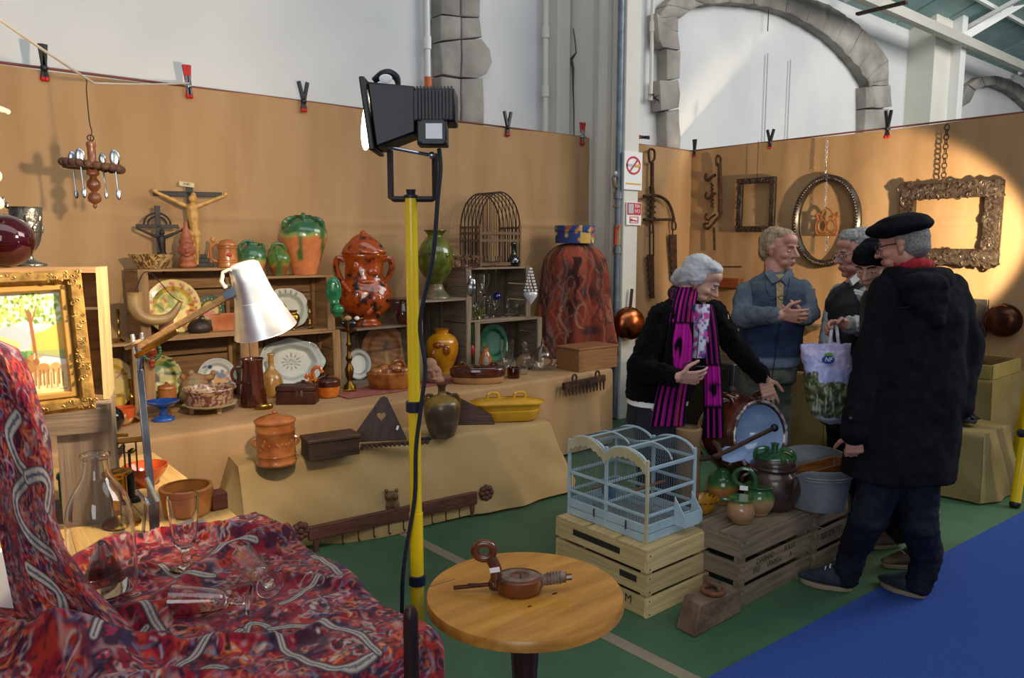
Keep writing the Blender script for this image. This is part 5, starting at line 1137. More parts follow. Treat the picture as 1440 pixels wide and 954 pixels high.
for L_ in ([(345, 885), (352, 870), (378, 874), (398, 904), (440, 926), (490, 931), (532, 912)], [(380, 876), (420, 872), (470, 880), (508, 893), (532, 912)], [(396, 847), (420, 835), (440, 818), (472, 803)], [(172, 862), (205, 868), (240, 892)], [(338, 880), (300, 905), (240, 942)], [(205, 880), (165, 905), (135, 940)], [(275, 945), (295, 932), (318, 940), (315, 955)], [(440, 775), (462, 790), (478, 805)], [(300, 790), (330, 772), (360, 768)], [(225, 790), (260, 812), (300, 806)]):
    w_ = [onz(x, y, SZ + .02) for x, y in L_]; cream(FS, [(v.x - SH0, v.y - SY0) for v in w_], .0075)
paint(g, lambda co: cl)
SIL = [(478, -2, -90), (490, 26, -90), (530, 46, -80), (575, 58, -60), (620, 72, -45), (680, 76, -20), (725, 78, -8), (770, 92, 2), (800, 112, 8), (830, 135, 14), (860, 165, 20), (900, 200, 28), (960, 230, 40), (1040, 250, 60)]
def hang_pt(u, v):
    y = 478 + (1040 - 478) * v
    for (a, b2) in zip(SIL[:-1], SIL[1:]):
        if a[0] <= y <= b2[0]: k = (y - a[0]) / (b2[0] - a[0]); xr = a[1] + (b2[1] - a[1]) * k; xl = a[2] + (b2[2] - a[2]) * k; break
    x = xl + (xr - xl) * u; fold = .05 * math.sin(u * 11 + v * 2) * (.3 + v * .4) + .03 * mnoise.noise(Vector((u * 4, v * 5, 3)))
    edge = .16 * max(0, u - .75) ** 1.2 * 2.2 + .10 * max(0, .12 - v) * 3
    p = pd(x, y, 1.66 - .02 * v + edge + fold * .6); return (p.x - .5, p.y - 2.0, p.z - SZ)
g = grid(170, 260, hang_pt).obj('hanging_fall', M_pais, shw, ang=80)
uu, vv = np.meshgrid(np.linspace(0, 1, 170), np.linspace(0, 1, 260)); cl2 = paisley(uu.ravel() * .42, vv.ravel() * .9, 9, [], .42, .9, 420)
FS = FC(uu.ravel() * .42, vv.ravel() * .9, cl2)
for L_ in ([(25, 586), (12, 612), (25, 650), (38, 672), (22, 696), (25, 725), (42, 755), (74, 780)], [(38, 672), (58, 667), (69, 684), (66, 712)], [(40, 800), (80, 830), (90, 870)]):
    Q_ = []
    for x, y in L_:
        for (a, b2) in zip(SIL[:-1], SIL[1:]):
            if a[0] <= y <= b2[0]: k = (y - a[0]) / (b2[0] - a[0]); xr = a[1] + (b2[1] - a[1]) * k; xl = a[2] + (b2[2] - a[2]) * k; break
        Q_.append(((x - xl) / (xr - xl) * .42, (y - 478) / 562 * .9))
    cream(FS, Q_, .016)
paint(g, lambda co: cl2)
b = MB(); b.bar(pd(-8, 775, 1.9), pd(14, 1010, 1.9), .06, .05); tag(b.obj('white_post', M_white, bev=.004), 'white painted post at the extreme lower left edge', 'post')
# crates carrying the gilt picture
lc = thing('picture_crate', 'upright grey wooden crate under the gilt picture', 'crate', (.22, 2.60, SZ))
def pl2(par, a, c, d, kind='gr', nm='plank'): return plank(par, c, d, kind, nm)
cz = 1.10 - SZ
pa = pd(75, 600, 2.32); pb_ = pd(138, 600, 2.32)
def at2(v): return (v.x - .22, v.y - 2.60)
rzc = HEAD - PI / 2 + .42
lc.rotation_euler = (0, 0, rzc); lc.location = pd(58, 700, 2.52); lc.location.z = SZ
for k, (x, w) in enumerate(((.145, .145), (-.02, .10), (-.145, .12))): plank(lc, (x - .0, -.10, cz / 2), (w, .016, cz), 'gr')
for k in range(2): plank(lc, (.222, -.04 + .11 * k, cz / 2), (.014, .10, cz), 'gr')
plank(lc, (.0, -.115, cz - .045), (.44, .014, .08), 'gr'); plank(lc, (0, .03, cz - .008), (.45, .28, .016), 'gr'); plank(lc, (0, .03, .008), (.45, .28, .016), 'gr'); plank(lc, (-.222, .03, cz / 2), (.014, .26, cz), 'gr')
uc = thing('picture_crate', 'pinkish upper crate behind the gilt picture', 'crate', lc.location + Vector((0, 0, cz + .001)), rzc)
uh = 1.545 - SZ - cz
for sg in (-1, 1): plank(uc, (sg * .205 + .01, .09, uh / 2), (.02, .20, uh), 'lt')
for k in range(3): plank(uc, (.01, .185, uh * (k + .5) / 3), (.39, .012, uh / 3 - .01), 'or')
plank(uc, (.01, .09, uh - .008), (.39, .20, .016), 'or'); plank(uc, (.01, .09, .008), (.39, .20, .016), 'or')
# gilt framed picture of an ox cart under a tree
DP = 2.26
tl, tr, br = pd(-75, 388, DP - .15), pd(124, 380, DP + .03), pd(135, 575, DP + .01)
fw_, fh_ = (tr - tl).length, (tr - br).length
xx = (tr - tl).normalized(); up_ = (tr - br).normalized(); P0 = br - xx * fw_ / 2
pf = thing('framed_picture', 'gilt framed painting of an ox cart under a tree', 'painting', P0)
nn = xx.cross(up_); MF = frame_m((0, 0, 0), xx, up_); MF = MF @ Matrix.Rotation(-PI / 2, 4, 'X') if False else MF
def P3(x, z, y=0): return MF @ Vector((x, z, -y))
M_gilt = mat('gilt', 'B08A46', .4, .45, col2='7A5A28', ns=30, bump=.3, bs=80); M_gilt2 = mat('gilt_inner', 'C2924A', .4, .35, col2='B0823E', ns=8)
def mould(name, ins, w, h, m):
    path = [(-fw_ / 2 + ins, ins), (fw_ / 2 - ins, ins), (fw_ / 2 - ins, fh_ - ins), (-fw_ / 2 + ins, fh_ - ins)]
    b = MB(); b.sweep([Vector((x, 0, z)) for x, z in path], [(0, -.02), (0, h * .5), (-w * .3, h), (-w * .7, h), (-w, h * .4), (-w, -.02)])
    b.v = [tuple(P3(x, z, y)) for x, y, z in b.v]; return b.obj(name, m, pf, ang=25)
px_ = DP / F_PX
b = MB(); W1 = 20 * px_; path = [Vector((-fw_ / 2, 0, 0)), Vector((fw_ / 2, 0, 0)), Vector((fw_ / 2, 0, fh_)), Vector((-fw_ / 2, 0, fh_))]
def mould2(name, off, w, h, m, y0=0):
    b = MB(); o = off
    pth = [Vector((-fw_ / 2 + o, 0, o)), Vector((fw_ / 2 - o, 0, o)), Vector((fw_ / 2 - o, 0, fh_ - o)), Vector((-fw_ / 2 + o, 0, fh_ - o))]
    n = 4; prof = [(0, .02), (0, -h * .5), (w * .25, -h), (w * .75, -h), (w, -h * .45), (w, .02)]; vs = []; fs = []
    for i, p in enumerate(pth):
        sxn = 1 if p.x < 0 else -1; szn = 1 if i < 2 else -1
        for (q, y) in prof: vs.append(P3(p.x + sxn * q, p.z + szn * q, y))
    m_ = len(prof)
    for i in range(4):
        for q in range(m_): fs.append((i * m_ + q, ((i + 1) % 4) * m_ + q, ((i + 1) % 4) * m_ + (q + 1) % m_, i * m_ + (q + 1) % m_))
    b.add(vs, fs); return b.obj(name, m, pf, ang=25)
mould2('outer_moulding', 0, 19 * px_, .03, M_gilt); mould2('inner_moulding', 18.5 * px_, 11 * px_, .018, M_gilt2)
rsg = random.Random(4); b = MB()
for k in range(150):
    e = k % 4; q = rsg.random(); o = rsg.uniform(3, 16) * px_
    x, z = ((-fw_ / 2 + q * fw_, o), (fw_ / 2 - o, q * fh_), (-fw_ / 2 + q * fw_, fh_ - o), (-fw_ / 2 + o, q * fh_))[e]
    a = rsg.uniform(0, 6.28); r = rsg.uniform(2.0, 3.4) * px_; b.tube([P3(x + r * math.cos(a + j * .7) * (1 - j * .1), z + r * math.sin(a + j * .7) * (1 - j * .1), -.030) for j in range(7)], 1.15 * px_, 5)
o = b.obj('leaf_ornament', M_gilt, pf); o['kind'] = 'stuff'
iw, ih = fw_ - 58 * px_, fh_ - 58 * px_
gc = grid(170, 150, lambda u, v: P3(-iw / 2 + iw * u, 29 * px_ + ih * v, -.004)).obj('canvas', M_paintmatt, pf, ang=80)
uu, vv = np.meshgrid(np.linspace(0, 1, 170), np.linspace(0, 1, 150)); X = uu.ravel(); Y = vv.ravel()
c = Canvas(X, Y, 'D8D8C2'); c.band((.9 - Y) * 2 * (Y > .5), 'E4DFC0'); c.poly([(.2, .6), (.42, .72), (.6, .62), (.75, .66), (1, .74), (1, .45), (.2, .45)], 'A9B0B0'); c.poly([(0, .85), (.25, .62), (.5, .52), (.5, .3), (0, .3)], 'D2BE78'); c.poly([(.66, .6), (.8, .62), (1, .72), (1, .38), (.6, .4)], 'DDAE4E')
c.poly([(0, 0), (1, 0), (1, .34), (0, .40)], 'D3C08C'); c.poly([(0, .36), (1, .30), (1, .42), (0, .46)], '9AA05A'); c.band(((vnoise(X, Y, 26, 2) > .55) & (Y < .12)) * .4, 'B89A5A')
rs = random.Random(2)
for k in range(260): a, q = rs.uniform(.2, 1.0), rs.uniform(.72, 1.0); c.disc(a, q - .12 * abs(a - .62), .022, rs.choice(['7A9A3A', '8FA84A', 'A8B85A', '5F8034', 'B5B860', 'D9DCB0']), .016, .004, rs.uniform(0, 3))
for k in range(70): c.disc(rs.uniform(.3, .62), rs.uniform(.3, .42), .02, rs.choice(['4F7A4A', '3F6A4A', '6E9A4E']), .03, .004)
c.line([(.66, .30), (.655, .5), (.645, .66), (.64, .80)], .02, '8E5A34', .008); c.line([(.645, .68), (.60, .84)], .008, '8E5A34', .006); c.line([(.65, .7), (.72, .86)], .007, '8E5A34', .006)
for (cx, cz, r, col) in ((.62, .36, .055, 'A8763E'), (.72, .345, .05, 'B98648'), (.56, .33, .04, '8E5E34'), (.66, .20, .05, 'C08A5A'), (.80, .23, .06, 'D2AE7E'), (.92, .25, .06, 'D8B684')): c.disc(cx, cz, r, col, r * .6, .008)
for x in (.62, .67, .76, .81, .88, .94): c.line([(x, .2), (x - .01, .06)], .009, 'A87A4A', .006)
c.disc(.79, .33, .12, 'D9D4C2', .04, .01); c.disc(.93, .31, .1, 'E4DCC4', .04, .01)
for (cx, cz, rx, ry, col) in ((.60, .27, .075, .055, '9A6A34'), (.73, .25, .075, .052, 'A87A42'), (.87, .25, .06, .05, 'B89058'), (.535, .33, .035, .035, '7A4A28'), (.66, .32, .035, .035, '8A5830')): c.disc(cx, cz, rx, col, ry, .008)
for x in (.55, .59, .64, .69, .73, .78, .84, .90): c.line([(x, .23), (x - .008, .09)], .009, '8A5C30', .006)
c.line([(.51, .36), (.50, .41)], .005, 'E0D8C0', .005); c.line([(.64, .35), (.65, .40)], .005, 'E0D8C0', .005); c.line([(.7, .39), (1, .33)], .01, '8A8A86', .006)
for (x, col) in ((.40, 'B04A3A'), (.47, '5A6A8A')): c.disc(x, .36, .022, col, .05, .006); c.disc(x, .43, .016, '4A3024', .018, .005)
c.line([(.9, .035), (.97, .03)], .004, '6A5A3A', .004)
paint(gc, lambda co: c.c)
s = PotAt('mercury_ball', 'dark red mirrored glass ball at the left edge above the picture', 'ball', 10, 372, 0, depth=2.5); s.t.location.z = 1.5475; s.ball('ball', (0, 0, 37), 37, mat('ruby_mirror', '3A0A14', .03, .6, coat=1.0), seg=32, rings=20)
s = PotAt('silver_chalice', 'tarnished silver chalice beside the red glass ball', 'chalice', 42, 378, 0, depth=2.62); s.t.location.z = 1.5475
M_tarn = mat('tarnished_silver', '8A8A86', .35, .9, col2='5A5850', ns=20, bump=.5, bs=70)
s.lathe('cup', [(21, 0), (21, 3), (12, 6), (6, 10), (5, 18), (10, 24), (16, 36), (19, 56), (20, 78), (21, 82)], M_tarn, sm=2, shell=1.2, fn=lambda a, z: 1 + .03 * math.sin(a * 9) * math.sin(z * 300)); s.blob('leaf_handle', [((-16, -4, 74), (4, 4, 6)), ((-21, -4, 84), (3, 3, 5)), ((-24, -4, 92), (2, 2, 4)), ((-26, -2, 86), (2.5, 2, 2))], M_tarn, .8)
for k in range(12): a = k * PI / 6; s.ball('leaf', (17 * math.cos(a), 17 * math.sin(a), 52 + 14 * (k % 2)), (4, 4, 7), M_tarn, seg=8, rings=6)
s = PotAt('porcelain_branch', 'pale green porcelain branch tip poking in at the left edge', 'ornament', -14, 250, 0, depth=2.4)
s.blob('branch', [((-4, 0, 96 - 2 * k), (6, 6, 5)) for k in range(2)] + [((2 + 6 * k, 0, 100 - 2 * k), (7 - k * .5, 6, 6 - k * .4)) for k in range(5)] + [((-6, 0, z), (12, 10, 14)) for z in (90, 70, 50, 30, 10, -10, -30)] + [((6, 0, 2), (9, 9, 10)), ((6, 0, -36), (9, 9, 10))], mat('celadon', 'A9BBA0', .3, col2='C9C49A', ns=5, coat=.5), 1.6)
s.t.location.z = 1.62 + (345 - 250) * 2.4 / F_PX
# brass and odd things on the side table
s = PotAt('brass_candlestick', 'short brass candlestick with a wide round base behind the glass bottle', 'candlestick', 172, 738, SZ + .001); s.lathe('stick', [(24, 0), (25, 2), (22, 6), (10, 10), (6, 14), (7, 22), (9, 26), (9, 66), (10, 70), (16, 74), (17, 77), (14, 78), (9, 76), (0, 76)], M_brass, sm=0)
s = PotAt('orange_bowl', 'shallow orange glazed bowl on the side table', 'bowl', 206, 683, SZ + .001); s.lathe('bowl', [(11, 0), (14, 4), (24, 16), (29, 26), (30, 29)], glaze('bright_orange', 'B0401A', 'C8582A', ns=8, rough=.15), shell=2)
s = PotAt('terracotta_bowl', 'round-walled terracotta bowl near the table edge', 'bowl', 264, 722, SZ + .001); s.lathe('bowl', [(29, 0), (31, 3), (33, 18), (35, 32), (35.5, 38), (34, 39)], glaze('honey_terracotta', 'A86228', 'B87434', rough=.3), shell=3.5)
s = PotAt('letter_scale', 'small brass and black balance with a flat top plate', 'scale', 186, 706, SZ + .001)
s.box('base', (0, 0, 3), (22, 16, 6), M_black, bev=1); s.tube('column', [(0, 0, 6), (0, 0, 44)], [5, 3.5], M_black, 10, n=0); s.tube('stem', [(0, 0, 44), (0, 0, 74)], 1.8, M_iron, n=0)
for x in (-6, 9): s.tube('rod', [(x, 0, 40), (x, 0, 86)], 1.2, M_brass, 6, n=0)
s.box('top_plate', (-2, 0, 88), (42, 26, 2.2), M_brass, bev=.5); s.tube('pin', [(-32, -3, 70), (6, -3, 72)], 1.1, M_steel, 6, n=0); s.ball('knob', (4, -2, 73), (4, 4, 4), M_brass); s.tube('arm', [(-30, -4, 91), (-14, -4, 97), (0, -2, 96)], 2.6, M_brass)
s = PotAt('lotus_lamp', 'dark metal lotus-shaped lamp on a black base near the picture crate', 'lamp', 158, 684, SZ + .001)
s.lathe('base', [(22, 0), (23, 3), (22, 14), (14, 20), (8, 26), (6, 32)], M_black, sm=2)
for k in range(12): a = k * PI / 6; b = MB(); b.ball(s.V((13 * math.cos(a), 13 * math.sin(a), 44)), s.V((6, 2.2, 14)), 8, 6, Matrix.Rotation(a + PI / 2, 4, 'Z') @ Matrix.Rotation(.5, 4, 'X')); b.obj('petal', mat('dark_pewter', '4A4844', .4, .8), s.t)
for k in range(3): s.tube('gold_scroll', [(-10 + 9 * k + 3 * math.cos(a), -22.5, 8 + 3 * math.sin(a)) for a in (0, 1, 2, 3, 4, 5)], .7, M_brass, 5)
s = PotAt('teal_cup', 'teal and white painted tin seen behind the picture crate', 'tin', 93, 700, SZ + .001, turn=0); s.t.location = pd(93, 690, 2.75); s.t.location.z = SZ + .001; s.lathe('tin', [(9, 0), (9, 28), (11, 30), (11, 34), (9, 38)], mat('teal_tin', '2E8A7A', .4), sm=0)
s = PotAt('slate_slab', 'grey slate slab lying beside the lamp foot', 'slab', 258, 752, SZ + .003, turn=.35); s.box('slab', (-8, 4, 3), (92, 52, 6), mat('slate', '5E6468', .45, col2='747A7C', ns=6), bev=1.2); s.box('red_edge', (-8, 30.5, 3), (60, 1, 3), M_red)
s.t.location.z = SZ + .003
# aluminium shade work lamp with wooden arm
DL = 2.42
lb = onz(213, 752, SZ + .012); t = thing('desk_lamp', 'clamped lamp with a ribbed aluminium shade on a wooden arm', 'lamp', lb)
def LP(x, y, d=DL): return pd(x, y, d) - lb
b = MB(); b.bar(LP(218, 752, DL), LP(196, 520, DL), .022, .012); b.obj('post', M_steel, t, bev=.002)
b = MB(); b.bar(LP(196, 525), LP(186, 470), .012, .010); b.bar(LP(196, 525), LP(200, 468), .012, .010); b.obj('fork', M_steel, t, bev=.002)
for (a, q) in (((206, 700), (200, 762)), ((192, 690), (210, 712)), ((210, 712), (222, 706)), ((222, 706), (206, 672)), ((212, 712), (214, 760)), ((221, 706), (222, 760))): b = MB(); b.bar(LP(*a, DL - .02), LP(*q, DL - .02), .012, .006); b.obj('foot_strut', M_steel, t)
b = MB(); b.tube([LP(176, 490), LP(190, 484), LP(204, 478)], [.006, .011, .008], 8); b.obj('wing_bolt', M_steel, t)
b = MB(); b.bar(LP(196, 488), LP(322, 416, DL - .05), .018, .020); b.obj('wooden_arm', wood('beech', 'B08048', 'CB9C62', 'x', .5), t, bev=.003)
b = MB(); b.bar(LP(190, 502, DL - .02), LP(250, 466, DL - .05), .006, .016); b.obj('arm_strap', M_brass, t, bev=.002)
b = MB(); b.bar(LP(316, 417, DL - .05), LP(334, 408, DL - .05), .03, .03); b.obj('shade_clamp', M_galv, t, bev=.003)
a0, a1 = LP(342, 372, DL - .05), LP(374, 466, DL + .03); ax = (a1 - a0).normalized(); Lc = (a1 - a0).length; u_ = ax.orthogonal().normalized(); Mc = Matrix(((u_.x, ax.cross(u_).x, ax.x, a0.x), (u_.y, ax.cross(u_).y, ax.y, a0.y), (u_.z, ax.cross(u_).z, ax.z, a0.z), (0, 0, 0, 1)))
k_ = DL / F_PX; M_alu = mat('spun_aluminium', 'E0E2E4', .36, .8, col2='CDD0D2', ns=4, stretch=(1, 1, 6))
pr = [(0, -.02 * Lc), (17 * k_, -.01 * Lc), (20.5 * k_, .02 * Lc), (23 * k_, .2 * Lc), (26 * k_, .40 * Lc), (28 * k_, .5 * Lc)]
for i in range(24): f = .5 + .5 * i / 24; pr += [((28 + (f - .5) * 2 * 16) * k_, f * Lc), ((28.9 + (f - .5) * 2 * 16) * k_, (f + .01) * Lc)]
b = MB(); b.lathe(pr, 48, M=Mc); b.lathe([(r - .0012, z) for r, z in pr[1:]], 48, M=Mc); b.obj('shade', M_alu, t, ang=60)
b = MB(); b.tube([LP(322, 402, DL - .06), LP(316, 404, DL - .08), LP(311, 396, DL - .08), LP(314, 384, DL - .08), LP(322, 380, DL - .08), LP(330, 384, DL - .06)], .007, 8); b.obj('shade_ring', mat('bakelite_cream', 'B8A890', .4), t)
b = MB(); b.tube(spline([LP(206, 716), LP(212, 730), LP(226, 742), LP(250, 752), LP(268, 745)], 5), .0028, 6); b.obj('cord', mat('pale_cord', 'C9C4B0', .6), t)
# glass: bottle, goblets
s = PotAt('glass_bottle', 'big clear glass bottle with a deep punt standing on the shawl', 'bottle', 147, 832, SZ + .03)
s.lathe('bottle', [(40, 0), (43, 4), (44, 20), (43, 95), (41, 120), (33, 142), (20, 164), (16, 180), (15.5, 190), (19, 193), (19, 198), (15, 199)], glass('bottle_glass', (.94, .97, .96)), sm=3, seg=48, shell=1.3)
s.lathe('punt', [(34, 2), (22, 30), (10, 62), (6, 72), (0, 75)], MATS['bottle_glass'], sm=2, seg=40)
def big_goblet(label, base, dirv, L, k):
    t = thing('glass_goblet', label, 'glass', base); ax = Vector(dirv).normalized(); u_ = ax.orthogonal().normalized(); w_ = ax.cross(u_); M = Matrix(((u_.x, w_.x, ax.x, 0), (u_.y, w_.y, ax.y, 0), (u_.z, w_.z, ax.z, 0), (0, 0, 0, 1)))
    pr = smoothprof([(22, 0), (20, 1.5), (8, 5), (5, 12), (6, 17), (4.5, 22), (7, 28), (14, 38), (17, 56), (20, 84), (21.5, 106)], 3); inn = smoothprof([(20.3, 106), (18.7, 84), (15.5, 56), (12, 40), (5, 33), (0, 32)], 3)
    b = MB(); b.lathe([(0, 0)] + [(r * k, z * k) for r, z in pr + inn], 40, M=M, fn=lambda a, z: 1 + (.018 * math.cos(a * 10) if 36 * k < z < 66 * k else 0)); b.obj('glass', G_glass, t, ang=60); return t
gp_ = onz(262, 800, SZ + .014); big_goblet('tall clear faceted goblet standing on the shawl', gp_, (0, 0, 1), 0, mpp(gp_))
a = onz(380, 822, SZ + .055); r_ = onz(328, 770, SZ + .075); big_goblet('clear goblet lying tipped back beside the standing goblet', a, r_ - a, 0, mpp(a) * .92)
a = onz(352, 845, SZ + .045); r_ = onz(252, 845, SZ + .055); big_goblet('clear goblet lying on its side nearest the camera', a, r_ - a, 0, mpp(a) * 1.0)
b = MB(); q = onz(313, 716, SZ); b.box((q.x - .01, q.y + .02, SZ + .031), (.055, .06, .06)); tag(b.obj('small_wooden_box', wood('red_oak', '5A2E1C', '74402A', 'x'), bev=.004), 'little reddish wooden box at the side table edge behind the terracotta bowl', 'box')
# ribbon, hook and spoon chandelier
b = MB(); e0, e1, e2 = pd(-60, -14, 2.6), sx(132, 4.45, 0), ony(266, 117, YB - .06); e1 = ony(132, 117, 4.45)
def tape(a, c, w=.02, n=14):
    L = []; 
    for i in range(n + 1): p = a.lerp(c, i / n); p.z -= .006 * math.sin(PI * i / n); L.append(p)
    return L
bb = MB(); bb.tube(tape(e0, e1) + tape(e1, e2)[1:], .006, 5); tag(bb.obj('ribbon', mat('pale_tape', 'B9AFA0', .8)), 'pale tape stretched from the upper left to a clamp', 'ribbon')
s = Pot('spoon_chandelier', 'turned wooden chandelier hung with silver spoons on a wire', 'chandelier', 0, 0, 0, loc=ony(134, 294, 4.45))
M_turn = glaze('turned_wood', '6A3A20', '8A5434', rough=.35, ns=10)
s.lathe('spindle', [(1, 0), (3, 3), (2, 6), (8, 10), (9, 15), (7, 21), (3, 23), (6, 26), (9, 30), (8.5, 37), (5, 41), (4, 44), (8, 47), (8, 51), (7, 53), (7, 64), (5.5, 66), (5.5, 84), (6.5, 87), (6, 91), (2, 93), (0, 93)], M_turn, sm=0)
s.lathe('wheel', [(0, 55), (36, 55), (37, 58), (36, 62), (0, 62)], mat('bark', '4A3226', .9, col2='6A4A38', ns=20), sm=0, sxy=(1, .7))
for k in range(22): a = 2 * PI * k / 22; s.ball('wood_disc', (36 * math.cos(a), 25 * math.sin(a), 59 - 4 * math.cos(a)), (5.5, 5.5, 5.5), MATS['bark'], seg=8, rings=6)
for (x, y, sc) in ((-14, -20, 1.0), (13, 12, .8), (28, -14, 1.1), (-24, 14, .9)):
    s.ball('spoon_bowl', (x, y, 70), (6 * sc, 1.8, 11 * sc), M_steel); s.tube('spoon_handle', [(x, y, 60), (x + 1, y, 40), (x + 2, y, 22)], 1.1, M_steel, 6, n=0); s.ball('spoon_end', (x + 2, y, 20), (3 * sc, 1, 7 * sc), M_steel)
s.tube('wire', [(0, 0, 93), (0, 0, 98), (2, 0, 106), (0, 0, 120), (-1, 0, 160), (0, 0, 172), (-1, 0, 178)], .8, M_iron, 6); s.tube('hook_ring', [(4 * math.cos(a), 0, 97 + 4 * math.sin(a)) for a in [2 * PI * i / 12 for i in range(12)]], .9, M_iron, 6, closed=True)
# floodlight on yellow stand
M_yel = mat('yellow_enamel', 'D9B400', .3, col2='E6C414', ns=3, coat=.4)
DF = 2.25; fb = pd(579, 345, DF); fb.z = 0; s = Pot('floodlight', 'black floodlight on a yellow pole seen from behind', 'work lamp', 0, 0, 0, loc=fb, dz=0); s.m = DF / F_PX
def zline(py): return EYE - DF * math.cos(PITCH) * math.tan(math.atan((py - CY) / F_PX) + PITCH)
s.rz = HEAD - PI / 2; s.t.rotation_euler = (0, 0, s.rz); ktop = zline(278) / s.m
s.tube('pole', [(0, 0, 10), (0, 0, ktop * .45)], 10, M_yel, 20, n=0); s.tube('pole_upper', [(0, 0, ktop * .45), (0, 0, ktop)], 8.7, M_yel, 20, n=0)
zc1 = zline(575) / s.m; zc2 = zline(822) / s.m
for z in (zc1, zc2): s.lathe('collar', [(11, z - 8), (12.5, z - 7), (12.5, z + 7), (11, z + 8)], mat('navy_plastic', '1A1E30', .35), sm=0)
for a in (2.6, 3.6, 1.57): s.tube('leg', [(0, 0, 16), (70 * math.cos(a), 70 * math.sin(a), 4)], 4.5, M_yel, 10, n=0); s.ball('rubber_foot', (70 * math.cos(a), 70 * math.sin(a), 5), 5, M_black)
s.lathe('swivel', [(6, ktop), (10, ktop + 1), (10, ktop + 4), (6, ktop + 6), (7, ktop + 12)], M_black, sm=0)
h = ktop - 1; s.tube('bracket', [(-28, 0, h + 66), (-28, 0, h + 2), (-24, 0, h), (30, 0, h), (34, 0, h + 2), (34, 0, h + 62)], 4.8, mat('brown_black', '2A201A', .5), 6, n=0)
hb = MB()
def quad(x, y0, y1, z0, z1, sh=0): return [(x + sh, y0, z1), (x + sh, y1, z1), (x, y1, z0), (x, y0, z0)]
A_ = quad(-42, -34, 34, h + 66, h + 152, -10); B_ = quad(12, -29, 29, h + 86, h + 147, 0); vs = A_ + B_; hb.add([s.V(v) for v in vs], [(0, 1, 2, 3), (7, 6, 5, 4), (0, 4, 5, 1), (1, 5, 6, 2), (2, 6, 7, 3), (3, 7, 4, 0)])
M_lampb = mat('lamp_black', '08090B', .42, col2='0E0F12', ns=10); hb.obj('housing', M_lampb, s.t, bev=3 * s.m)
hb = MB(); Z_ = [quad(-50, -38, 38, h + 62, h + 158, -12), quad(-42, -38, 38, h + 62, h + 158, -12)]; hb.add([s.V(v) for v in Z_[0] + Z_[1]], [(0, 1, 2, 3), (7, 6, 5, 4), (0, 4, 5, 1), (1, 5, 6, 2), (2, 6, 7, 3), (3, 7, 4, 0)]); hb.obj('bezel', M_lampb, s.t, bev=2 * s.m)
hb = MB(); hb.ball(s.V((-56, 0, h + 108)), s.V((7, 33, 42)), 20, 12, Matrix.Rotation(.16, 4, 'Y')); hb.obj('lamp_glass', mat('lamp_glass', 'FFE9C8', .3, emit=9.0), s.t)
s.box('rear_box', (36, 0, h + 122), (58, 58, 44), M_lampb, bev=3)
for k in range(11): s.box('cooling_fin', (14 + 4.6 * k, -31, h + 122), (2.4, 9, 38), M_lampb)
for k in range(11): s.box('cooling_fin', (14 + 4.6 * k, 0, h + 145), (2.4, 56, 4), M_lampb)
s.box('junction_box', (34, -20, h + 86), (40, 34, 34), M_lampb, bev=2); s.box('label', (37, -37.6, h + 87), (22, .8, 20), M_paper)
for (x, z) in ((18, 72), (52, 72), (18, 102), (52, 102)): s.ball('screw', (x, -37, h + z), 2.6, M_black, seg=8, rings=6)
s.tube('rod', [(-26, -22, h + 68), (32, -22, h + 57)], 2.4, M_steel, 8, n=0); s.ball('wing_nut', (32, -22, h + 57), (5, 4, 5), M_steel)
s.tube('grip', [(-48, -6, h + 158), (-36, -6, h + 166), (-26, -6, h + 168), (-16, -6, h + 162), (-14, -6, h + 150)], [4, 6, 6, 5, 3], M_black); s.ball('label_patch', (-30, -12, h + 160), (9, 1, 6), M_paper)
s.tube('cable', [(42, -20, h + 66), (44, -24, h + 40), (40, -26, h), (32, -24, h - 80), (12, -16, h - 170), (18, -14, zc1 + 60), (11, -14, zc1), (3, -13, zc1 - 60), (0, -13, zc2 + 130), (-14, -13, zc2 + 50), (-20, -13, zc2), (-22, -12, zc2 - 60)], 3.1, mat('cable_rubber', '20222A', .5), 8)
lp_ = s.t.matrix_world @ Vector((0, 0, 0)); Rz = Matrix.Rotation(s.rz, 4, 'Z'); lw = fb + Rz @ Vector(s.V((-78, 0, h + 108)))
spot('floodlight_beam', lw, Rz @ Vector((-1, .22, -.05)), 210, (1.0, .80, .56), 150, .5, .045)
# ================================================================== FRONT: round table, crates, cage, pots
RTC = onz(738, 832, .62)
t = thing('round_table', 'small round ochre wooden table on a dark pedestal', 'table', (RTC.x, RTC.y, 0))
M_rt = mat('ochre_tabletop', '9A6420', .35, col2='C08838', ns=5, stretch=(.8, 5, 5), lo=.3, hi=.72, bump=.08, bs=10, detail=8, coat=.15)
R = .287
b = MB(); b.lathe([(0, .585), (R * .96, .585), (R, .592), (R, .612), (R * .985, .62), (0, .62)], 72)
for k in range(len(b.v)):
    pass
b.obj('tabletop', M_rt, t, ang=30)
M_ped = wood('dark_pedestal', '24130C', '3C2216', 'z', .4)
b = MB(); b.box((.0, 0, .545), (.11, .11, .08)); b.obj('block', M_ped, t, bev=.004, rot=(0, 0, HEAD))
b = MB(); b.lathe([(.048, .52), (.045, .50), (.034, .30), (.05, .2), (.05, .12), (.03, .09)], 8); b.obj('column', M_ped, t, ang=20)
for k in range(3): a = 2 * PI * k / 3 + .4; b = MB(); b.tube(spline([(.03 * math.cos(a), .03 * math.sin(a), .16), (.14 * math.cos(a), .14 * math.sin(a), .12), (.24 * math.cos(a), .24 * math.sin(a), .02)], 5), .018, 8); b.obj('foot', M_ped, t)
for (a, q) in (((602, 826), (640, 815)), ): b = MB(); b.bar(onz(*a, .6202) - t.location, onz(*q, .6202) - t.location, .002, .0015); b.obj('crack', MATS['crack_shadow'], t)
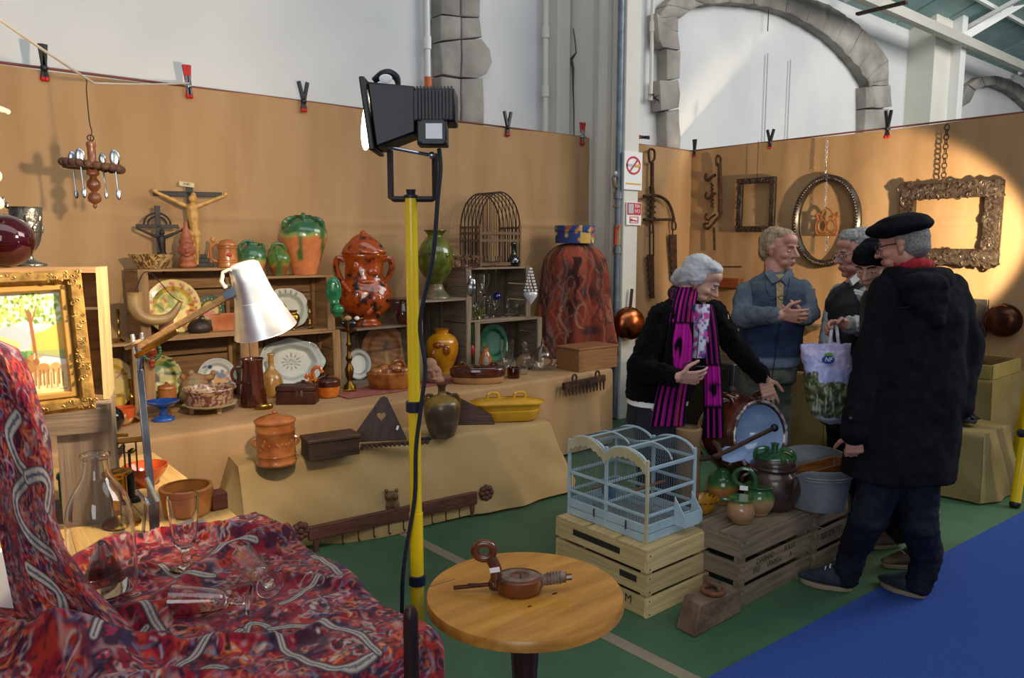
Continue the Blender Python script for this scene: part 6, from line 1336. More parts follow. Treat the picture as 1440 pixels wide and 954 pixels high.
for k, (x, y) in enumerate(((780, 835), (745, 853), (720, 843))): q = onz(x, y, .6205) - t.location; b = MB(); b.lathe([(0, .0), (.011 - .003 * k, .0), (0, .0012)], 12, c=q, sxy=(1, .5)); b.obj('knot', mat('knot_stain', '4A2A10', .5), t)
s = PotAt('wooden_tool', 'carved brown wooden tool with a looped handle lying on the round table', 'tool', 712, 833, .621)
M_tool = glaze('polished_tool', '3E1C0E', '6A3418', rough=.3, ns=12); M_toolg = mat('worn_wood', '5A463A', .6, col2='8A7666', ns=22)
s.lathe('bowl', [(22, 0), (30, 2), (34, 10), (34, 22), (31, 24)], M_tool, sm=0, c=(18, 0, 0), sxy=(1, .8)); s.lathe('bowl_face', [(31, 23.5), (22, 24.5), (0, 23)], M_toolg, sm=0, c=(18, 0, 0), sxy=(1, .8)); s.box('slot', (20, -4, 24), (2.2, 14, 2), M_black)
s.blob('neck', [((-18 + 2.5 * k, 0, 11), (8, 9, 10)) for k in range(6)], M_tool, 1.1)
s.tube('handle_shaft', [(-14, 0, 12), (-14, 0, 30), (-18, 0, 42), (-23, 0, 50)], [9, 8.5, 8, 8], M_tool, 12); s.tube('handle_loop', [(-31 + 13 * math.cos(a), 0, 60 + 11 * math.sin(a)) for a in [2 * PI * i / 24 for i in range(24)]], 6, M_tool, 10, closed=True)
s.box('price_tag', (-16, -9.5, 36), (14, .7, 7), M_paper, rot=(0, -.15, 0)); s.tube('metal_rod', [(-22, 0, 11), (-50, 0, 8), (-74, 2, 5)], [3, 3, 2.4], mat('red_iron', '4A2018', .5, .5), 8, n=0); s.box('rod_lug', (-44, 0, 10), (20, 6, 3), MATS['red_iron'], bev=1)
s.tube('cork_grip', [(46, 0, 16), (58, 0, 18), (76, 2, 20), (84, 2, 20)], [7, 8, 8.5, 7], M_toolg, 12); s.tube('grip_tip', [(84, 2, 20), (92, 2, 21)], [5, 1.5], M_tool, 8, n=0)
for k in range(5): s.tube('binding', [(58 + 4.5 * k, 8.8 * math.cos(a) + 1, 18.4 + .5 * k + 8.8 * math.sin(a)) for a in [2 * PI * i / 14 for i in range(14)]], .9, M_toolg, 5, n=0, closed=True)
p = pd(578, 954, 1.66); b = MB(); zt = (345 - 850) / F_PX * 1.66 * 1.0 + 1.62
p = pd(578, 900, 1.64); zt = pd(578, 850, 1.64).z
b = MB(); b.lathe([(0, 0), (.019, 0), (.019, .3), (.0165, zt - .03), (.0155, zt - .015), (.010, zt - .002), (0, zt)], 16)
tag(b.obj('wooden_post', M_ped, loc=(p.x, p.y, 0)), 'dark rounded wooden post end standing between shawl and round table', 'post')
# weight block
A, B2, C2 = onz(977, 898, 0), onz(1042, 862, 0), onz(949, 884, 0)
D2 = B2 + C2 - A; T_ = [onz(x, y, .125) for x, y in ((985, 851), (1042, 830), (962, 838))]; T_.append(T_[1] + T_[2] - T_[0]); cen = (A + D2) / 2
t = thing('weight_block', 'rusty tapered iron weight block with a ring on the floor', 'weight', (cen.x, cen.y, 0.001))
b = MB(); vs = [A, B2, D2, C2] + [T_[0], T_[1], T_[3], T_[2]]; b.add([v - cen for v in vs], [(3, 2, 1, 0), (4, 5, 6, 7), (0, 1, 5, 4), (1, 2, 6, 5), (2, 3, 7, 6), (3, 0, 4, 7)])
M_wt = mat('rusty_stone', '5A4434', .9, col2='7A6450', ns=9, bump=.6, bs=40); b.obj('block', M_wt, t, bev=.006)
tc = sum((v - cen for v in T_), Vector()) / 4; b = MB(); b.tube([tc + Vector((.045 * math.cos(a), .045 * math.sin(a), .012)) for a in [2 * PI * i / 20 for i in range(20)]], .010, 8, True); b.obj('ring', mat('rust_ring', '7A4A2C', .8, col2='5A3420', ns=20), t)
b = MB(); b.tube([tc + Vector((0.02, -.03, -.01)), tc + Vector((0.02, -.01, .03)), tc + Vector((.02, .035, .03)), tc + Vector((.02, .05, -.01))], .011, 8); b.obj('staple', M_wt, t)
# slatted floor crates
def floor_crate(label, x0, x1, y0, y1, h, kind, nsl=3, top=4, gap=.022, marks=()):
    cx, cy = (x0 + x1) / 2, (y0 + y1) / 2; w, d = x1 - x0, y1 - y0
    t = thing('slatted_crate', label, 'crate', (cx, cy, .001)); th = .014; sh = (h - .012 - gap * (nsl - 1)) / nsl
    for k in range(nsl):
        z = sh / 2 + k * (sh + gap)
        for sg in (-1, 1):
            plank(t, (0, sg * (d / 2 - th / 2), z), (w, th, sh), kind, 'slat'); plank(t, (sg * (w / 2 - th / 2), 0, z), (th, d - 2 * th - .002, sh), kind, 'slat')
            for sg2 in (-1, 1):
                for q in (-.35, .35): 
                    b = MB(); b.ball((0, 0, 0), .0035, 6, 4); b.obj('nail', M_iron, t, loc=(sg2 * (w / 2 - .018), sg * (d / 2 + .0005), z + q * sh))
    for sx_ in (-1, 1):
        for sy in (-1, 1): plank(t, (sx_ * (w / 2 - th - .02), sy * (d / 2 - th - .02), h / 2 - .005), (.036, .036, h - .012), kind, 'corner_post')
    for k in range(top): plank(t, (0, -d / 2 + d * (k + .5) / top, h - .006), (w, d / top - .014, .012), kind, 'top_board')
    return t
K1 = (2.44, 2.885, 2.02, 2.60, .305)
c1 = floor_crate('pale slatted wooden crate under the blue birdcage', K1[0], K1[1], K1[2], K1[3], K1[4], 'lt', 3, 3, .018)
K2 = (2.84, 3.44, 1.815, 2.34, .325); c2 = floor_crate('weathered slatted crate carrying green pots and the big brown jug', *K2[:4], K2[4], 'gr', 3, 4, .03)
K3 = (3.455, 3.84, 1.80, 2.32, .325); c3 = floor_crate('weathered slatted crate carrying the zinc tub', *K3[:4], K3[4], 'gr', 3, 4, .03)
M_sten = mat('stencil_ink', '2A2622', .8)
def stencil(txt, size, pos, x, z, par, sq=1.0): text(txt, size, M_sten, frame_m(Vector(pos) - par.location, x, z), par, 'stencil', .0004, None, sq)
b = MB(); b.box((-(K1[1] - K1[0]) / 2 - .0005, .02, .257), (.001, .30, .03)); b.obj('stencil_bar', M_sten, c1, smooth=False)
b = MB(); b.box((-(K1[1] - K1[0]) / 2 - .0005, -.18, .16), (.001, .10, .03)); b.obj('stencil_bar', M_sten, c1, smooth=False)
stencil('I M', .055, (K1[0] - .0008, 2.14, .055), (0, -1, 0), (0, 0, 1), c1)
for tx, x, z in (('CHVBNND', 3.03, .184), ('ROLLD', 3.24, .184), ('EREI', 2.96, .146), ('VRNMDU', 3.11, .146), ('A', 3.25, .146)): stencil(tx, .038, (x, K2[2] - .0008, z), (1, 0, 0), (0, 0, 1), c2, .8)
stencil('ARGENTEU', .05, (3.62, K3[2] - .0008, .165), (1, 0, 0), (0, 0, 1), c3, .9)
p = onz(968, 800, 0); b = MB(); b.ball((0, 0, 0.02), (.03, .03, .02)); tag(b.obj('red_scrap', M_red, loc=(2.865 - .04 + .06, 1.93, 0)), 'bit of red plastic on the floor between the two crates', 'scrap') if False else None
# ---------------------------------------------------------------- birdcage
G0 = Vector((2.505, 2.085, K1[4] + .0015)); gw, gd = .335, .49; gh = .335
cg = thing('birdcage', 'pale blue wooden birdcage with a double arched wire roof', 'birdcage', (G0.x + gw / 2, G0.y + gd / 2, G0.z))
M_pb = mat('pale_blue_paint', '9AB2BE', .6, col2='B4C8D0', ns=9, lo=.3, hi=.7, bump=.15, bs=60); M_cr = mat('cream_paint', 'C6BC9A', .6, col2='B4A880', ns=10); M_cw = mat('cage_wire', '7E8A90', .5, .6)
hx, hy = gw / 2, gd / 2
def cb(name, c, d, m=M_pb, bev=.0015): b = MB(); b.box((0, 0, 0), d); return b.obj(name, m, cg, loc=c, bev=bev)
for sx_ in (-1, 1):
    for sy in (-1, 1):
        m = M_cr if (sx_ == -1 and sy == -1) else M_pb; cb('post', (sx_ * hx, sy * hy, gh / 2 + .01), (.014, .014, gh + .05), m); b = MB(); b.ball((sx_ * hx, sy * hy, gh + .037), .009, 8, 6); b.obj('finial', m, cg)
for z, hh in ((.020, .036), (.062, .040), (.122, .013), (.215, .014)):
    for sx_ in (-1, 1): cb('rail', (sx_ * hx, 0, z), (.010, gd - .014, hh))
    for sy in (-1, 1): cb('rail', (0, sy * hy, z), (gw - .014, .010, hh))
for sy in (-1, 1): cb('rail', (0, sy * hy, gh), (gw - .014, .010, .016))
cb('rail', (hx, 0, gh), (.010, gd - .014, .014))
cb('tray', (0, 0, .012), (gw - .02, gd - .02, .008), mat('tray_grey', '8A8E8E', .7)); cb('mid_post', (-hx, 0, .21), (.012, .016, .36)); cb('mid_post', (hx, 0, .21), (.012, .016, .36))
for z in (.122, .215): cb('cross_rail', (0, 0, z), (gw - .012, .010, .012))
def roofz(y):  # double arch along the depth
    q = (y + hy) / hy; q = q - 1 if q > 1 else q; return gh + .012 + .062 * math.sqrt(max(0, 1 - (2 * q - 1) ** 2)) 
nb = 34
def wires(name, L):
    b = MB()
    for a, q in L: b.tube([a, q], .0011, 4)
    o = b.obj(name, M_cw, cg, smooth=False); o['kind'] = 'stuff'; return o
for sx_ in (-1, 1): wires('wire_side', [((sx_ * hx, -hy + gd * k / nb, .08), (sx_ * hx, -hy + gd * k / nb, roofz(-hy + gd * k / nb))) for k in range(1, nb)])
for sy in (-1, 1): wires('wire_end', [((-hx + gw * k / 24, sy * hy, .08), (-hx + gw * k / 24, sy * hy, gh)) for k in range(1, 24)])
b = MB()
for k in range(1, 26):
    x = -hx + gw * k / 26
    for base in (-hy, 0): b.tube([(x, base + hy * j / 12, roofz(base + hy * (j / 12 if 0 < j < 12 else (.001 if j == 0 else .999)))) for j in range(13)], .0011, 4)
o = b.obj('roof_wires', M_cw, cg, smooth=False); o['kind'] = 'stuff'
for sx_ in (-1, 0, 1):
    for base in (-hy, 0): b = MB(); b.tube([(sx_ * hx, base + hy * j / 14, roofz(base + hy * min(.999, max(.001, j / 14)))) for j in range(15)], .0065 if sx_ else .004, 6); b.obj('arch_rail', M_pb, cg)
for y in (-hy * .5, hy * .5): cb('ridge_rail', (0, y, gh + .075), (gw, .010, .007))
cb('valley_board', (0, 0, gh + .014), (gw, .022, .010)); cb('yellow_perch', (0, .012, gh + .024), (gw * .9, .008, .006), M_yel)
# scalloped cream valance along the double arch of the side
n = 44; up_e = []; lo_e = []
for i in range(n + 1):
    y = -hy + gd * i / n; z = gh + .010 + .058 * abs(math.sin(PI * (i / n) * 2)) ** .7; up_e.append((y, z + .010)); lo_e.append((y, z - .030 - .010 * abs(math.sin(i * PI / 3.0))))
b = MB(); b.prism(up_e + lo_e[::-1], .006, Matrix.Translation((-hx - .012, 0, 0)) @ frame_m((0, 0, 0), (0, 1, 0), (0, 0, 1))); b.obj('valance', M_cr, cg, smooth=False)
cb('feeder_back', (.055, -hy - .008, .135), (.11, .006, .09), M_pb) if False else None
for x in (.02, .145): b = MB(); b.prism([(0, 0), (.06, 0), (.06, .05), (0, .13)], .006, Matrix.Translation((x, -hy - .006, .045)) @ frame_m((0, 0, 0), (0, -1, 0), (0, 0, 1))); b.obj('feeder_side', M_pb, cg, smooth=False)
b = MB(); b.prism([(.02, .0), (.125, 0), (.145, .02), (.145, .065), (.02, .065)], .006, Matrix.Translation((0, -hy - .062, .04)) @ frame_m((0, 0, 0), (1, 0, 0), (0, 0, 1))); b.obj('feeder_front', M_pb, cg, smooth=False)
b = MB(); b.tube([(-hx + .04, -.1, .19), (hx - .03, -.1, .19)], .007, 8); b.obj('perch', M_bx, cg); b = MB(); b.tube([(-hx + .03, .12, .15), (hx - .03, .12, .15)], .006, 8); b.obj('perch', M_bx, cg)
for y in (.07, -.13): b = MB(); b.tube([(-hx - .008, y, .035), (-hx - .008, y, .075)], .004, 6); b.obj('hook', M_iron, cg)
b = MB(); b.prism([(-.05, 0), (.05, 0), (.06, .05), (.02, .08), (-.05, .06)], .02, Matrix.Translation((-.03, .11, .09)) @ frame_m((0, 0, 0), (.3, 1, 0), (0, 0, 1))); b.obj('blue_cup', mat('blue_scrap', '4A7A9A', .5), cg, bev=.004)
# ---------------------------------------------------------------- pots on the crates
ZK = K2[4] + .004
def cpot(name, label, cat, px, py, dz=0, turn=0): return PotAt(name, label, cat, px, py, ZK, turn)
s = cpot('yellow_bowl', 'amber glazed bowl half hidden behind the birdcage corner', 'bowl', 984, 720)
def spot_y(x, z, y):
    c = Canvas(x, z, 'B8801A'); rs = random.Random(1); ang = np.arctan2(y, x)
    for k in range(20): a = k * .314; c.band(((np.abs(np.mod(ang - a + PI, 2 * PI) - PI) < .07) & (z > 17)) * .9, '4A2A10')
    return c.c
o = s.lathe('bowl', [(13, 0), (16, 2), (21, 10), (24, 18), (26, 20)], M_paint, shell=2, seg=64, sm=5); s.paint(o, spot_y)
def greenpot(name, label, px, py, prof, split, handles, low='B97A42', hr=3, seg=40):
    s = cpot(name, label, 'jug', px, py); o = s.lathe('body', prof, M_gt, seg=seg, sm=5); s.paint(o, two_tone(split, '2C5A34', '6A7A34', low))
    for h in handles: o = s.tube('handle', h, hr, M_gt, n=5); s.paint(o, two_tone(-99, '2C5A34', '4A6A38', '2C5A34'))
    return s
greenpot('spouted_jug', 'round green and orange spouted jug beside the birdcage', 1015, 706, [(15, 0), (16, 3), (21, 14), (23, 24), (20, 35), (12, 43), (8, 46), (9, 50), (7, 50)], 26, [[(10, 0, 46), (16, 0, 54), (20, 0, 48), (18, 0, 34)]])
s_ = bpy.data.objects['spouted_jug']; s = cpot('x', 'x', 'x', 1015, 706); 
for ch in list(s.t.children): bpy.data.objects.remove(ch)
bpy.data.objects.remove(s.t)
def sub(parent_name, px, py): pass
greenpot('small_pot', 'small bare clay pot with a green rim, front of the crate', 1041, 734, [(13, 0), (14, 2), (19, 11), (19, 21), (15, 30), (17, 33), (17, 35), (15, 35)], 31, [[(-15, -2, 30), (-24, -3, 31), (-27, -3, 27)]], low='A07852', hr=2.5)
greenpot('hooped_pot', 'green pot with a tall hoop handle behind the small clay pot', 1066, 722, [(14, 0), (15, 3), (21, 14), (21, 26), (17, 36), (20, 40), (19, 41), (16, 40)], 24, [[(-16, -3, 36), (-30, -4, 42), (-34, -4, 54), (-26, -4, 62), (-14, -4, 62), (-6, -4, 52), (-5, -4, 40)]], low='9A7A52', hr=3.2)
tg = bpy.data.objects['hooped_pot']; m_ = mpp(tg.location); b = MB(); b.box((0, 0, 0), (11 * m_, .8 * m_, 6 * m_)); b.obj('price_tag', M_paper, tg, loc=(-20 * m_, -20 * m_, 40 * m_), smooth=False)
s = cpot('lidded_pot', 'big dark brown cooking pot with a green lid on the crate', 'pot', 1086, 712)
M_dk = glaze('dark_slip', '2E2018', '4A342A', rough=.3, ns=12, coat=.3)
s.lathe('pot', [(26, 0), (29, 4), (36, 20), (38, 32), (35, 46), (29, 54), (31, 58), (30, 60)], M_dk, seg=44, fn=lambda a, z: 1 + .008 * math.sin(z * 900)); s.lathe('rim', [(31, 56), (33, 58), (32, 61), (28, 61)], M_dk, sm=0, fn=lambda a, z: 1 + .03 * abs(math.sin(a * 14)))
s.lathe('lid', [(29, 60), (28, 66), (22, 74), (12, 79), (0, 81)], M_dk, sm=3); o = s.lathe('lid_glaze', [(25.5, 71), (22.5, 74.5), (12, 80), (0, 82)], G_green, sm=3)
s.lathe('lid_knob', [(4, 80), (5, 88), (6, 90), (3, 91)], G_green, sm=0)
for sg in (-1, 1): s.tube('lid_handle', [(sg * 26, -3, 68), (sg * 24, -6, 80), (sg * 14, -5, 84), (sg * 8, -3, 82)], 3, G_green); s.tube('side_handle', [(sg * 22 + 6, -26, 48), (sg * 20 + 8, -34, 42), (sg * 18 + 8, -34, 32), (sg * 20 + 4, -30, 26)] if sg > 0 else [(-32, -12, 48), (-41, -14, 42), (-40, -14, 32), (-35, -14, 26)], 3, M_dk)
# the great tipped jug with the pale blue inside
J = pd(1058, 612, 3.78); mj = mpp(J)
t = thing('glazed_barrel_jug', 'large tipped brown glazed jug open to a pale blue inside', 'jug', (J.x, J.y, ZK))
ax = (RT * .42 - Vector((FW.x, FW.y, 0)).normalized() * .86 + Vector((0, 0, .16))).normalized(); u_ = Vector((0, 0, 1)).cross(ax).normalized(); w_ = ax.cross(u_); cJ = J - t.location
Mj = Matrix(((u_.x, w_.x, ax.x, cJ.x), (u_.y, w_.y, ax.y, cJ.y), (u_.z, w_.z, ax.z, cJ.z), (0, 0, 0, 1)))
def pj(L): return [(r * mj, z * mj) for r, z in L]
b = MB(); b.lathe(pj(smoothprof([(0, -86), (26, -84), (44, -66), (56, -40), (57, -18), (50, 4), (46, 12), (49, 16), (47, 18), (43, 15)], 4)), 48, M=Mj); b.obj('body', G_brown, t, ang=60)
b = MB(); b.lathe(pj(smoothprof([(45, 16.5), (43, 12), (42, 0), (36, -20), (20, -34), (0, -38)], 4)), 48, M=Mj); b.obj('inside', mat('pale_blue_glaze', '8EAAD0', .12, col2='A9BEDC', ns=3, coat=.8), t)
b = MB(); b.tube([Mj @ Vector((47.5 * mj * math.cos(a), 47.5 * mj * math.sin(a), 16.5 * mj + .002 * math.sin(a * 12))) for a in [2 * PI * i / 60 for i in range(60)]], 2.4 * mj, 8, True); b.obj('chipped_rim', glaze('chipped_rim', '4A2A1C', 'B0A8A4', ns=40, rough=.25), t)
def JP(x, y, dd=0.0): return pd(x, y, 3.78 + dd) - t.location
b = MB(); b.tube(spline([JP(1006, 580, .04), JP(1008, 562, .02), JP(1018, 556, .0), JP(1030, 562, -.02), JP(1034, 584, -.02)], 5), 4.2 * mj, 10); b.obj('handle', G_brown, t)
b = MB(); b.tube(spline([JP(1058, 572, .14), JP(1060, 558, .12), JP(1068, 553, .10), JP(1078, 557, .08), JP(1084, 574, .06)], 5), 4.0 * mj, 10); b.obj('handle', G_brown, t)
b = MB(); b.ball(JP(1030, 548, .10), 5 * mj); b.tube([JP(1030, 550, .1), JP(1030, 566, .1)], 3.5 * mj, 8); b.obj('stopper', mat('wooden_stopper', '4A3020', .6), t)
b = MB(); b.lathe([(a * mj, c * mj) for a, c in [(0, 0), (20, 0), (22, 4), (10, 12), (9, 40), (16, 52)]], 20, c=JP(1040, 678, .04) * 1.0 + Vector((0, 0, -JP(1040, 678, .04).z + .001))); b.obj('foot', G_brown, t)
b = MB(); g_ = [JP(1012, 634, -.16), JP(1020, 628, -.18), JP(1036, 628, -.17), JP(1050, 636, -.15), JP(1044, 644, -.16), JP(1028, 648, -.18), JP(1016, 644, -.18)]; cc = sum(g_, Vector()) / 7
vs = [v for v in g_] + [v + Vector((0, 0, -.012)) for v in g_] + [cc + Vector((0, 0, -.006)), cc + Vector((0, 0, -.025))]; fs = [(i, (i + 1) % 7, 14) for i in range(7)] + [(7 + i, 15, 7 + (i + 1) % 7) for i in range(7)] + [(i, 7 + i, 7 + (i + 1) % 7, (i + 1) % 7) for i in range(7)]
b.add(vs, fs); b.obj('pouring_lip', MATS['pale_blue_glaze'], t)
b = MB(); b.tube([pd(1002, 643, 3.56), pd(1020, 636, 3.58), pd(1089, 602, 3.66)], 3.0 * mj, 10); rod = tag(b.obj('metal_rod', M_iron), 'dark metal rod stuck into the tipped brown jug', 'rod'); b = MB(); b.ball(pd(1089, 602, 3.66), 5.5 * mj); b.obj('rod_knob', M_black, rod)
b = MB(); b.tube(spline([pd(984, 646, 3.60), pd(1000, 644, 3.58), pd(1012, 640, 3.57), pd(1010, 628, 3.58), pd(1003, 622, 3.6)], 5), 3.6 * mj, 8); b.obj('hooked_handle', M_iron, rod)
s = PotAt('ceramic_tube', 'tall pale brown pottery tube between birdcage and woman', 'pot', 967, 690, ZK); s.t.location = pd(968, 640, 3.75); s.t.location.z = K2[4] - .2; s.lathe('tube', [(15, 0), (16, 20), (16, 92), (17.5, 94), (17.5, 98), (15, 99)], mat('buff_pot', '8A6A48', .6, col2='A08058', ns=8), sm=0, shell=2)
s.t.location.z = .0015; s.t.scale.z = (1.62 - (598 - 345) * 3.75 / F_PX) / (99 * s.m)
# zinc tub with a wooden trough
s = PotAt('zinc_tub', 'grey zinc tub with a notched rim on the right crate', 'tub', 1148, 711, ZK)
M_zinc = mat('zinc', '6E7276', .55, .25, col2='8C9092', ns=9, lo=.3, hi=.7, bump=.15, bs=30)
def tubw(a, z):
    zz = z / s.m; k = (1 + .28 * math.exp(-((math.sin((a - 2.6) / 2)) / .55) ** 2)) if zz > 8 else 1; return k
pr = [(35, 0), (37, 1), (42, 40), (45, 56), (46, 58), (46, 61), (44, 61), (42.5, 55), (36, 3), (0, 2)]
b = MB(); b.lathe([(0, 0)] + [(r * s.m, z * s.m) for r, z in pr], 56, fn=tubw)
nv = []
for v in b.v:
    a = math.atan2(v[1], v[0]); z = v[2] / s.m
    dip = 22 * math.exp(-((a + 2.55) / .42) ** 2) * max(0, (z - 30) / 31) if z > 30 else 0
    up_ = 12 * max(0, math.sin(a)) * max(0, z / 61)
    nv.append((v[0], v[1], v[2] - dip * s.m + up_ * s.m))
b.v = nv; b.obj('tub', M_zinc, s.t, ang=40)
for z in (46, 50): s.tube('rolled_rib', [((43.6 + (z - 46) * .3) * math.cos(a) * tubw(a, z * s.m), (43.6 + (z - 46) * .3) * math.sin(a) * tubw(a, z * s.m), z + 12 * max(0, math.sin(a)) * z / 61) for a in [-1.9 + 2.4 * i / 24 for i in range(25)]], .9, M_zinc, 5, n=0)
zt = ZK + 52 * s.m
t = thing('wooden_trough', 'amber brown wooden trough lying in the zinc tub', 'trough', s.t.location + Vector((0, 0, 40 * s.m)), s.rz + .5)
def tp(x, y, z): return (x * s.m, y * s.m, z * s.m)
M_tr = wood('amber_wood', '5A3414', '8A5624', 'x', .3, coat=.3)
b = MB(); secs = [[(-38, -14), (34, -14), (38, 0), (34, 14), (-38, 14), (-42, 0)], [(-44, -18), (40, -18), (45, 0), (40, 18), (-44, 18), (-48, 0)], [(-40, -14.5), (36, -14.5), (41, 0), (36, 14.5), (-40, 14.5), (-44, 0)], [(-34, -10), (30, -10), (34, 0), (30, 10), (-34, 10), (-38, 0)]]
zz = [0, 18, 18, 4]; vs = []; fs = []
for q, sec in zip(zz, secs): vs += [tp(x, y, q) for x, y in sec]
for j in range(3): fs += [(j * 6 + i, j * 6 + (i + 1) % 6, (j + 1) * 6 + (i + 1) % 6, (j + 1) * 6 + i) for i in range(6)]
fs += [(5, 4, 3, 2, 1, 0), (18, 19, 20, 21, 22, 23)]; b.add(vs, fs, Matrix.Rotation(-.22, 4, 'Y')); b.obj('trough', M_tr, t, bev=.003)
b = MB(); b.bar(tp(40, 0, 24), tp(62, 2, 34), 12 * s.m, 4 * s.m); b.obj('handle', M_tr, t, bev=.002)
# ================================================================== RIGHT PARTITION
def drape_x(name, label, y_near, y_far, xf, xb, z, zf, m, sides=(False, True), seed=0.0, **k):
    o = drape(name, label, -y_far, -y_near, xb, xf, z, zf, m, sides, seed, **k)
    me = o.data; me.transform(Matrix(((0, 1, 0, 0), (-1, 0, 0, 0), (0, 0, 1, 0), (0, 0, 0, 1)))); return o
M_burlap_g = mat('grey_burlap', '75673F', .95, col2='887A52', ns=3, bump=.22, weave=130, spec=.1, wrinkle=10)
M_bgd = mat('gold_burlap', '6E5A34', .95, col2='806A42', ns=3, bump=.22, weave=130, spec=.1)
drape_x('table_drape', 'tan burlap on the long table along the right partition', 1.80, 4.9, 5.74, XP - .05, .70, .015, M_burlap_g, seed=14.0, amp=.03, slope=.02, nu=110)
drape_x('bench_drape', 'olive burlap over the low step at the end of the right table', 1.66, 2.55, 5.22, 5.70, .435, .015, M_burlap_g, seed=19.0, amp=.05, slope=.06, nu=50)
drape_x('table_drape', 'golden burlap on the dim low table behind the seller', 2.75, 4.3, 5.30, 5.72, .66, .015, M_bgd, seed=24.0, amp=.02, slope=.02, nu=60)
t = thing('display_case', 'shallow olive display case with a glass lid on the right table', 'display case', (6.06, 2.12, .7045))
M_case = mat('olive_case', '7A6C34', .6, col2='8A7A40', ns=6)
for sg in (-1, 1): b = MB(); b.box((0, 0, 0), (.56, .02, .095)); b.obj('side', M_case, t, loc=(0, sg * .30, .048)); b = MB(); b.box((0, 0, 0), (.02, .60, .095)); b.obj('side', M_case, t, loc=(sg * .28, 0, .048))
b = MB(); b.box((0, 0, .005), (.54, .58, .01)); b.obj('tray', M_burlap, t); b = MB(); b.box((0, 0, .093), (.54, .58, .004)); b.obj('glass_lid', G_glass, t)
for k in range(6): b = MB(); b.box((0, 0, 0), (.08, .05, .03)); b.obj('small_box', M_bx if k % 2 else M_case, t, loc=(-.18 + .18 * (k % 3), -.15 + .3 * (k // 3), .03))
b = MB(); p = onz(1356, 597, .44)
pts = [p + Vector((random.uniform(-.09, .09), random.uniform(-.09, .09), random.uniform(.015, .07))) for k in range(26)]; b.tube(spline(pts, 4), .012, 6); tag(b.obj('black_cable', M_black), 'heap of black cable on the low burlap step', 'cable')
# frames on the partition
def px3(x, y, o=.06): return onx(x, y, XP - o)
def frame_local(c): return c
def carved(parent, n, fn, r, m, seed=1, name='leaf_ornament'):
    rs = random.Random(seed); b = MB()
    for k in range(n):
        y, z, o = fn(rs); a = rs.uniform(0, 6.28); q = rs.uniform(.8, 1.5) * r
        b.tube([(-o - .004, y + q * math.cos(a + j * .75) * (1 - j * .11), z + q * math.sin(a + j * .75) * (1 - j * .11)) for j in range(7)], r * .36, 5)
    o = b.obj(name, m, parent); o['kind'] = 'stuff'; return o
M_fr = mat('dark_carved_frame', '2E211A', .4, .3, col2='4A3C30', ns=30, bump=.5, bs=60); M_fr2 = mat('carved_highlight', '54473A', .4, .25, col2='30241C', ns=26)
def rect_frame(name, label, p0, p1, w, h, ornaments, r, seed):
    a = px3(*p0); c = px3(*p1); cy, cz = (a.y + c.y) / 2, (a.z + c.z) / 2; W = abs(a.y - c.y); H = abs(a.z - c.z)
    t = thing(name, label, 'frame', (XP - .066, cy, cz))
    for (dy, dz, sy, sz, nm) in ((0, H / 2 - w / 2, W, w, 'rail'), (0, -H / 2 + w / 2, W, w, 'rail'), (W / 2 - w / 2, 0, w, H - 2 * w, 'stile'), (-W / 2 + w / 2, 0, w, H - 2 * w, 'stile')):
        b = MB(); b.box((0, 0, 0), (h, sy, sz)); b.obj(nm, M_fr, t, loc=(0, dy, dz), bev=.008)
    def fn(rs):
        e = rs.random(); o = rs.uniform(.15, .85) * w
        if e < W / (W + H): return (rs.uniform(-W / 2, W / 2), (H / 2 - o) * rs.choice((-1, 1)), h / 2)
        return ((W / 2 - o) * rs.choice((-1, 1)), rs.uniform(-H / 2, H / 2), h / 2)
    carved(t, ornaments, fn, r, M_fr2, seed)
    return t, W, H
t, W, H = rect_frame('carved_frame', 'small empty rectangular carved frame on the partition', (1039, 252), (1089, 326), .055, .045, 90, .014, 3)
b = MB(); b.tube([(0, 0, H / 2), (0, 0, H / 2 + .35)], .003, 5); b.obj('wire', M_iron, t)
t, W, H = rect_frame('carved_frame', 'big ornate empty rectangular frame at right, above the beret', (1268, 261), (1404, 373), .125, .05, 330, .028, 5)
for (dy, dz) in ((W / 2 - .065, H / 2 - .065), (-W / 2 + .065, H / 2 - .065), (-W / 2 + .065, -H / 2 + .065), (W / 2 - .065, -H / 2 + .065), (-W / 2 + .065, 0)):
    b = MB(); b.tube([(-.032, dy + .045 * math.cos(a), dz + .045 * math.sin(a)) for a in [2 * PI * i / 18 for i in range(18)]], .011, 6, True); b.obj('rosette', M_fr2, t); b = MB(); b.ball((-.030, dy, dz), (.01, .024, .024)); b.obj('rosette_boss', M_fr2, t)
def chain(label, x, y0, y1, n, r, m=M_iron):
    a = px3(x, y0, .09); c = px3(x, y1, .09); t = thing('chain', label, 'chain', a)
    L = a.z - c.z; h = L / n
    for k in range(n):
        b = MB(); R = [(0, r * math.cos(q), h * .62 * math.sin(q)) for q in [2 * PI * i / 12 for i in range(12)]]
        if k % 2: R = [(y, x_, z) for x_, y, z in R]
        b.tube(R, r * .28, 5, True); b.obj('link', m, t, loc=(0, 0, -h * (k + .5)))
    return t
chain('rusty chain holding the big ornate frame', 1332, 176, 256, 12, .018); chain('pale thin chain holding the oval frame', 1163, 196, 245, 14, .009, M_steel)
chain('thin chain with the owl trivet inside the oval frame', 1163, 247, 296, 12, .008, M_steel)
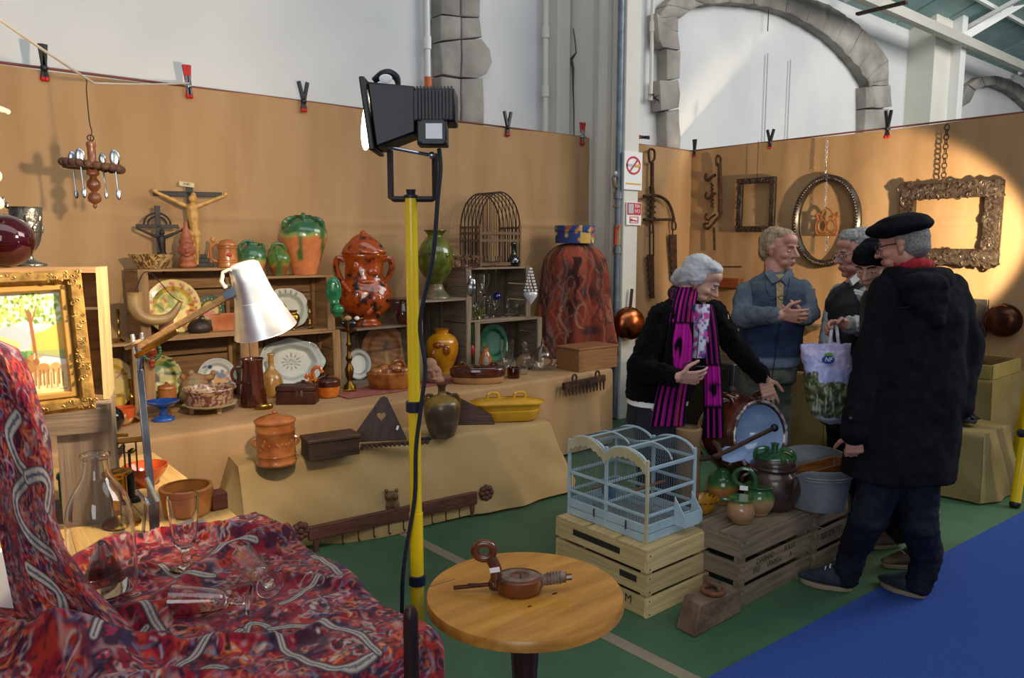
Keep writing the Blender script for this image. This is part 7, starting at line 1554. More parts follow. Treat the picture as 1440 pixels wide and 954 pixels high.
# oval frame
a = px3(1163, 310); tpz = px3(1163, 246).z; btz = px3(1163, 376).z; ly = px3(1115, 310).y; ry = px3(1211, 310).y
t = thing('oval_picture_frame', 'large dark oval picture frame hanging empty on the partition', 'frame', (XP - .062, (ly + ry) / 2, (tpz + btz) / 2)); RY = (ly - ry) / 2; RZ = (tpz - btz) / 2; w = .062
vs = []; fs = []; n = 64; prof = [(0, .02), (0, -.012), (.018, -.03), (.03, -.02), (.045, -.03), (w, -.012), (w, .02)]
for i in range(n):
    a_ = 2 * PI * i / n
    for (q, x) in prof: vs.append((x, (RY - q) * math.cos(a_), (RZ - q) * math.sin(a_)))
m_ = len(prof)
for i in range(n):
    for q in range(m_): fs.append((i * m_ + q, ((i + 1) % n) * m_ + q, ((i + 1) % n) * m_ + (q + 1) % m_, i * m_ + (q + 1) % m_))
b = MB(); b.add(vs, fs); b.obj('moulding', mat('black_frame', '1E1A17', .3, .2, col2='3A322A', ns=20, coat=.3), t)
b = MB()
for k in range(90): a_ = 2 * PI * k / 90; b.ball((-.028, (RY - .031) * math.cos(a_), (RZ - .031) * math.sin(a_)), (.012, .014, .014), 7, 5)
o = b.obj('beading', M_fr2, t); o['kind'] = 'stuff'
a = px3(1162, 330, .085); ch = (px3(1162, 293, .085).z - a.z) / 37
t = thing('owl_trivet', 'carved wooden owl ornament hanging inside the oval frame', 'ornament', a)
M_owl = mat('carved_owl', '7A4A28', .45, col2='9A6438', ns=16)
def oc(y, z): return (0, -y * ch, z * ch)
for sg in (-1, 1):
    b = MB(); b.tube([oc(sg * 7 + 6 * math.cos(q), 12 + 8.5 * math.sin(q)) for q in [2 * PI * i / 20 for i in range(20)]], 2 * ch, 6, True); b.obj('eye_ring', M_owl, t)
    b = MB(); b.tube(spline([oc(sg * 14, 0), oc(sg * 16, 10), oc(sg * 14, 22), oc(sg * 16, 30), oc(sg * 10, 28), oc(sg * 5, 34), oc(0, 38)], 4), 1.8 * ch, 6); b.obj('outline', M_owl, t)
    b = MB(); b.tube(spline([oc(sg * 3, 24), oc(sg * 8, 26), oc(sg * 9, 22)], 4), 1.6 * ch, 6); b.obj('scroll', M_owl, t)
b = MB(); b.tube([oc(-14, 0), oc(14, 0)], 2 * ch, 6); b.obj('base_bar', M_owl, t)
chain('short chain dangling below the owl trivet', 1163, 332, 354, 6, .010, M_steel)
# saws on the short burlap
def py3(x, y, o=.05): return ony(x, y, YB - o)
t = thing('frame_saw', 'old iron pot hanger and bow saw hung on the short burlap', 'saw', py3(916, 215)); o0 = t.location.copy()
def tb(name, pts, r, m=M_iron, par=None, off=.05, n=4): b = MB(); P = [py3(x, y, off) - o0 for x, y in pts]; b.tube(spline(P, n) if n else P, r, 8); return b.obj(name, m, par or t)
tb('ring', [(912, 216), (914, 210), (920, 212), (920, 224), (914, 228), (912, 216)], .012); tb('bar', [(917, 228), (917, 270)], .020, n=0); tb('collar', [(916, 262), (918, 278)], .026, n=0)
tb('bar', [(917, 272), (916, 312)], .024, n=0); tb('bow', [(905, 276), (922, 275), (936, 281), (944, 294), (948, 310)], .016); tb('bow_bar', [(905, 309), (948, 309)], .014, n=0)
for k in range(4): tb('notch', [(912, 280 + 8 * k), (921, 283 + 8 * k)], .012, n=0)
tb('link', [(914, 312), (918, 316), (918, 326), (914, 326), (914, 312)], .009); tb('rods', [(914, 324), (914, 360)], .008, n=0); tb('rods', [(919, 324), (919, 360)], .008, n=0)
def blade(label, x0, x1, y0, y1, par=None, teeth=12):
    P = [(x0, y0), (x1, y0), (x1 + 1, y1), (x0 + 4, y1)]; L = [(x0 + (4) * k / teeth - (2.2 if k % 2 else 0), y0 + (y1 - y0) * k / teeth) for k in range(teeth + 1)]
    pts = [(x1 + 1, y1), (x1, y0)] + L; b = MB(); w = [py3(x, y, .045) - o0 for x, y in pts]; b.prism([(v.x, v.z) for v in w], .012, Matrix.Translation((0, w[0].y, 0)) @ frame_m((0, 0, 0), (1, 0, 0), (0, 0, 1)))
    return b.obj('blade', M_iron, t, smooth=False)
blade('', 911, 919, 358, 420, teeth=14); blade('', 942, 951, 330, 396, teeth=14)
tb('link', [(946, 310), (950, 314), (950, 322), (945, 322), (946, 310)], .010); tb('rods', [(946, 320), (946, 334)], .007, n=0)
# hooks in the corner
t = thing('iron_hook', 'rusty iron hooks and chain hanging near the partition corner', 'hook', px3(1009, 222)); o0 = t.location.copy()
def tx(name, pts, r, n=4, m=M_iron): b = MB(); P = [px3(x, y, .06) - o0 for x, y in pts]; b.tube(spline(P, n) if n else P, r, 8); return b.obj(name, m, t)
tx('ring', [(1007, 224), (1009, 219), (1013, 222), (1013, 230), (1008, 232), (1007, 224)], .012); tx('bar', [(1012, 230), (1013, 300)], .022, 0)
for k, (y, r) in enumerate(((250, .028), (276, .024), (306, .02))): tx('curl', [(1006, y - 4), (1000, y), (996, y + 4), (992, y), (994, y - 6)], r * .6)
for k in range(7): tx('link', [(1000, 258 + k * 5), (1003, 262 + k * 5)], .011, 0)
tx('hook', [(1014, 300), (1010, 306), (1000, 318), (994, 322), (990, 316), (996, 314)], .014); tx('lower_chain', [(1004, 320), (1005, 352)], .012, 0)
t = thing('wall_shelf', 'reddish wooden bracket shelf behind the seller', 'shelf', px3(1022, 398, .06)); b = MB(); b.box((0, 0, 0), (.08, .34, .10)); b.obj('board', wood('red_shelf', '6A3018', '84421F', 'y', .4), t, bev=.006); b = MB(); b.tube([(-.04, .2, .16), (-.05, -.2, .17)], .008, 6); b.obj('rail', M_iron, t)
# copper pan on the pillar, ladle, pans on the dim table
def pan(label, x, y, r_px, P, facing, hdir, m, name='copper_pan'):
    t = thing(name, label, 'pan', P); k = mpp(P); f = Vector(facing).normalized(); u_ = f.orthogonal().normalized(); w_ = f.cross(u_); M = Matrix(((u_.x, w_.x, f.x, 0), (u_.y, w_.y, f.y, 0), (u_.z, w_.z, f.z, 0), (0, 0, 0, 1))); r = r_px * k
    b = MB(); b.lathe([(r, 0), (r * 1.03, .004), (r * .97, r * .3), (r * .8, r * .5), (r * .4, r * .6), (0, r * .62)], 36, M=M); b.lathe([(r * .97, .002), (0, r * .5)], 36, M=M); b.obj('pan', m, t)
    h = Vector(hdir); b = MB(); b.bar(h * r * .95, h * r * 2.1, .03, .008, up=f); b.obj('handle', M_iron, t, bev=.002); return t
M_cop = mat('copper', 'A8603A', .25, 1.0, col2='7A3E22', ns=8)
pan('copper pan hanging on the pillar beside the woman', 882, 452, 23, Vector((ony(884, 455, PYF - .04))), (-.35, -1, .1), (.12, 0, 1), M_cop)
pan('dark round pan hung low on the right partition', 1411, 452, 23, px3(1411, 451, .05), (-1, -.1, .05), (0, 0, .5), mat('dark_copper', '3A2018', .25, .8, col2='5A3020', ns=8), 'round_pan')
b = MB(); p = px3(1371, 447, .04); t = thing('lock_plate', 'dark iron lock plate on the right partition', 'lock', p); b.box((0, 0, 0), (.03, .18, .30)); b.obj('plate', mat('iron_plate', '3E3A36', .5, .6, col2='5A544E', ns=14), t, bev=.006)
for k in range(5): b = MB(); b.ball((-.02, -.06 + .03 * k, -.1 + .05 * (k % 4)), .02, 8, 6); b.obj('boss', M_iron, t)
t = thing('ladle', 'steel ladle hanging upright behind the bag', 'ladle', px3(1141, 466, .10)); k = mpp(t.location)
b = MB(); b.tube([(0, 0, .05), (0, -.01, .40)], .010, 8); b.obj('handle', M_steel, t); b = MB(); b.lathe([(0, -.0), (.05, .01), (.085, .045), (.088, .06), (.08, .055), (0, .015)], 24); b.obj('bowl', M_steel, t)
for k_, (x, y, lab) in enumerate(((1118, 486, 'small copper saucepan on the dim table behind the seller'), (1133, 478, 'dark iron pan at the back of the dim table'))):
    q = onx(x, y, 5.45); q.z = .6645; t = thing('saucepan', lab, 'pan', q); b = MB(); b.lathe([(0, 0), (.09, 0), (.10, .02), (.10, .10), (.095, .10), (.09, .02), (0, .01)], 28); b.obj('pan', M_cop if k_ == 0 else M_iron, t); b = MB(); b.bar((-.09, .02, .085), (-.30, .08, .10), .02, .008); b.obj('handle', M_iron, t)
b = MB(); q = pd(1024, 590, 4.9); t = thing('iron_stove', 'black iron stove in the shade behind the woman', 'stove', (5.5, 3.55, .0015)) if False else None
t = thing('black_cabinet', 'black cabinet in the shade between the woman and the seller', 'cabinet', (onx(1012, 560, 5.0).x, onx(1012, 560, 5.0).y, .0015)); b = MB(); b.box((0, 0, .37), (.40, .5, .74)); b.obj('body', M_black, t, bev=.01); b = MB(); b.box((-.205, 0, .40), (.015, .44, .6)); b.obj('door', M_lampb, t, bev=.006); b = MB(); b.ball((-.225, -.16, .45), .015); b.obj('knob', M_brass, t)
# yellow stand at the right edge
fb2 = onz(1427, 714, 0); s = PotAt('work_light', 'yellow tripod work light stand at the right edge of the picture', 'work lamp', 1450, 700, 0, dz=0)
hd = Vector(s.t.location); Rz2 = Matrix.Rotation(-s.rz, 4, 'Z'); fl = (Rz2 @ (fb2 - hd)); 
top = (1.64) / s.m; s.tube('pole', [(0, 0, 30), (0, 0, top)], 7, M_yel, 14, n=0)
s.tube('leg', [(0, 0, 330), (fl.x / s.m, fl.y / s.m, 4)], 6.5, M_yel, 12, n=0); s.ball('rubber_foot', (fl.x / s.m, fl.y / s.m, 5), 7, M_black)
for a in (.4, 1.9): s.tube('leg', [(0, 0, 330), (80 * math.cos(a), 80 * math.sin(a), 4)], 6.5, M_yel, 12, n=0); s.ball('rubber_foot', (80 * math.cos(a), 80 * math.sin(a), 5), 7, M_black)
for f in (.45, .70): s.ball('clamp', (fl.x / s.m * f, fl.y / s.m * f, 330 * (1 - f)), (11, 9, 8), MATS['navy_plastic'])
s.lathe('hub', [(12, 320), (13, 322), (13, 340), (12, 342)], MATS['navy_plastic'], sm=0)
lw2 = Vector((hd.x + .0, hd.y + .0, 1.93))
aim2 = Vector((-.10, 1.0, .10))
lq = Rz2 @ (Vector((5.50, 1.22, 1.71)) - hd); s.box('lamp_head', (lq.x / s.m, lq.y / s.m, lq.z / s.m), (44, 22, 36), M_lampb, bev=3, rz=0); s.box('lamp_arm', (lq.x / s.m * .5, lq.y / s.m * .5, lq.z / s.m - 24), (abs(lq.x) / s.m + 16, abs(lq.y) / s.m + 12, 8), M_lampb, bev=1); lg = Rz2 @ (Vector((5.53, 1.27, 1.71)) - hd); s.ball('lamp_glass', (lg.x / s.m, lg.y / s.m + 10, lg.z / s.m), (17, 3, 13), MATS['lamp_glass'])
LW = Vector((5.66, 1.50, 1.71))
spot('work_light_beam', LW, Vector((.611, .791, -.0275)), 330, (1.0, .78, .50), 62, .28, .045)
# ================================================================== PEOPLE
FH = Vector((FW.x, FW.y, 0)).normalized(); ZU = Vector((0, 0, 1))
def dirv(r, a, z): return (RT * r + FH * a + ZU * z).normalized()
M_skin = mat('skin', 'B98A74', .5, col2='C79A84', ns=16, bump=.05, bs=120)
M_skin2 = mat('skin_ruddy', 'B07866', .5, col2='C08C78', ns=16, bump=.05, bs=120)
M_eye = mat('eye', '2A2220', .15); M_eyew = mat('eye_white', 'D8D2CC', .3)
def person(label, foot): return thing('person', label, 'person', (foot.x, foot.y, 0))
def settle(o, root):
    o.data.transform(Matrix.Translation(-root.location)); return o
def basis(f, u): 
    f = f.normalized(); r = f.cross(u).normalized(); u = r.cross(f); return Matrix(((r.x, f.x, u.x), (r.y, f.y, u.y), (r.z, f.z, u.z)))
def head_balls(b, C, f, u, s=1.0, jaw=1.0):
    B3 = basis(f, u); M4 = B3.to_4x4()
    def e(r, ff, uu, rr): b.ball(C + B3 @ (Vector((r, ff, uu)) * s), tuple(x * s for x in rr), 16, 10, M4)
    e(0, -.012, .030, (.075, .093, .088)); e(0, .028, -.020, (.063, .064, .088)); e(0, .034, -.076, (.048 * jaw, .050, .036)); e(0, .070, -.098, (.021, .017, .016))
    e(0, .080, .024, (.046, .015, .011)); e(0, .058, .055, (.055, .040, .040))
    for i in range(7): t = i / 6; e(0, .088 + .024 * t, .016 - .046 * t, (.0085 + .004 * t,) * 3)
    for sg in (-1, 1):
        e(sg * .011, .096, -.032, (.009, .010, .008)); e(sg * .040, .058, -.026, (.024, .024, .022)); e(sg * .034, .055, -.066, (.022, .026, .022))
        e(sg * .077, -.006, .012, (.010, .018, .018)); e(sg * .076, -.004, -.012, (.009, .014, .018)); e(sg * .073, .0, -.028, (.008, .010, .010))
        e(sg * .031, .076, .001, (.016, .010, .0085))
    e(0, .088, -.0585, (.024, .011, .006)); e(0, .086, -.071, (.020, .011, .007))
    return B3
def face_parts(C, B3, s, root, brow_m=None, eye=True):
    L = lambda r, f, u: C + B3 @ (Vector((r, f, u)) * s) - root.location
    for sg in (-1, 1):
        if eye:
            b = MB(); b.ball(L(sg * .031, .0825, -.001), (.010 * s, .006 * s, .0048 * s), 10, 6, B3.to_4x4()); o = b.obj('eye', M_eyew, root); b = MB(); b.ball(L(sg * .031, .0875, -.001), .0042 * s, 8, 6); b.obj('iris', M_eye, o)
        if brow_m: b = MB(); b.tube([L(sg * .014, .094, .020), L(sg * .032, .092, .027), L(sg * .050, .080, .022)], .0042 * s, 6); b.obj('eyebrow', brow_m, root)
    b = MB(); b.tube([L(-.021, .093, -.064), L(0, .0985, -.0645), L(.021, .093, -.064)], .0022 * s, 6); b.obj('lips', mat('lip_line', '8A4A44', .5), root)
def hand(b, W, d, n, t, s=1.0, curl=(.5, .5, .5, .5), thumb=.5, spread=.10):
    """palm, four unequal bent fingers and a thumb off the side of the palm"""
    d = d.normalized(); t = (t - d * t.dot(d)).normalized(); n = t.cross(d) if t.cross(d).dot(n) > 0 else d.cross(t); n.normalize()
    for i in range(5):
        for j in range(5): q = -.030 + .060 * j / 4; b.ball(W + (d * (.012 + .075 * i / 4) + t * q * (.75 + .25 * i / 4)) * s, (.0145 - .003 * abs(j - 2) / 2) * s, 8, 6)
    for k, (L, r) in enumerate(((.070, .0088), (.078, .0090), (.072, .0086), (.056, .0076))):
        p = W + (d * (.088 - .006 * (k == 3)) + t * (.031 - .0205 * k)) * s; dd = (d + t * spread * (1.5 - k)).normalized(); c = curl[k]
        pts = [p]
        for seg, fr in enumerate((.45, .32, .25)):
            a = c * (seg + .6) * .75; q = (dd * math.cos(a) + n * math.sin(a)).normalized(); pts.append(pts[-1] + q * L * fr * s)
        limb(b, pts, [r * s, r * .95 * s, r * .88 * s, r * .78 * s], .5)
    p = W + (d * .026 + t * .030) * s; q1 = (d * .55 + t * .75 + n * .25).normalized(); q2 = (d * .85 + t * .35 + n * thumb).normalized()
    limb(b, [p, p + q1 * .036 * s, p + q1 * .036 * s + q2 * .032 * s, p + q1 * .036 * s + q2 * .058 * s], [.0125 * s, .0108 * s, .0100 * s, .0082 * s], .5)
def sect(b, rows, n=28, ex=2.4, turn=0.0):
    """closed loft through elliptical sections: rows of (px, py, depth, half width px, half depth m)"""
    vs = []; fs = []; c, q = math.cos(turn), math.sin(turn); X = RT * c + FH * q; Y = FH * c - RT * q
    for (x, y, dep, hw, hd) in rows:
        P = pd(x, y, dep); k = dep / F_PX
        for i in range(n):
            a = 2 * PI * i / n; ca, sa = math.cos(a), math.sin(a); vs.append(P + X * (abs(ca) ** (2 / ex) * (1 if ca > 0 else -1) * hw * k) + Y * (abs(sa) ** (2 / ex) * (1 if sa > 0 else -1) * hd))
    m = len(rows)
    for j in range(m - 1):
        for i in range(n): fs.append((j * n + i, j * n + (i + 1) % n, (j + 1) * n + (i + 1) % n, (j + 1) * n + i))
    fs.append(tuple(range(n))); fs.append(tuple((m - 1) * n + i for i in range(n - 1, -1, -1))); b.add(vs, fs); return b
def J3(*L): return [pd(x, y, d) for x, y, d in L]
def garment(root, name, m, build, vox=.011, smooth=4, folds=((.09, .016), (.03, .006))):
    b = MB(); build(b); return settle(remesh(b, vox, m, name, None, smooth, folds), root)
def attach(o, root): o.parent = root; return o
def shoe(root, heel, toe, m, msole, w=.048, h=.085, lace=None):
    h3 = heel - root.location; d = toe - heel; L = d.length; d = d.normalized(); s = d.cross(ZU)
    b = MB()
    for i in range(13):
        t = i / 12; x = L * (.06 + .86 * t); ww = w * (.80 + .25 * math.sin(PI * min(1, t * 1.1))) * (1 if t < .85 else 1 - (t - .85) * 1.6); hh = h * (1 if t < .35 else 1 - (t - .35) * 1.0)
        b.ball(h3 + d * x + ZU * (.022 + hh * .42), (ww, .034, hh * .56), 12, 8, Matrix(((s.x, d.x, 0, 0), (s.y, d.y, 0, 0), (0, 0, 1, 0), (0, 0, 0, 1))))
    o = remesh(b, .007, m, 'shoe', root, 3)
    out = []
    for i in range(28):
        a = 2 * PI * i / 28; x = L * .5 + (L * .5 + .006) * math.cos(a); y = (w * (1.12 if math.cos(a) > -.2 else .95)) * math.sin(a) * (abs(math.cos(a)) < 2); out.append((x, y))
    b = MB(); M = Matrix(((d.x, -s.x, 0, h3.x), (d.y, -s.y, 0, h3.y), (0, 0, 1, .013), (0, 0, 0, 1))); b.prism(out, .022, M); b.obj('sole', msole, o, bev=.004)
    if lace:
        for k in range(3): b = MB(); c = h3 + d * L * (.42 + .09 * k) + ZU * (.105 - .016 * k); b.tube([c - s * .022, c + ZU * .008, c + s * .022], .0035, 6); b.obj('lace', lace, o)
    return o
def hair_cap(root, C, B3, s, m, parts, vox=.007, disp=((.012, .008),)):
    b = MB()
    for (r, f, u, rr) in parts: b.ball(C + B3 @ (Vector((r, f, u)) * s), tuple(x * s for x in rr), 16, 10, B3.to_4x4())
    return attach(settle(remesh(b, vox, m, 'hair', None, 2, disp), root), root)
def add_part(root, b, name, m, **k):
    o = b.obj(name, m, root, **k); o.data.transform(Matrix.Translation(-root.location)); return o
VB = .0048
# ---------------------------------------------------------------- man in the black duffel coat
D = 3.32
hl, tl_ = onz(1196, 832, 0), onz(1126, 818, 0); hr, tr_ = onz(1299, 843, 0), onz(1239, 822, 0)
P = person('man in black beret and duffel coat with red scarf, back to the camera', (hl + hr) / 2)
C = pd(1270, 346, D); f = dirv(-.78, .60, -.16); b = MB(); B3 = head_balls(b, C, f, ZU, .98)
limb(b, [C + dirv(0, -.3, -1) * .05, pd(1282, 378, D + .02), pd(1288, 400, D + .02)], [.058, .056, .075])
limb(b, J3((1288, 400, D + .02), (1285, 500, D), (1262, 640, D)), [.10, .12, .12]); limb(b, J3((1250, 415, D), (1226, 500, D - .05), (1200, 598, D - .08)), [.05, .04, .034]); limb(b, J3((1335, 415, D), (1362, 490, D), (1345, 570, D - .05)), [.05, .04, .034])
limb(b, [pd(1245, 650, D), pd(1219, 728, D - .01), hl + ZU * .16 + (tl_ - hl) * .04], [.07, .045, .03]); limb(b, [pd(1290, 650, D), pd(1291, 735, D), hr + ZU * .16 + (tr_ - hr) * .05], [.07, .045, .03])
hand(b, pd(1201, 608, D - .085), dirv(.10, .05, -1), dirv(.25, .95, 0), dirv(-.95, .25, 0), .98, (1.35, 1.4, 1.45, 1.5), .8, .02)
attach(settle(remesh(b, VB, M_skin2, 'body', None, 3), P), P); face_parts(C, B3, .98, P, mat('grey_brow', '6A6660', .8))
M_ghair = mat('grey_hair', '7E7C78', .8, col2='A6A4A0', ns=90, bump=.5, bs=220)
hair_cap(P, C, B3, .98, mat('cropped_grey_hair', '5E5A56', .85, col2='8A8682', ns=120, bump=.3, bs=300), [(0, -.022, .032, (.080, .094, .088)), (0, -.045, -.010, (.074, .068, .060))], .008, ())
M_wool = mat('black_wool', '0B0C10', .95, col2='14151B', ns=26, bump=.35, bs=160, spec=.15)
b = MB(); Mb = basis(f, (ZU * .93 + dirv(.25, -.25, 0) * .30)).to_4x4(); cb_ = C + ZU * .084 + f * .022
b.ball(cb_, (.122, .138, .046), 32, 14, Mb); b.ball(cb_ + ZU * .018 - f * .01, (.105, .115, .042), 24, 12, Mb); b.ball(cb_ - ZU * .022 - f * .015, (.088, .102, .03), 24, 10, Mb); attach(settle(remesh(b, .008, M_wool, 'beret', None, 3, ((.05, .008),)), P), P)
b = MB(); b.ball(C + ZU * .132 - f * .0, .007); add_part(P, b, 'beret_stalk', M_wool)
L = lambda r, ff, u: C + B3 @ (Vector((r, ff, u)) * .98)
b = MB(); b.tube([L(-.074, -.01, .012), L(-.068, .05, .012), L(-.055, .095, .006)], .0024, 6)
for sg in (-1, 1): b.tube([L(sg * .032 + .021 * math.cos(a), .104 - .1 * abs(.021 * math.cos(a)), -.004 + .017 * math.sin(a)) for a in [2 * PI * i / 14 for i in range(14)]], .0022, 6, True)
b.tube([L(-.011, .106, .002), L(.011, .106, .002)], .0022, 6); add_part(P, b, 'glasses', mat('dark_wire_frame', '3A3C44', .3, .7))
b = MB()
for i in range(16): a = 2 * PI * i / 16; b.ball(pd(1280, 374, D + .02) + RT * .074 * math.cos(a) + FH * .078 * math.sin(a) + ZU * (.010 * math.cos(a + 2)), (.024, .024, .030), 10, 7)
attach(settle(remesh(b, .008, mat('red_scarf', '8A1420', .9, col2='A41E28', ns=30, bump=.4, bs=140), 'red_scarf', None, 2, ((.02, .008),)), P), P)
def coat(b):
    sect(b, [(1284, 383, D + .02, 30, .09), (1287, 392, D + .02, 44, .12), (1289, 408, D + .01, 56, .14), (1290, 440, D, 62, .155), (1288, 490, D, 64, .16), (1283, 540, D, 66, .165), (1273, 600, D, 70, .175), (1264, 650, D, 74, .18), (1261, 670, D, 74, .18)])
    limb(b, J3((1247, 410, D), (1229, 490, D - .05), (1205, 592, D - .085)), [.078, .070, .062]); limb(b, J3((1336, 408, D), (1361, 486, D), (1347, 572, D - .05)), [.078, .070, .064])
    limb(b, J3((1207, 580, D - .085), (1202, 606, D - .085)), [.066, .064])
attach(garment(P, 'coat', M_wool, coat, .011, 5, ((.16, .030), (.05, .010))), P)
def hood(b):
    for i in range(15):
        a = PI * (.02 + .96 * i / 14); p = pd(1287, 386, D + .02) + RT * .112 * math.cos(a) - FH * .105 * math.sin(a); b.ball(p, (.040, .040, .036), 10, 8); b.ball(p + ZU * -.03 - FH * .012 * math.sin(a) + RT * .012 * math.cos(a), (.042, .042, .05), 10, 8)
    for (x, y, rx, rz) in ((1298, 402, .115, .060), (1302, 420, .105, .060), (1307, 436, .080, .050), (1312, 450, .050, .040)): b.ball(pd(x, y, D - .135), (rx, .05, rz), 16, 10, Matrix.Rotation(HEAD - PI / 2, 4, 'Z'))
attach(garment(P, 'hood', M_wool, hood, .010, 4, ((.07, .018),)), P)
b = MB(); b.tube([pd(1245, 425, D - .165), pd(1262, 434, D - .19), pd(1280, 432, D - .2)], .004, 6); add_part(P, b, 'yoke_seam', M_wool)
b = MB(); b.bar(pd(1190, 588, D - .14), pd(1218, 592, D - .15), .022, .008, up=FH); add_part(P, b, 'cuff_tab', M_wool); b = MB(); b.ball(pd(1196, 589, D - .150), .009); add_part(P, b, 'button', M_black)
M_jean = mat('dark_jeans', '14161F', .85, col2='1E2230', ns=18, bump=.3, bs=90, spec=.2)
def trs(b): limb(b, [pd(1248, 645, D), pd(1222, 728, D - .01), hl + ZU * .20 , hl + ZU * .075 + (tl_ - hl) * .10], [.100, .080, .065, .060]); limb(b, [pd(1289, 645, D), pd(1292, 735, D), hr + ZU * .20, hr + ZU * .07 + (tr_ - hr) * .12], [.100, .080, .066, .061])
attach(garment(P, 'trousers', M_jean, trs, .009, 3, ((.05, .016), (.02, .008))), P)
M_suede = mat('blue_suede', '1E2630', .85, col2='2A3440', ns=30); M_crepe = mat('crepe_sole', '8A7A62', .8)
shoe(P, hl, tl_, M_suede, M_crepe, .050, .09, M_paper); shoe(P, hr, tr_, M_suede, M_crepe, .050, .09)
# ---------------------------------------------------------------- woman in the dark knit hat behind him
D = 3.67; h1, t1 = onz(1262, 768, 0), onz(1214, 770, 0); h2, t2 = onz(1306, 795, 0), onz(1242, 798, 0)
P = person('woman in black knit hat and olive jacket, half hidden behind the duffel coat', (h1 + h2) / 2)
C = pd(1230, 373, D - .08); f = dirv(-.74, -.56, -.36); b = MB(); B3 = head_balls(b, C, f, (ZU - f * .0), .96, .9)
limb(b, [C - ZU * .05, pd(1246, 405, D), pd(1252, 420, D)], [.05, .05, .07]); limb(b, J3((1252, 420, D), (1262, 560, D)), [.10, .11]); limb(b, [pd(1258, 560, D), pd(1258, 660, D), h1 + ZU * .1], [.08, .055, .04]); limb(b, [pd(1272, 560, D), pd(1274, 660, D), h2 + ZU * .1], [.08, .055, .04]); limb(b, J3((1228, 425, D), (1226, 480, D - .05), (1222, 520, D - .1)), [.045, .04, .03])
hand(b, pd(1222, 522, D - .1), dirv(0, -.2, -1), dirv(1, 0, 0), dirv(0, -1, 0), .9)
attach(settle(remesh(b, VB, M_skin, 'body', None, 3), P), P); face_parts(C, B3, .96, P, mat('dark_brow', '2A201C', .8))
b = MB(); Mb = B3.to_4x4(); b.ball(C + B3 @ Vector((0, -.022, .050)), (.088, .102, .082), 20, 12, Mb); b.ball(C + B3 @ Vector((0, -.05, .015)), (.084, .076, .08), 20, 12, Mb); b.ball(C + B3 @ Vector((0, .020, .052)), (.086, .092, .034), 20, 10, Mb); b.ball(C + B3 @ Vector((0, .03, .075)), (.074, .074, .05), 20, 10, Mb)
attach(settle(remesh(b, .008, M_wool, 'knit_hat', None, 3, ((.02, .008),)), P), P)
M_olive = mat('olive_jacket', '2E2A22', .9, col2='3E382C', ns=20, bump=.3, bs=90)
def jk(b): sect(b, [(1248, 402, D, 22, .08), (1252, 414, D, 36, .10), (1256, 450, D, 42, .115), (1262, 520, D, 44, .12), (1266, 600, D, 46, .12)]); limb(b, J3((1228, 424, D), (1226, 480, D - .05), (1222, 516, D - .1)), [.062, .056, .048])
attach(garment(P, 'jacket', M_olive, jk), P)
def tw(b): limb(b, [pd(1256, 590, D), pd(1256, 680, D), h1 + ZU * .08], [.095, .08, .068]); limb(b, [pd(1276, 590, D), pd(1280, 690, D), h2 + ZU * .08], [.095, .08, .068])
attach(garment(P, 'trousers', M_jean, tw), P)
M_brsh = mat('brown_trainers', '4A382A', .7, col2='6A5440', ns=14); shoe(P, h1, t1, M_brsh, M_crepe, .046, .08, M_paper); shoe(P, h2, t2, M_brsh, M_crepe, .046, .08, M_paper)
# ---------------------------------------------------------------- grey-haired man with the bag
D = 4.08; fb_ = pd(1195, 600, D); fL = Vector((fb_.x, fb_.y, 0))
P = person('grey-haired man in glasses and black padded vest holding the carrier bag', fL)
C = pd(1205, 357, D); f = dirv(-.97, -.05, -.12); b = MB(); B3 = head_balls(b, C, f, ZU, 1.05)
limb(b, [C - ZU * .06 - f * .03, pd(1212, 392, D), pd(1212, 408, D)], [.058, .058, .08]); limb(b, J3((1210, 410, D), (1204, 560, D)), [.10, .12])
hips = [(-.0, -.09), (.0, .09)]
for q in (-.09, .09): limb(b, [pd(1200, 560, D) + FH * q, pd(1198, 650, D) + FH * q, Vector((fL.x, fL.y, .1)) + FH * q], [.085, .06, .045])
limb(b, J3((1222, 418, D - .12), (1240, 462, D - .2), (1190, 456, D - .24)), [.05, .042, .032]); limb(b, J3((1182, 415, D + .08), (1170, 450, D + .05), (1163, 490, D - .02)), [.05, .042, .032])
hand(b, pd(1190, 455, D - .24), dirv(-1, -.05, -.10), dirv(0, .5, -.9), dirv(-.1, -.6, .6), 1.0, (1.3, 1.35, 1.35, 1.3), .8); hand(b, pd(1163, 492, D - .02), dirv(-.1, -.1, -1), dirv(1, 0, 0), dirv(0, -1, 0), .95)
attach(settle(remesh(b, VB, M_skin2, 'body', None, 3), P), P); face_parts(C, B3, 1.05, P, M_ghair)
hair_cap(P, C, B3, 1.05, M_ghair, [(0, -.030, .045, (.084, .092, .090)), (0, -.062, .0, (.078, .055, .072)), (0, .030, .088, (.066, .056, .042)), (.062, -.03, .01, (.022, .04, .05)), (-.062, -.03, .01, (.022, .04, .05))], .007, ((.015, .018), (.03, .01)))
L = lambda r, ff, u: C + B3 @ Vector((r, ff, u)) * 1.05
b = MB(); b.tube([L(-.078, -.005, .010), L(-.070, .06, .008), L(-.052, .100, .004)], .0022, 6)
for sg in (-1, 1): b.tube([L(sg * .032 + .021 * math.cos(a), .106 - .1 * abs(.021 * math.cos(a)), -.005 + .016 * math.sin(a)) for a in [2 * PI * i / 14 for i in range(14)]], .002, 6, True)
b.tube([L(-.011, .108, .0), L(.011, .108, .0)], .002, 6); add_part(P, b, 'glasses', M_steel)
M_vest = mat('black_padded_vest', '101116', .7, col2='191A20', ns=14, bump=.2, bs=50); M_lgrey = mat('light_grey_sleeve', '8C9092', .75, col2='A2A6A8', ns=12, bump=.3, bs=70)
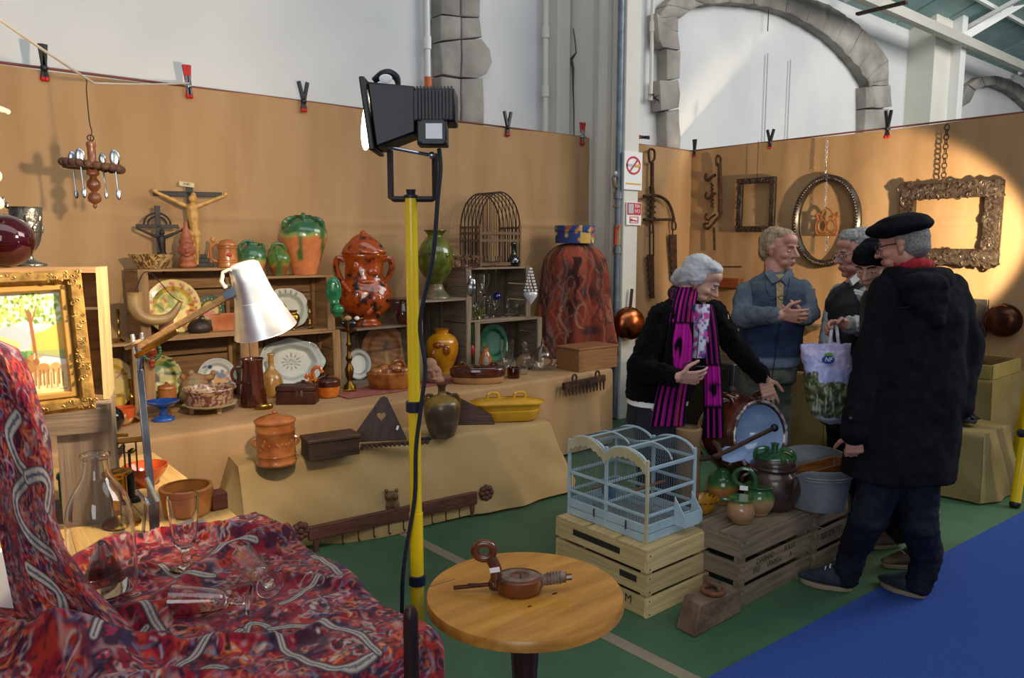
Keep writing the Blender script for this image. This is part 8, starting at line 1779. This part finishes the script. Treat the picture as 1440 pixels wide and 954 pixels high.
def vest(b): sect(b, [(1211, 396, D, 20, .085), (1208, 406, D, 32, .13), (1204, 425, D, 37, .17), (1201, 470, D, 38, .175), (1199, 530, D, 38, .175), (1197, 600, D, 38, .17)])
attach(garment(P, 'vest', M_vest, vest, .010, 4, ((.06, .022),)), P)
def slv(b): limb(b, J3((1220, 420, D - .13), (1238, 462, D - .2), (1196, 457, D - .235)), [.066, .060, .046]); limb(b, J3((1184, 414, D + .08), (1171, 450, D + .05), (1164, 484, D - .02)), [.064, .056, .048])
attach(garment(P, 'sleeves', M_lgrey, slv, .009, 3, ((.04, .018), (.02, .01))), P)
b = MB(); b.bar(pd(1201, 408, D - .20), pd(1213, 411, D - .20), .012, .004, up=FH); b.bar(pd(1202, 412, D - .20), pd(1214, 415, D - .20), .008, .004, up=FH); add_part(P, b, 'vest_stripe', M_paper)
b = MB(); b.bar(pd(1196, 398, D - .13), pd(1212, 384, D - .06), .035, .012, up=FH); add_part(P, b, 'shirt_collar', M_lgrey)
def tg2(b):
    for q in (-.10, .10): limb(b, [pd(1198, 585, D) + FH * q, pd(1197, 660, D) + FH * q, Vector((fL.x, fL.y, .08)) + FH * q], [.10, .085, .075])
attach(garment(P, 'trousers', M_jean, tg2), P)
for q in (-.10, .10): shoe(P, fL + FH * q + RT * .05, fL + FH * q - RT * .22, M_black, M_black)
# the bag: a thing of its own
DB = 3.74; bagc = pd(1166, 535, DB); t = thing('carrier_bag', 'lilac and green patterned carrier bag hanging from the grey-haired man\'s hand', 'bag', (bagc.x, bagc.y, pd(1166, 594, DB).z))
b = MB(); sect(b, [(1161, 483, DB, 36, .026), (1162, 497, DB, 34, .045), (1165, 520, DB, 33, .07), (1168, 550, DB, 34, .085), (1169, 575, DB, 31, .08), (1171, 588, DB, 25, .06), (1173, 595, DB, 14, .03)], 40)
o = remesh(b, .007, mat('printed_bag', 'FFFFFF', .35, attr='paint', coat=.25), 'bag', None, 2, ((.05, .018), (.02, .008))); o.data.transform(Matrix.Translation(-t.location)); o.parent = t
kb = DB / F_PX; zt_ = pd(1161, 486, DB).z - t.location.z
def bagp(co):
    r = co @ np.array([RT.x, RT.y, 0]) / kb; z = (zt_ - co[:, 2]) / kb
    c = Canvas(r, z, 'A9AEDC'); c.band((vnoise(r, z, .05, 4) - .45) * 3, 'C4B4D8'); edge = 44 - 14 * (np.abs(r) > 22) + 8 * vnoise(r, z * 0, .12, 2)
    g = (z > edge) * 1.0; c.band(g, '4A5236'); c.band(g * np.clip((vnoise(r, z, .22, 7) - .45) * 5, 0, 1), '7A8258'); c.band(g * np.clip((vnoise(r, z, .3, 9) - .55) * 5, 0, 1), '2E3622'); c.band(g * np.clip((vnoise(r * 2.5, z * .25, .25, 5) - .66) * 6, 0, 1), 'B0B4A8'); c.band((z > 98) * 1.0, 'B4BCC4'); c.band(((z > 6) & (z < 8)) * .5, 'E0E0F0'); return c.c
paint(o, bagp)
for x0, x1 in ((1166, 1170), (1180, 1176)):
    b = MB(); b.tube([pd(x0, 490, DB - .01) - t.location, pd((x0 + x1) / 2, 474, DB - .02) - t.location, pd(x1, 458, D - .245) - t.location], .008, 6); b.obj('strap', mat('bag_strap', 'C4C4CC', .5), t)
q = pd(1165, 506, DB - .075) - t.location; Mq = frame_m(q, RT, ZU); b = MB(); b.prism(circ(.030, 28, (0, 0), .020), .004, Mq); b.obj('logo_badge', mat('logo_blue', '2A4A9A', .4), t, smooth=False); b = MB(); b.prism(circ(.022, 20, (0, .022), .012), .003, Mq); b.obj('logo_leaf', mat('logo_green', '7AA83A', .4), t, smooth=False)
text('NF', .030, M_paper, frame_m(q - FH * .004, RT, ZU) @ Matrix(((1, .25, 0, 0), (0, 1, 0, 0), (0, 0, 1, 0), (0, 0, 0, 1))), t, 'logo_letters')
# ---------------------------------------------------------------- seller
D = 4.25; fb_ = pd(1078, 600, D); fL = Vector((fb_.x, fb_.y, 0)); P = person('stall holder in grey-blue fleece with hands clasped, facing the visitors', fL)
C = pd(1096, 352, D); f = dirv(.62, -.78, -.03); b = MB(); B3 = head_balls(b, C, f, ZU, 1.02, 1.08)
limb(b, [C - ZU * .06 - f * .025, pd(1090, 390, D), pd(1088, 405, D)], [.06, .06, .09]); limb(b, J3((1086, 410, D), (1080, 510, D)), [.10, .12])
Xs = dirv(.78, .62, 0)
for q in (-.09, .09): limb(b, [pd(1080, 515, D) + Xs * q, pd(1078, 600, D) + Xs * q * 1.1, Vector((fL.x, fL.y, .1)) + Xs * q * 1.1], [.085, .06, .045])
limb(b, J3((1048, 412, D), (1042, 448, D - .08), (1094, 444, D - .26)), [.05, .042, .034]); limb(b, J3((1128, 410, D), (1139, 440, D - .06), (1128, 446, D - .22)), [.05, .042, .034])
hand(b, pd(1096, 442, D - .26), dirv(1, -.1, -.12), dirv(.3, .9, -.3), dirv(.1, -.2, 1), .98, (.35, .4, .45, .5), .25); hand(b, pd(1128, 446, D - .22), dirv(-.92, -.25, .10), dirv(0, .8, .5), dirv(0, -.5, .85), .92, (.9, .9, .9, .9), .6)
attach(settle(remesh(b, VB, M_skin2, 'body', None, 3), P), P); face_parts(C, B3, 1.02, P, mat('sandy_brow', '8A6A4A', .8))
hair_cap(P, C, B3, 1.02, mat('sandy_grey_hair', '7A6248', .75, col2='A89474', ns=60, stretch=(1, 1, .3), bump=.4, bs=140), [(0, -.034, .045, (.082, .090, .086)), (0, -.060, .0, (.078, .055, .075)), (0, .018, .088, (.064, .052, .032)), (.064, -.025, .02, (.016, .04, .05)), (-.064, -.025, .02, (.020, .04, .05))], .007, ((.015, .012),))
M_fl = mat('fleece', 'FFFFFF', .95, attr='paint', bump=.35, bs=160, spec=.15); M_gfl = mat('grey_fleece', '545C66', .95, col2='646C76', ns=14, bump=.4, bs=140, spec=.15)
def tors(b): sect(b, [(1093, 382, D, 16, .072), (1091, 389, D, 23, .095), (1089, 397, D, 40, .12), (1087, 425, D, 44, .15), (1086, 455, D, 43, .155), (1082, 490, D, 41, .155), (1079, 514, D, 40, .15)])
o = attach(garment(P, 'fleece_jacket', M_fl, tors, .009, 4, ((.07, .020), (.03, .008))), P)
zr = P.location.z
def flp(co):
    z = co[:, 2]; y_ = np.array(z); zz = lambda py: pd(1085, py, D).z
    c = Canvas(co[:, 0], z, '2E3850'); c.band((z - zz(452)) / .02, '3E4858'); c.band((zz(497) - z) / .012, '6A7684'); c.band((z - zz(412)) / .03, '525C68'); c.c *= (.92 + .16 * vnoise(co[:, 0] + co[:, 1], z, 30, 3))[:, None]; return c.c
paint(o, flp)
def sls(b): limb(b, J3((1050, 412, D), (1043, 447, D - .08), (1090, 444, D - .25)), [.068, .062, .048]); limb(b, J3((1126, 410, D), (1138, 440, D - .06), (1130, 446, D - .20)), [.068, .060, .050])
attach(garment(P, 'sleeves', M_gfl, sls, .009, 3, ((.045, .020), (.02, .008))), P)
b = MB(); b.add([pd(1091, 386, D - .105), pd(1103, 386, D - .105), pd(1100, 440, D - .17), pd(1093, 440, D - .17)], [(0, 1, 2, 3)]); b.add([v + FH * .02 for v in [pd(1091, 386, D - .105), pd(1103, 386, D - .105), pd(1100, 440, D - .17), pd(1093, 440, D - .17)]], [(3, 2, 1, 0)]); add_part(P, b, 'shirt_front', mat('checked_tan_shirt', '8A6E4A', .85, col2='B09A70', ns=90))
for sg in (-1, 1): b = MB(); b.bar(pd(1096 + sg * 5, 398, D - .125), pd(1096 + sg * 16, 382, D - .07), .045, .016, up=FH); add_part(P, b, 'collar', M_gfl)
b = MB(); b.tube(spline([pd(1075, 372, D - .05), pd(1076, 398, D - .15), pd(1081, 416, D - .17)], 5), .0025, 5); b.tube(spline([pd(1110, 390, D - .1), pd(1109, 405, D - .15), pd(1106, 418, D - .17)], 5), .0025, 5)
for x in (1086, 1100): b.tube([pd(x + 5.5 * math.cos(a), 419 + 3 * math.sin(a), D - .178) for a in [2 * PI * i / 14 for i in range(14)]], .0022, 5, True)
b.tube([pd(1091, 418, D - .178), pd(1095, 418, D - .178)], .0022, 5); b.tube(spline([pd(1098, 446, D - .2), pd(1090, 500, D - .18), pd(1082, 560, D - .17)], 4), .0022, 5); add_part(P, b, 'hanging_glasses', M_black)
M_kh = mat('grey_green_trousers', '4A4E44', .9, col2='5A5E52', ns=14, bump=.3, bs=80)
def tk_(b):
    sect(b, [(1079, 504, D, 37, .14), (1079, 535, D, 38, .14)])
    for q in (-.085, .085): limb(b, [pd(1079, 525, D) + Xs * q, pd(1078, 610, D) + Xs * q * 1.1, Vector((fL.x, fL.y, .06)) + Xs * q * 1.1], [.10, .082, .075])
attach(garment(P, 'trousers', M_kh, tk_, .010, 3, ((.06, .022), (.025, .010))), P)
for q in (-.095, .095): shoe(P, fL + Xs * q - f * .06, fL + Xs * q + f * .21, M_black, M_black)
# ---------------------------------------------------------------- woman with the magenta scarf
D = 3.92; fb_ = pd(922, 600, D); fL = Vector((fb_.x, fb_.y, 0)); P = person('grey-haired woman in black cardigan and magenta striped scarf leaning over the pots', fL)
C = pd(984, 395, D - .06); f = dirv(.84, -.32, -.46); u_ = (ZU - f * ZU.dot(f)).normalized(); b = MB(); B3 = head_balls(b, C, f, u_, .98, .92)
limb(b, [C - u_ * .06 - f * .03, pd(968, 418, D), pd(962, 432, D)], [.052, .052, .07]); limb(b, J3((962, 440, D), (940, 500, D), (925, 570, D)), [.10, .115, .12])
for q in (-.09, .09): limb(b, [pd(925, 575, D) + FH * q, pd(922, 660, D) + FH * q, Vector((fL.x, fL.y, .1)) + FH * q], [.085, .06, .045])
limb(b, J3((930, 446, D - .12), (898, 520, D - .18), (950, 531, D - .30)), [.05, .042, .030]); limb(b, J3((1008, 440, D + .02), (1036, 490, D - .02), (1074, 532, D - .10)), [.05, .040, .029])
hand(b, pd(953, 531, D - .30), dirv(1, -.05, -.02), dirv(0, .6, .5), dirv(.1, -.35, .9), .98, (.55, .7, .9, 1.1), .35); hand(b, pd(1074, 532, D - .10), dirv(.30, -.12, -.95), dirv(-.3, .9, -.2), dirv(.85, .0, .3), .98, (.35, .45, .5, .55), .3)
attach(settle(remesh(b, VB, M_skin, 'body', None, 3), P), P); face_parts(C, B3, .98, P, M_ghair)
hair_cap(P, C, B3, .98, mat('silver_hair', '9A9C9E', .55, col2='C2C4C6', ns=26, stretch=(.4, .4, 1), bump=.5, bs=60), [(0, -.034, .045, (.086, .092, .088)), (0, .022, .090, (.068, .062, .036)), (0, -.065, .005, (.080, .058, .075)), (.066, -.02, .02, (.024, .05, .052)), (-.066, -.02, .02, (.024, .05, .052)), (0, -.105, -.045, (.038, .038, .040)), (0, -.09, -.02, (.055, .05, .05))], .007, ((.02, .010),))
M_fuzz = mat('fuzzy_black_knit', '09080A', 1.0, col2='121014', ns=60, bump=.8, bs=180, spec=.06, sheen=.03)
def card(b):
    sect(b, [(964, 420, D, 20, .08), (960, 430, D, 34, .11), (956, 448, D, 45, .15), (948, 480, D, 51, .165), (938, 515, D, 52, .17), (928, 545, D, 47, .165), (924, 560, D, 44, .16)])
    limb(b, J3((932, 446, D - .12), (899, 518, D - .17), (944, 530, D - .28)), [.072, .066, .050]); limb(b, J3((1004, 440, D + .02), (1034, 490, D - .02), (1070, 528, D - .09)), [.068, .056, .045])
attach(garment(P, 'cardigan', M_fuzz, card, .009, 3, ((.05, .022), (.012, .012))), P)
b = MB(); sect(b, [(925, 558, D, 42, .155), (924, 566, D, 42, .155)]); add_part(P, b, 'shirt_hem', M_paper)
def twm(b):
    sect(b, [(924, 562, D, 40, .15), (923, 600, D, 42, .15)])
    for q in (-.09, .09): limb(b, [pd(924, 590, D) + FH * q, pd(922, 680, D) + FH * q, Vector((fL.x, fL.y, .06)) + FH * q], [.105, .09, .08])
attach(garment(P, 'trousers', mat('dotted_navy', '12141E', .85, col2='1C2030', ns=40), twm), P)
for q in (-.10, .10): shoe(P, fL + FH * q - RT * .06, fL + FH * q + RT * .19, M_black, M_black)
M_sc = mat('striped_scarf', 'FFFFFF', .92, attr='paint', bump=.35, bs=220, spec=.1)
def scarf(path, widths, deps, seed, pat, name):
    P3_ = spline([(x, y, dd) for (x, y), dd in zip(path, deps)], 14); n = len(P3_); W = [widths[0] + (widths[-1] - widths[0]) * i / (n - 1) for i in range(n)]; nu = 40
    vs = []
    for side in (0, 1):
        for i in range(n):
            for j in range(nu):
                u = j / (nu - 1) - .5; q = P3_[i]; w = .012 * math.cos(u * 21 + seed) + .02 * (2 * u) ** 2; vs.append(pd(q.x + u * W[i], q.y, q.z + w + (.012 if side else 0)) - P.location)
    fs = []; N = n * nu
    for s_ in (0, 1):
        for i in range(n - 1):
            for j in range(nu - 1): a = s_ * N + i * nu + j; fs.append((a, a + 1, a + nu + 1, a + nu))
    rim = [j for j in range(nu)] + [i * nu + nu - 1 for i in range(1, n)] + [(n - 1) * nu + j for j in range(nu - 2, -1, -1)] + [i * nu for i in range(n - 2, 0, -1)]
    for a, c in zip(rim, rim[1:] + rim[:1]): fs.append((a, c, c + N, a + N))
    b = MB(); b.add(vs, fs); o = b.obj(name, M_sc, P, ang=80); uu = np.tile(np.linspace(-.5, .5, nu), 2 * n); vv = np.tile(np.repeat(np.linspace(0, 1, n), nu), 2); paint(o, lambda co: pat(uu, vv)); return o
def pat1(u, v):
    c = Canvas(u, v, '121016'); st = (np.sin(u * 34 + .6) > .15) * 1.0; c.band(st * .95, 'A81E86'); c.band(((np.abs(u - .28) < .03)) * .8, 'B84038')
    blk = (v > .34) & (v < .60) & (np.abs(u - .12 - (v - .47) * .6) < .36 - 1.0 * (v - .47) ** 2 * 6); c.band(((v > .32) & (v < .62)) * 1.0, '121016'); c.band(blk * 1.0, 'B0208E'); c.disc(-.02, .45, .1, '121016', .03, .02); c.disc(.06, .48, .05, '121016', .05, .02); c.disc(-.12, .47, .07, '121016', .025, .02); return c.c
def pat2(u, v):
    c = Canvas(u, v, '121016'); st = (np.sin(u * 22 + 1.5) > .25) * 1.0; c.band(st * .95, 'B0208E'); blk = (v > .52) & (v < .80) & (np.abs(u) < .42); c.band(((v > .50) & (v < .82)) * 1.0, '121016'); c.band(blk * 1.0, 'B0208E'); c.disc(.1, .66, .22, '121016', .012, .02); c.disc(.05, .70, .14, '121016', .04, .02); c.disc(-.1, .69, .12, '121016', .015, .02); return c.c
scarf([(968, 404), (962, 430), (957, 470), (952, 520), (944, 560), (938, 600)], (30, 48), (D - .10, D - .17, D - .22, D - .235, D - .22, D - .21), 1.0, pat1, 'scarf_end'); scarf([(992, 428), (997, 460), (1001, 510), (1003, 560), (1004, 616)], (22, 30), (D - .12, D - .18, D - .22, D - .23, D - .24), 2.0, pat2, 'scarf_end')
b = MB()
for i in range(12): a = -.4 + 4.0 * i / 11; b.ball(pd(966, 414, D - .01) + RT * .075 * math.cos(a) + FH * .08 * math.sin(a) + ZU * .02 * math.sin(a), (.026, .026, .034), 10, 7)
attach(settle(remesh(b, .008, mat('scarf_wrap', '7A1862', .92, col2='1A1218', ns=22, lo=.42, hi=.5), 'scarf_wrap', None, 2), P), P)
g_ = grid(30, 50, lambda u, v: pd(972 + 26 * u, 428 + 76 * v, D - .165 - .05 * math.sin(PI * u) - .02 * v) - P.location); o = g_.obj('blouse', mat('print_blouse', 'FFFFFF', .8, attr='paint'), P, ang=80)
uu, vv = np.meshgrid(np.linspace(0, 1, 30), np.linspace(0, 1, 50)); c = Canvas(uu.ravel(), vv.ravel(), 'B8BCC8'); c.band((vnoise(uu.ravel(), vv.ravel() * 3, 5, 3) - .5) * 6, '2A3A6A'); c.band((vnoise(uu.ravel(), vv.ravel() * 3, 6, 8) - .62) * 8, 'B03A8A'); paint(o, lambda co: c.c)
b = MB(); b.tube([pd(970 + 9 * math.cos(a), 514 + 5 * math.sin(a), D - .30) for a in [2 * PI * i / 16 for i in range(16)]], .0035, 6, True); b.tube([pd(978, 516, D - .3), pd(990, 516, D - .29), pd(996, 520, D - .28)], .0035, 6); b.tube(spline([pd(984, 440, D - .2), pd(980, 500, D - .26), pd(974, 512, D - .3)], 5), .0022, 5); add_part(P, b, 'reading_glasses', M_black)
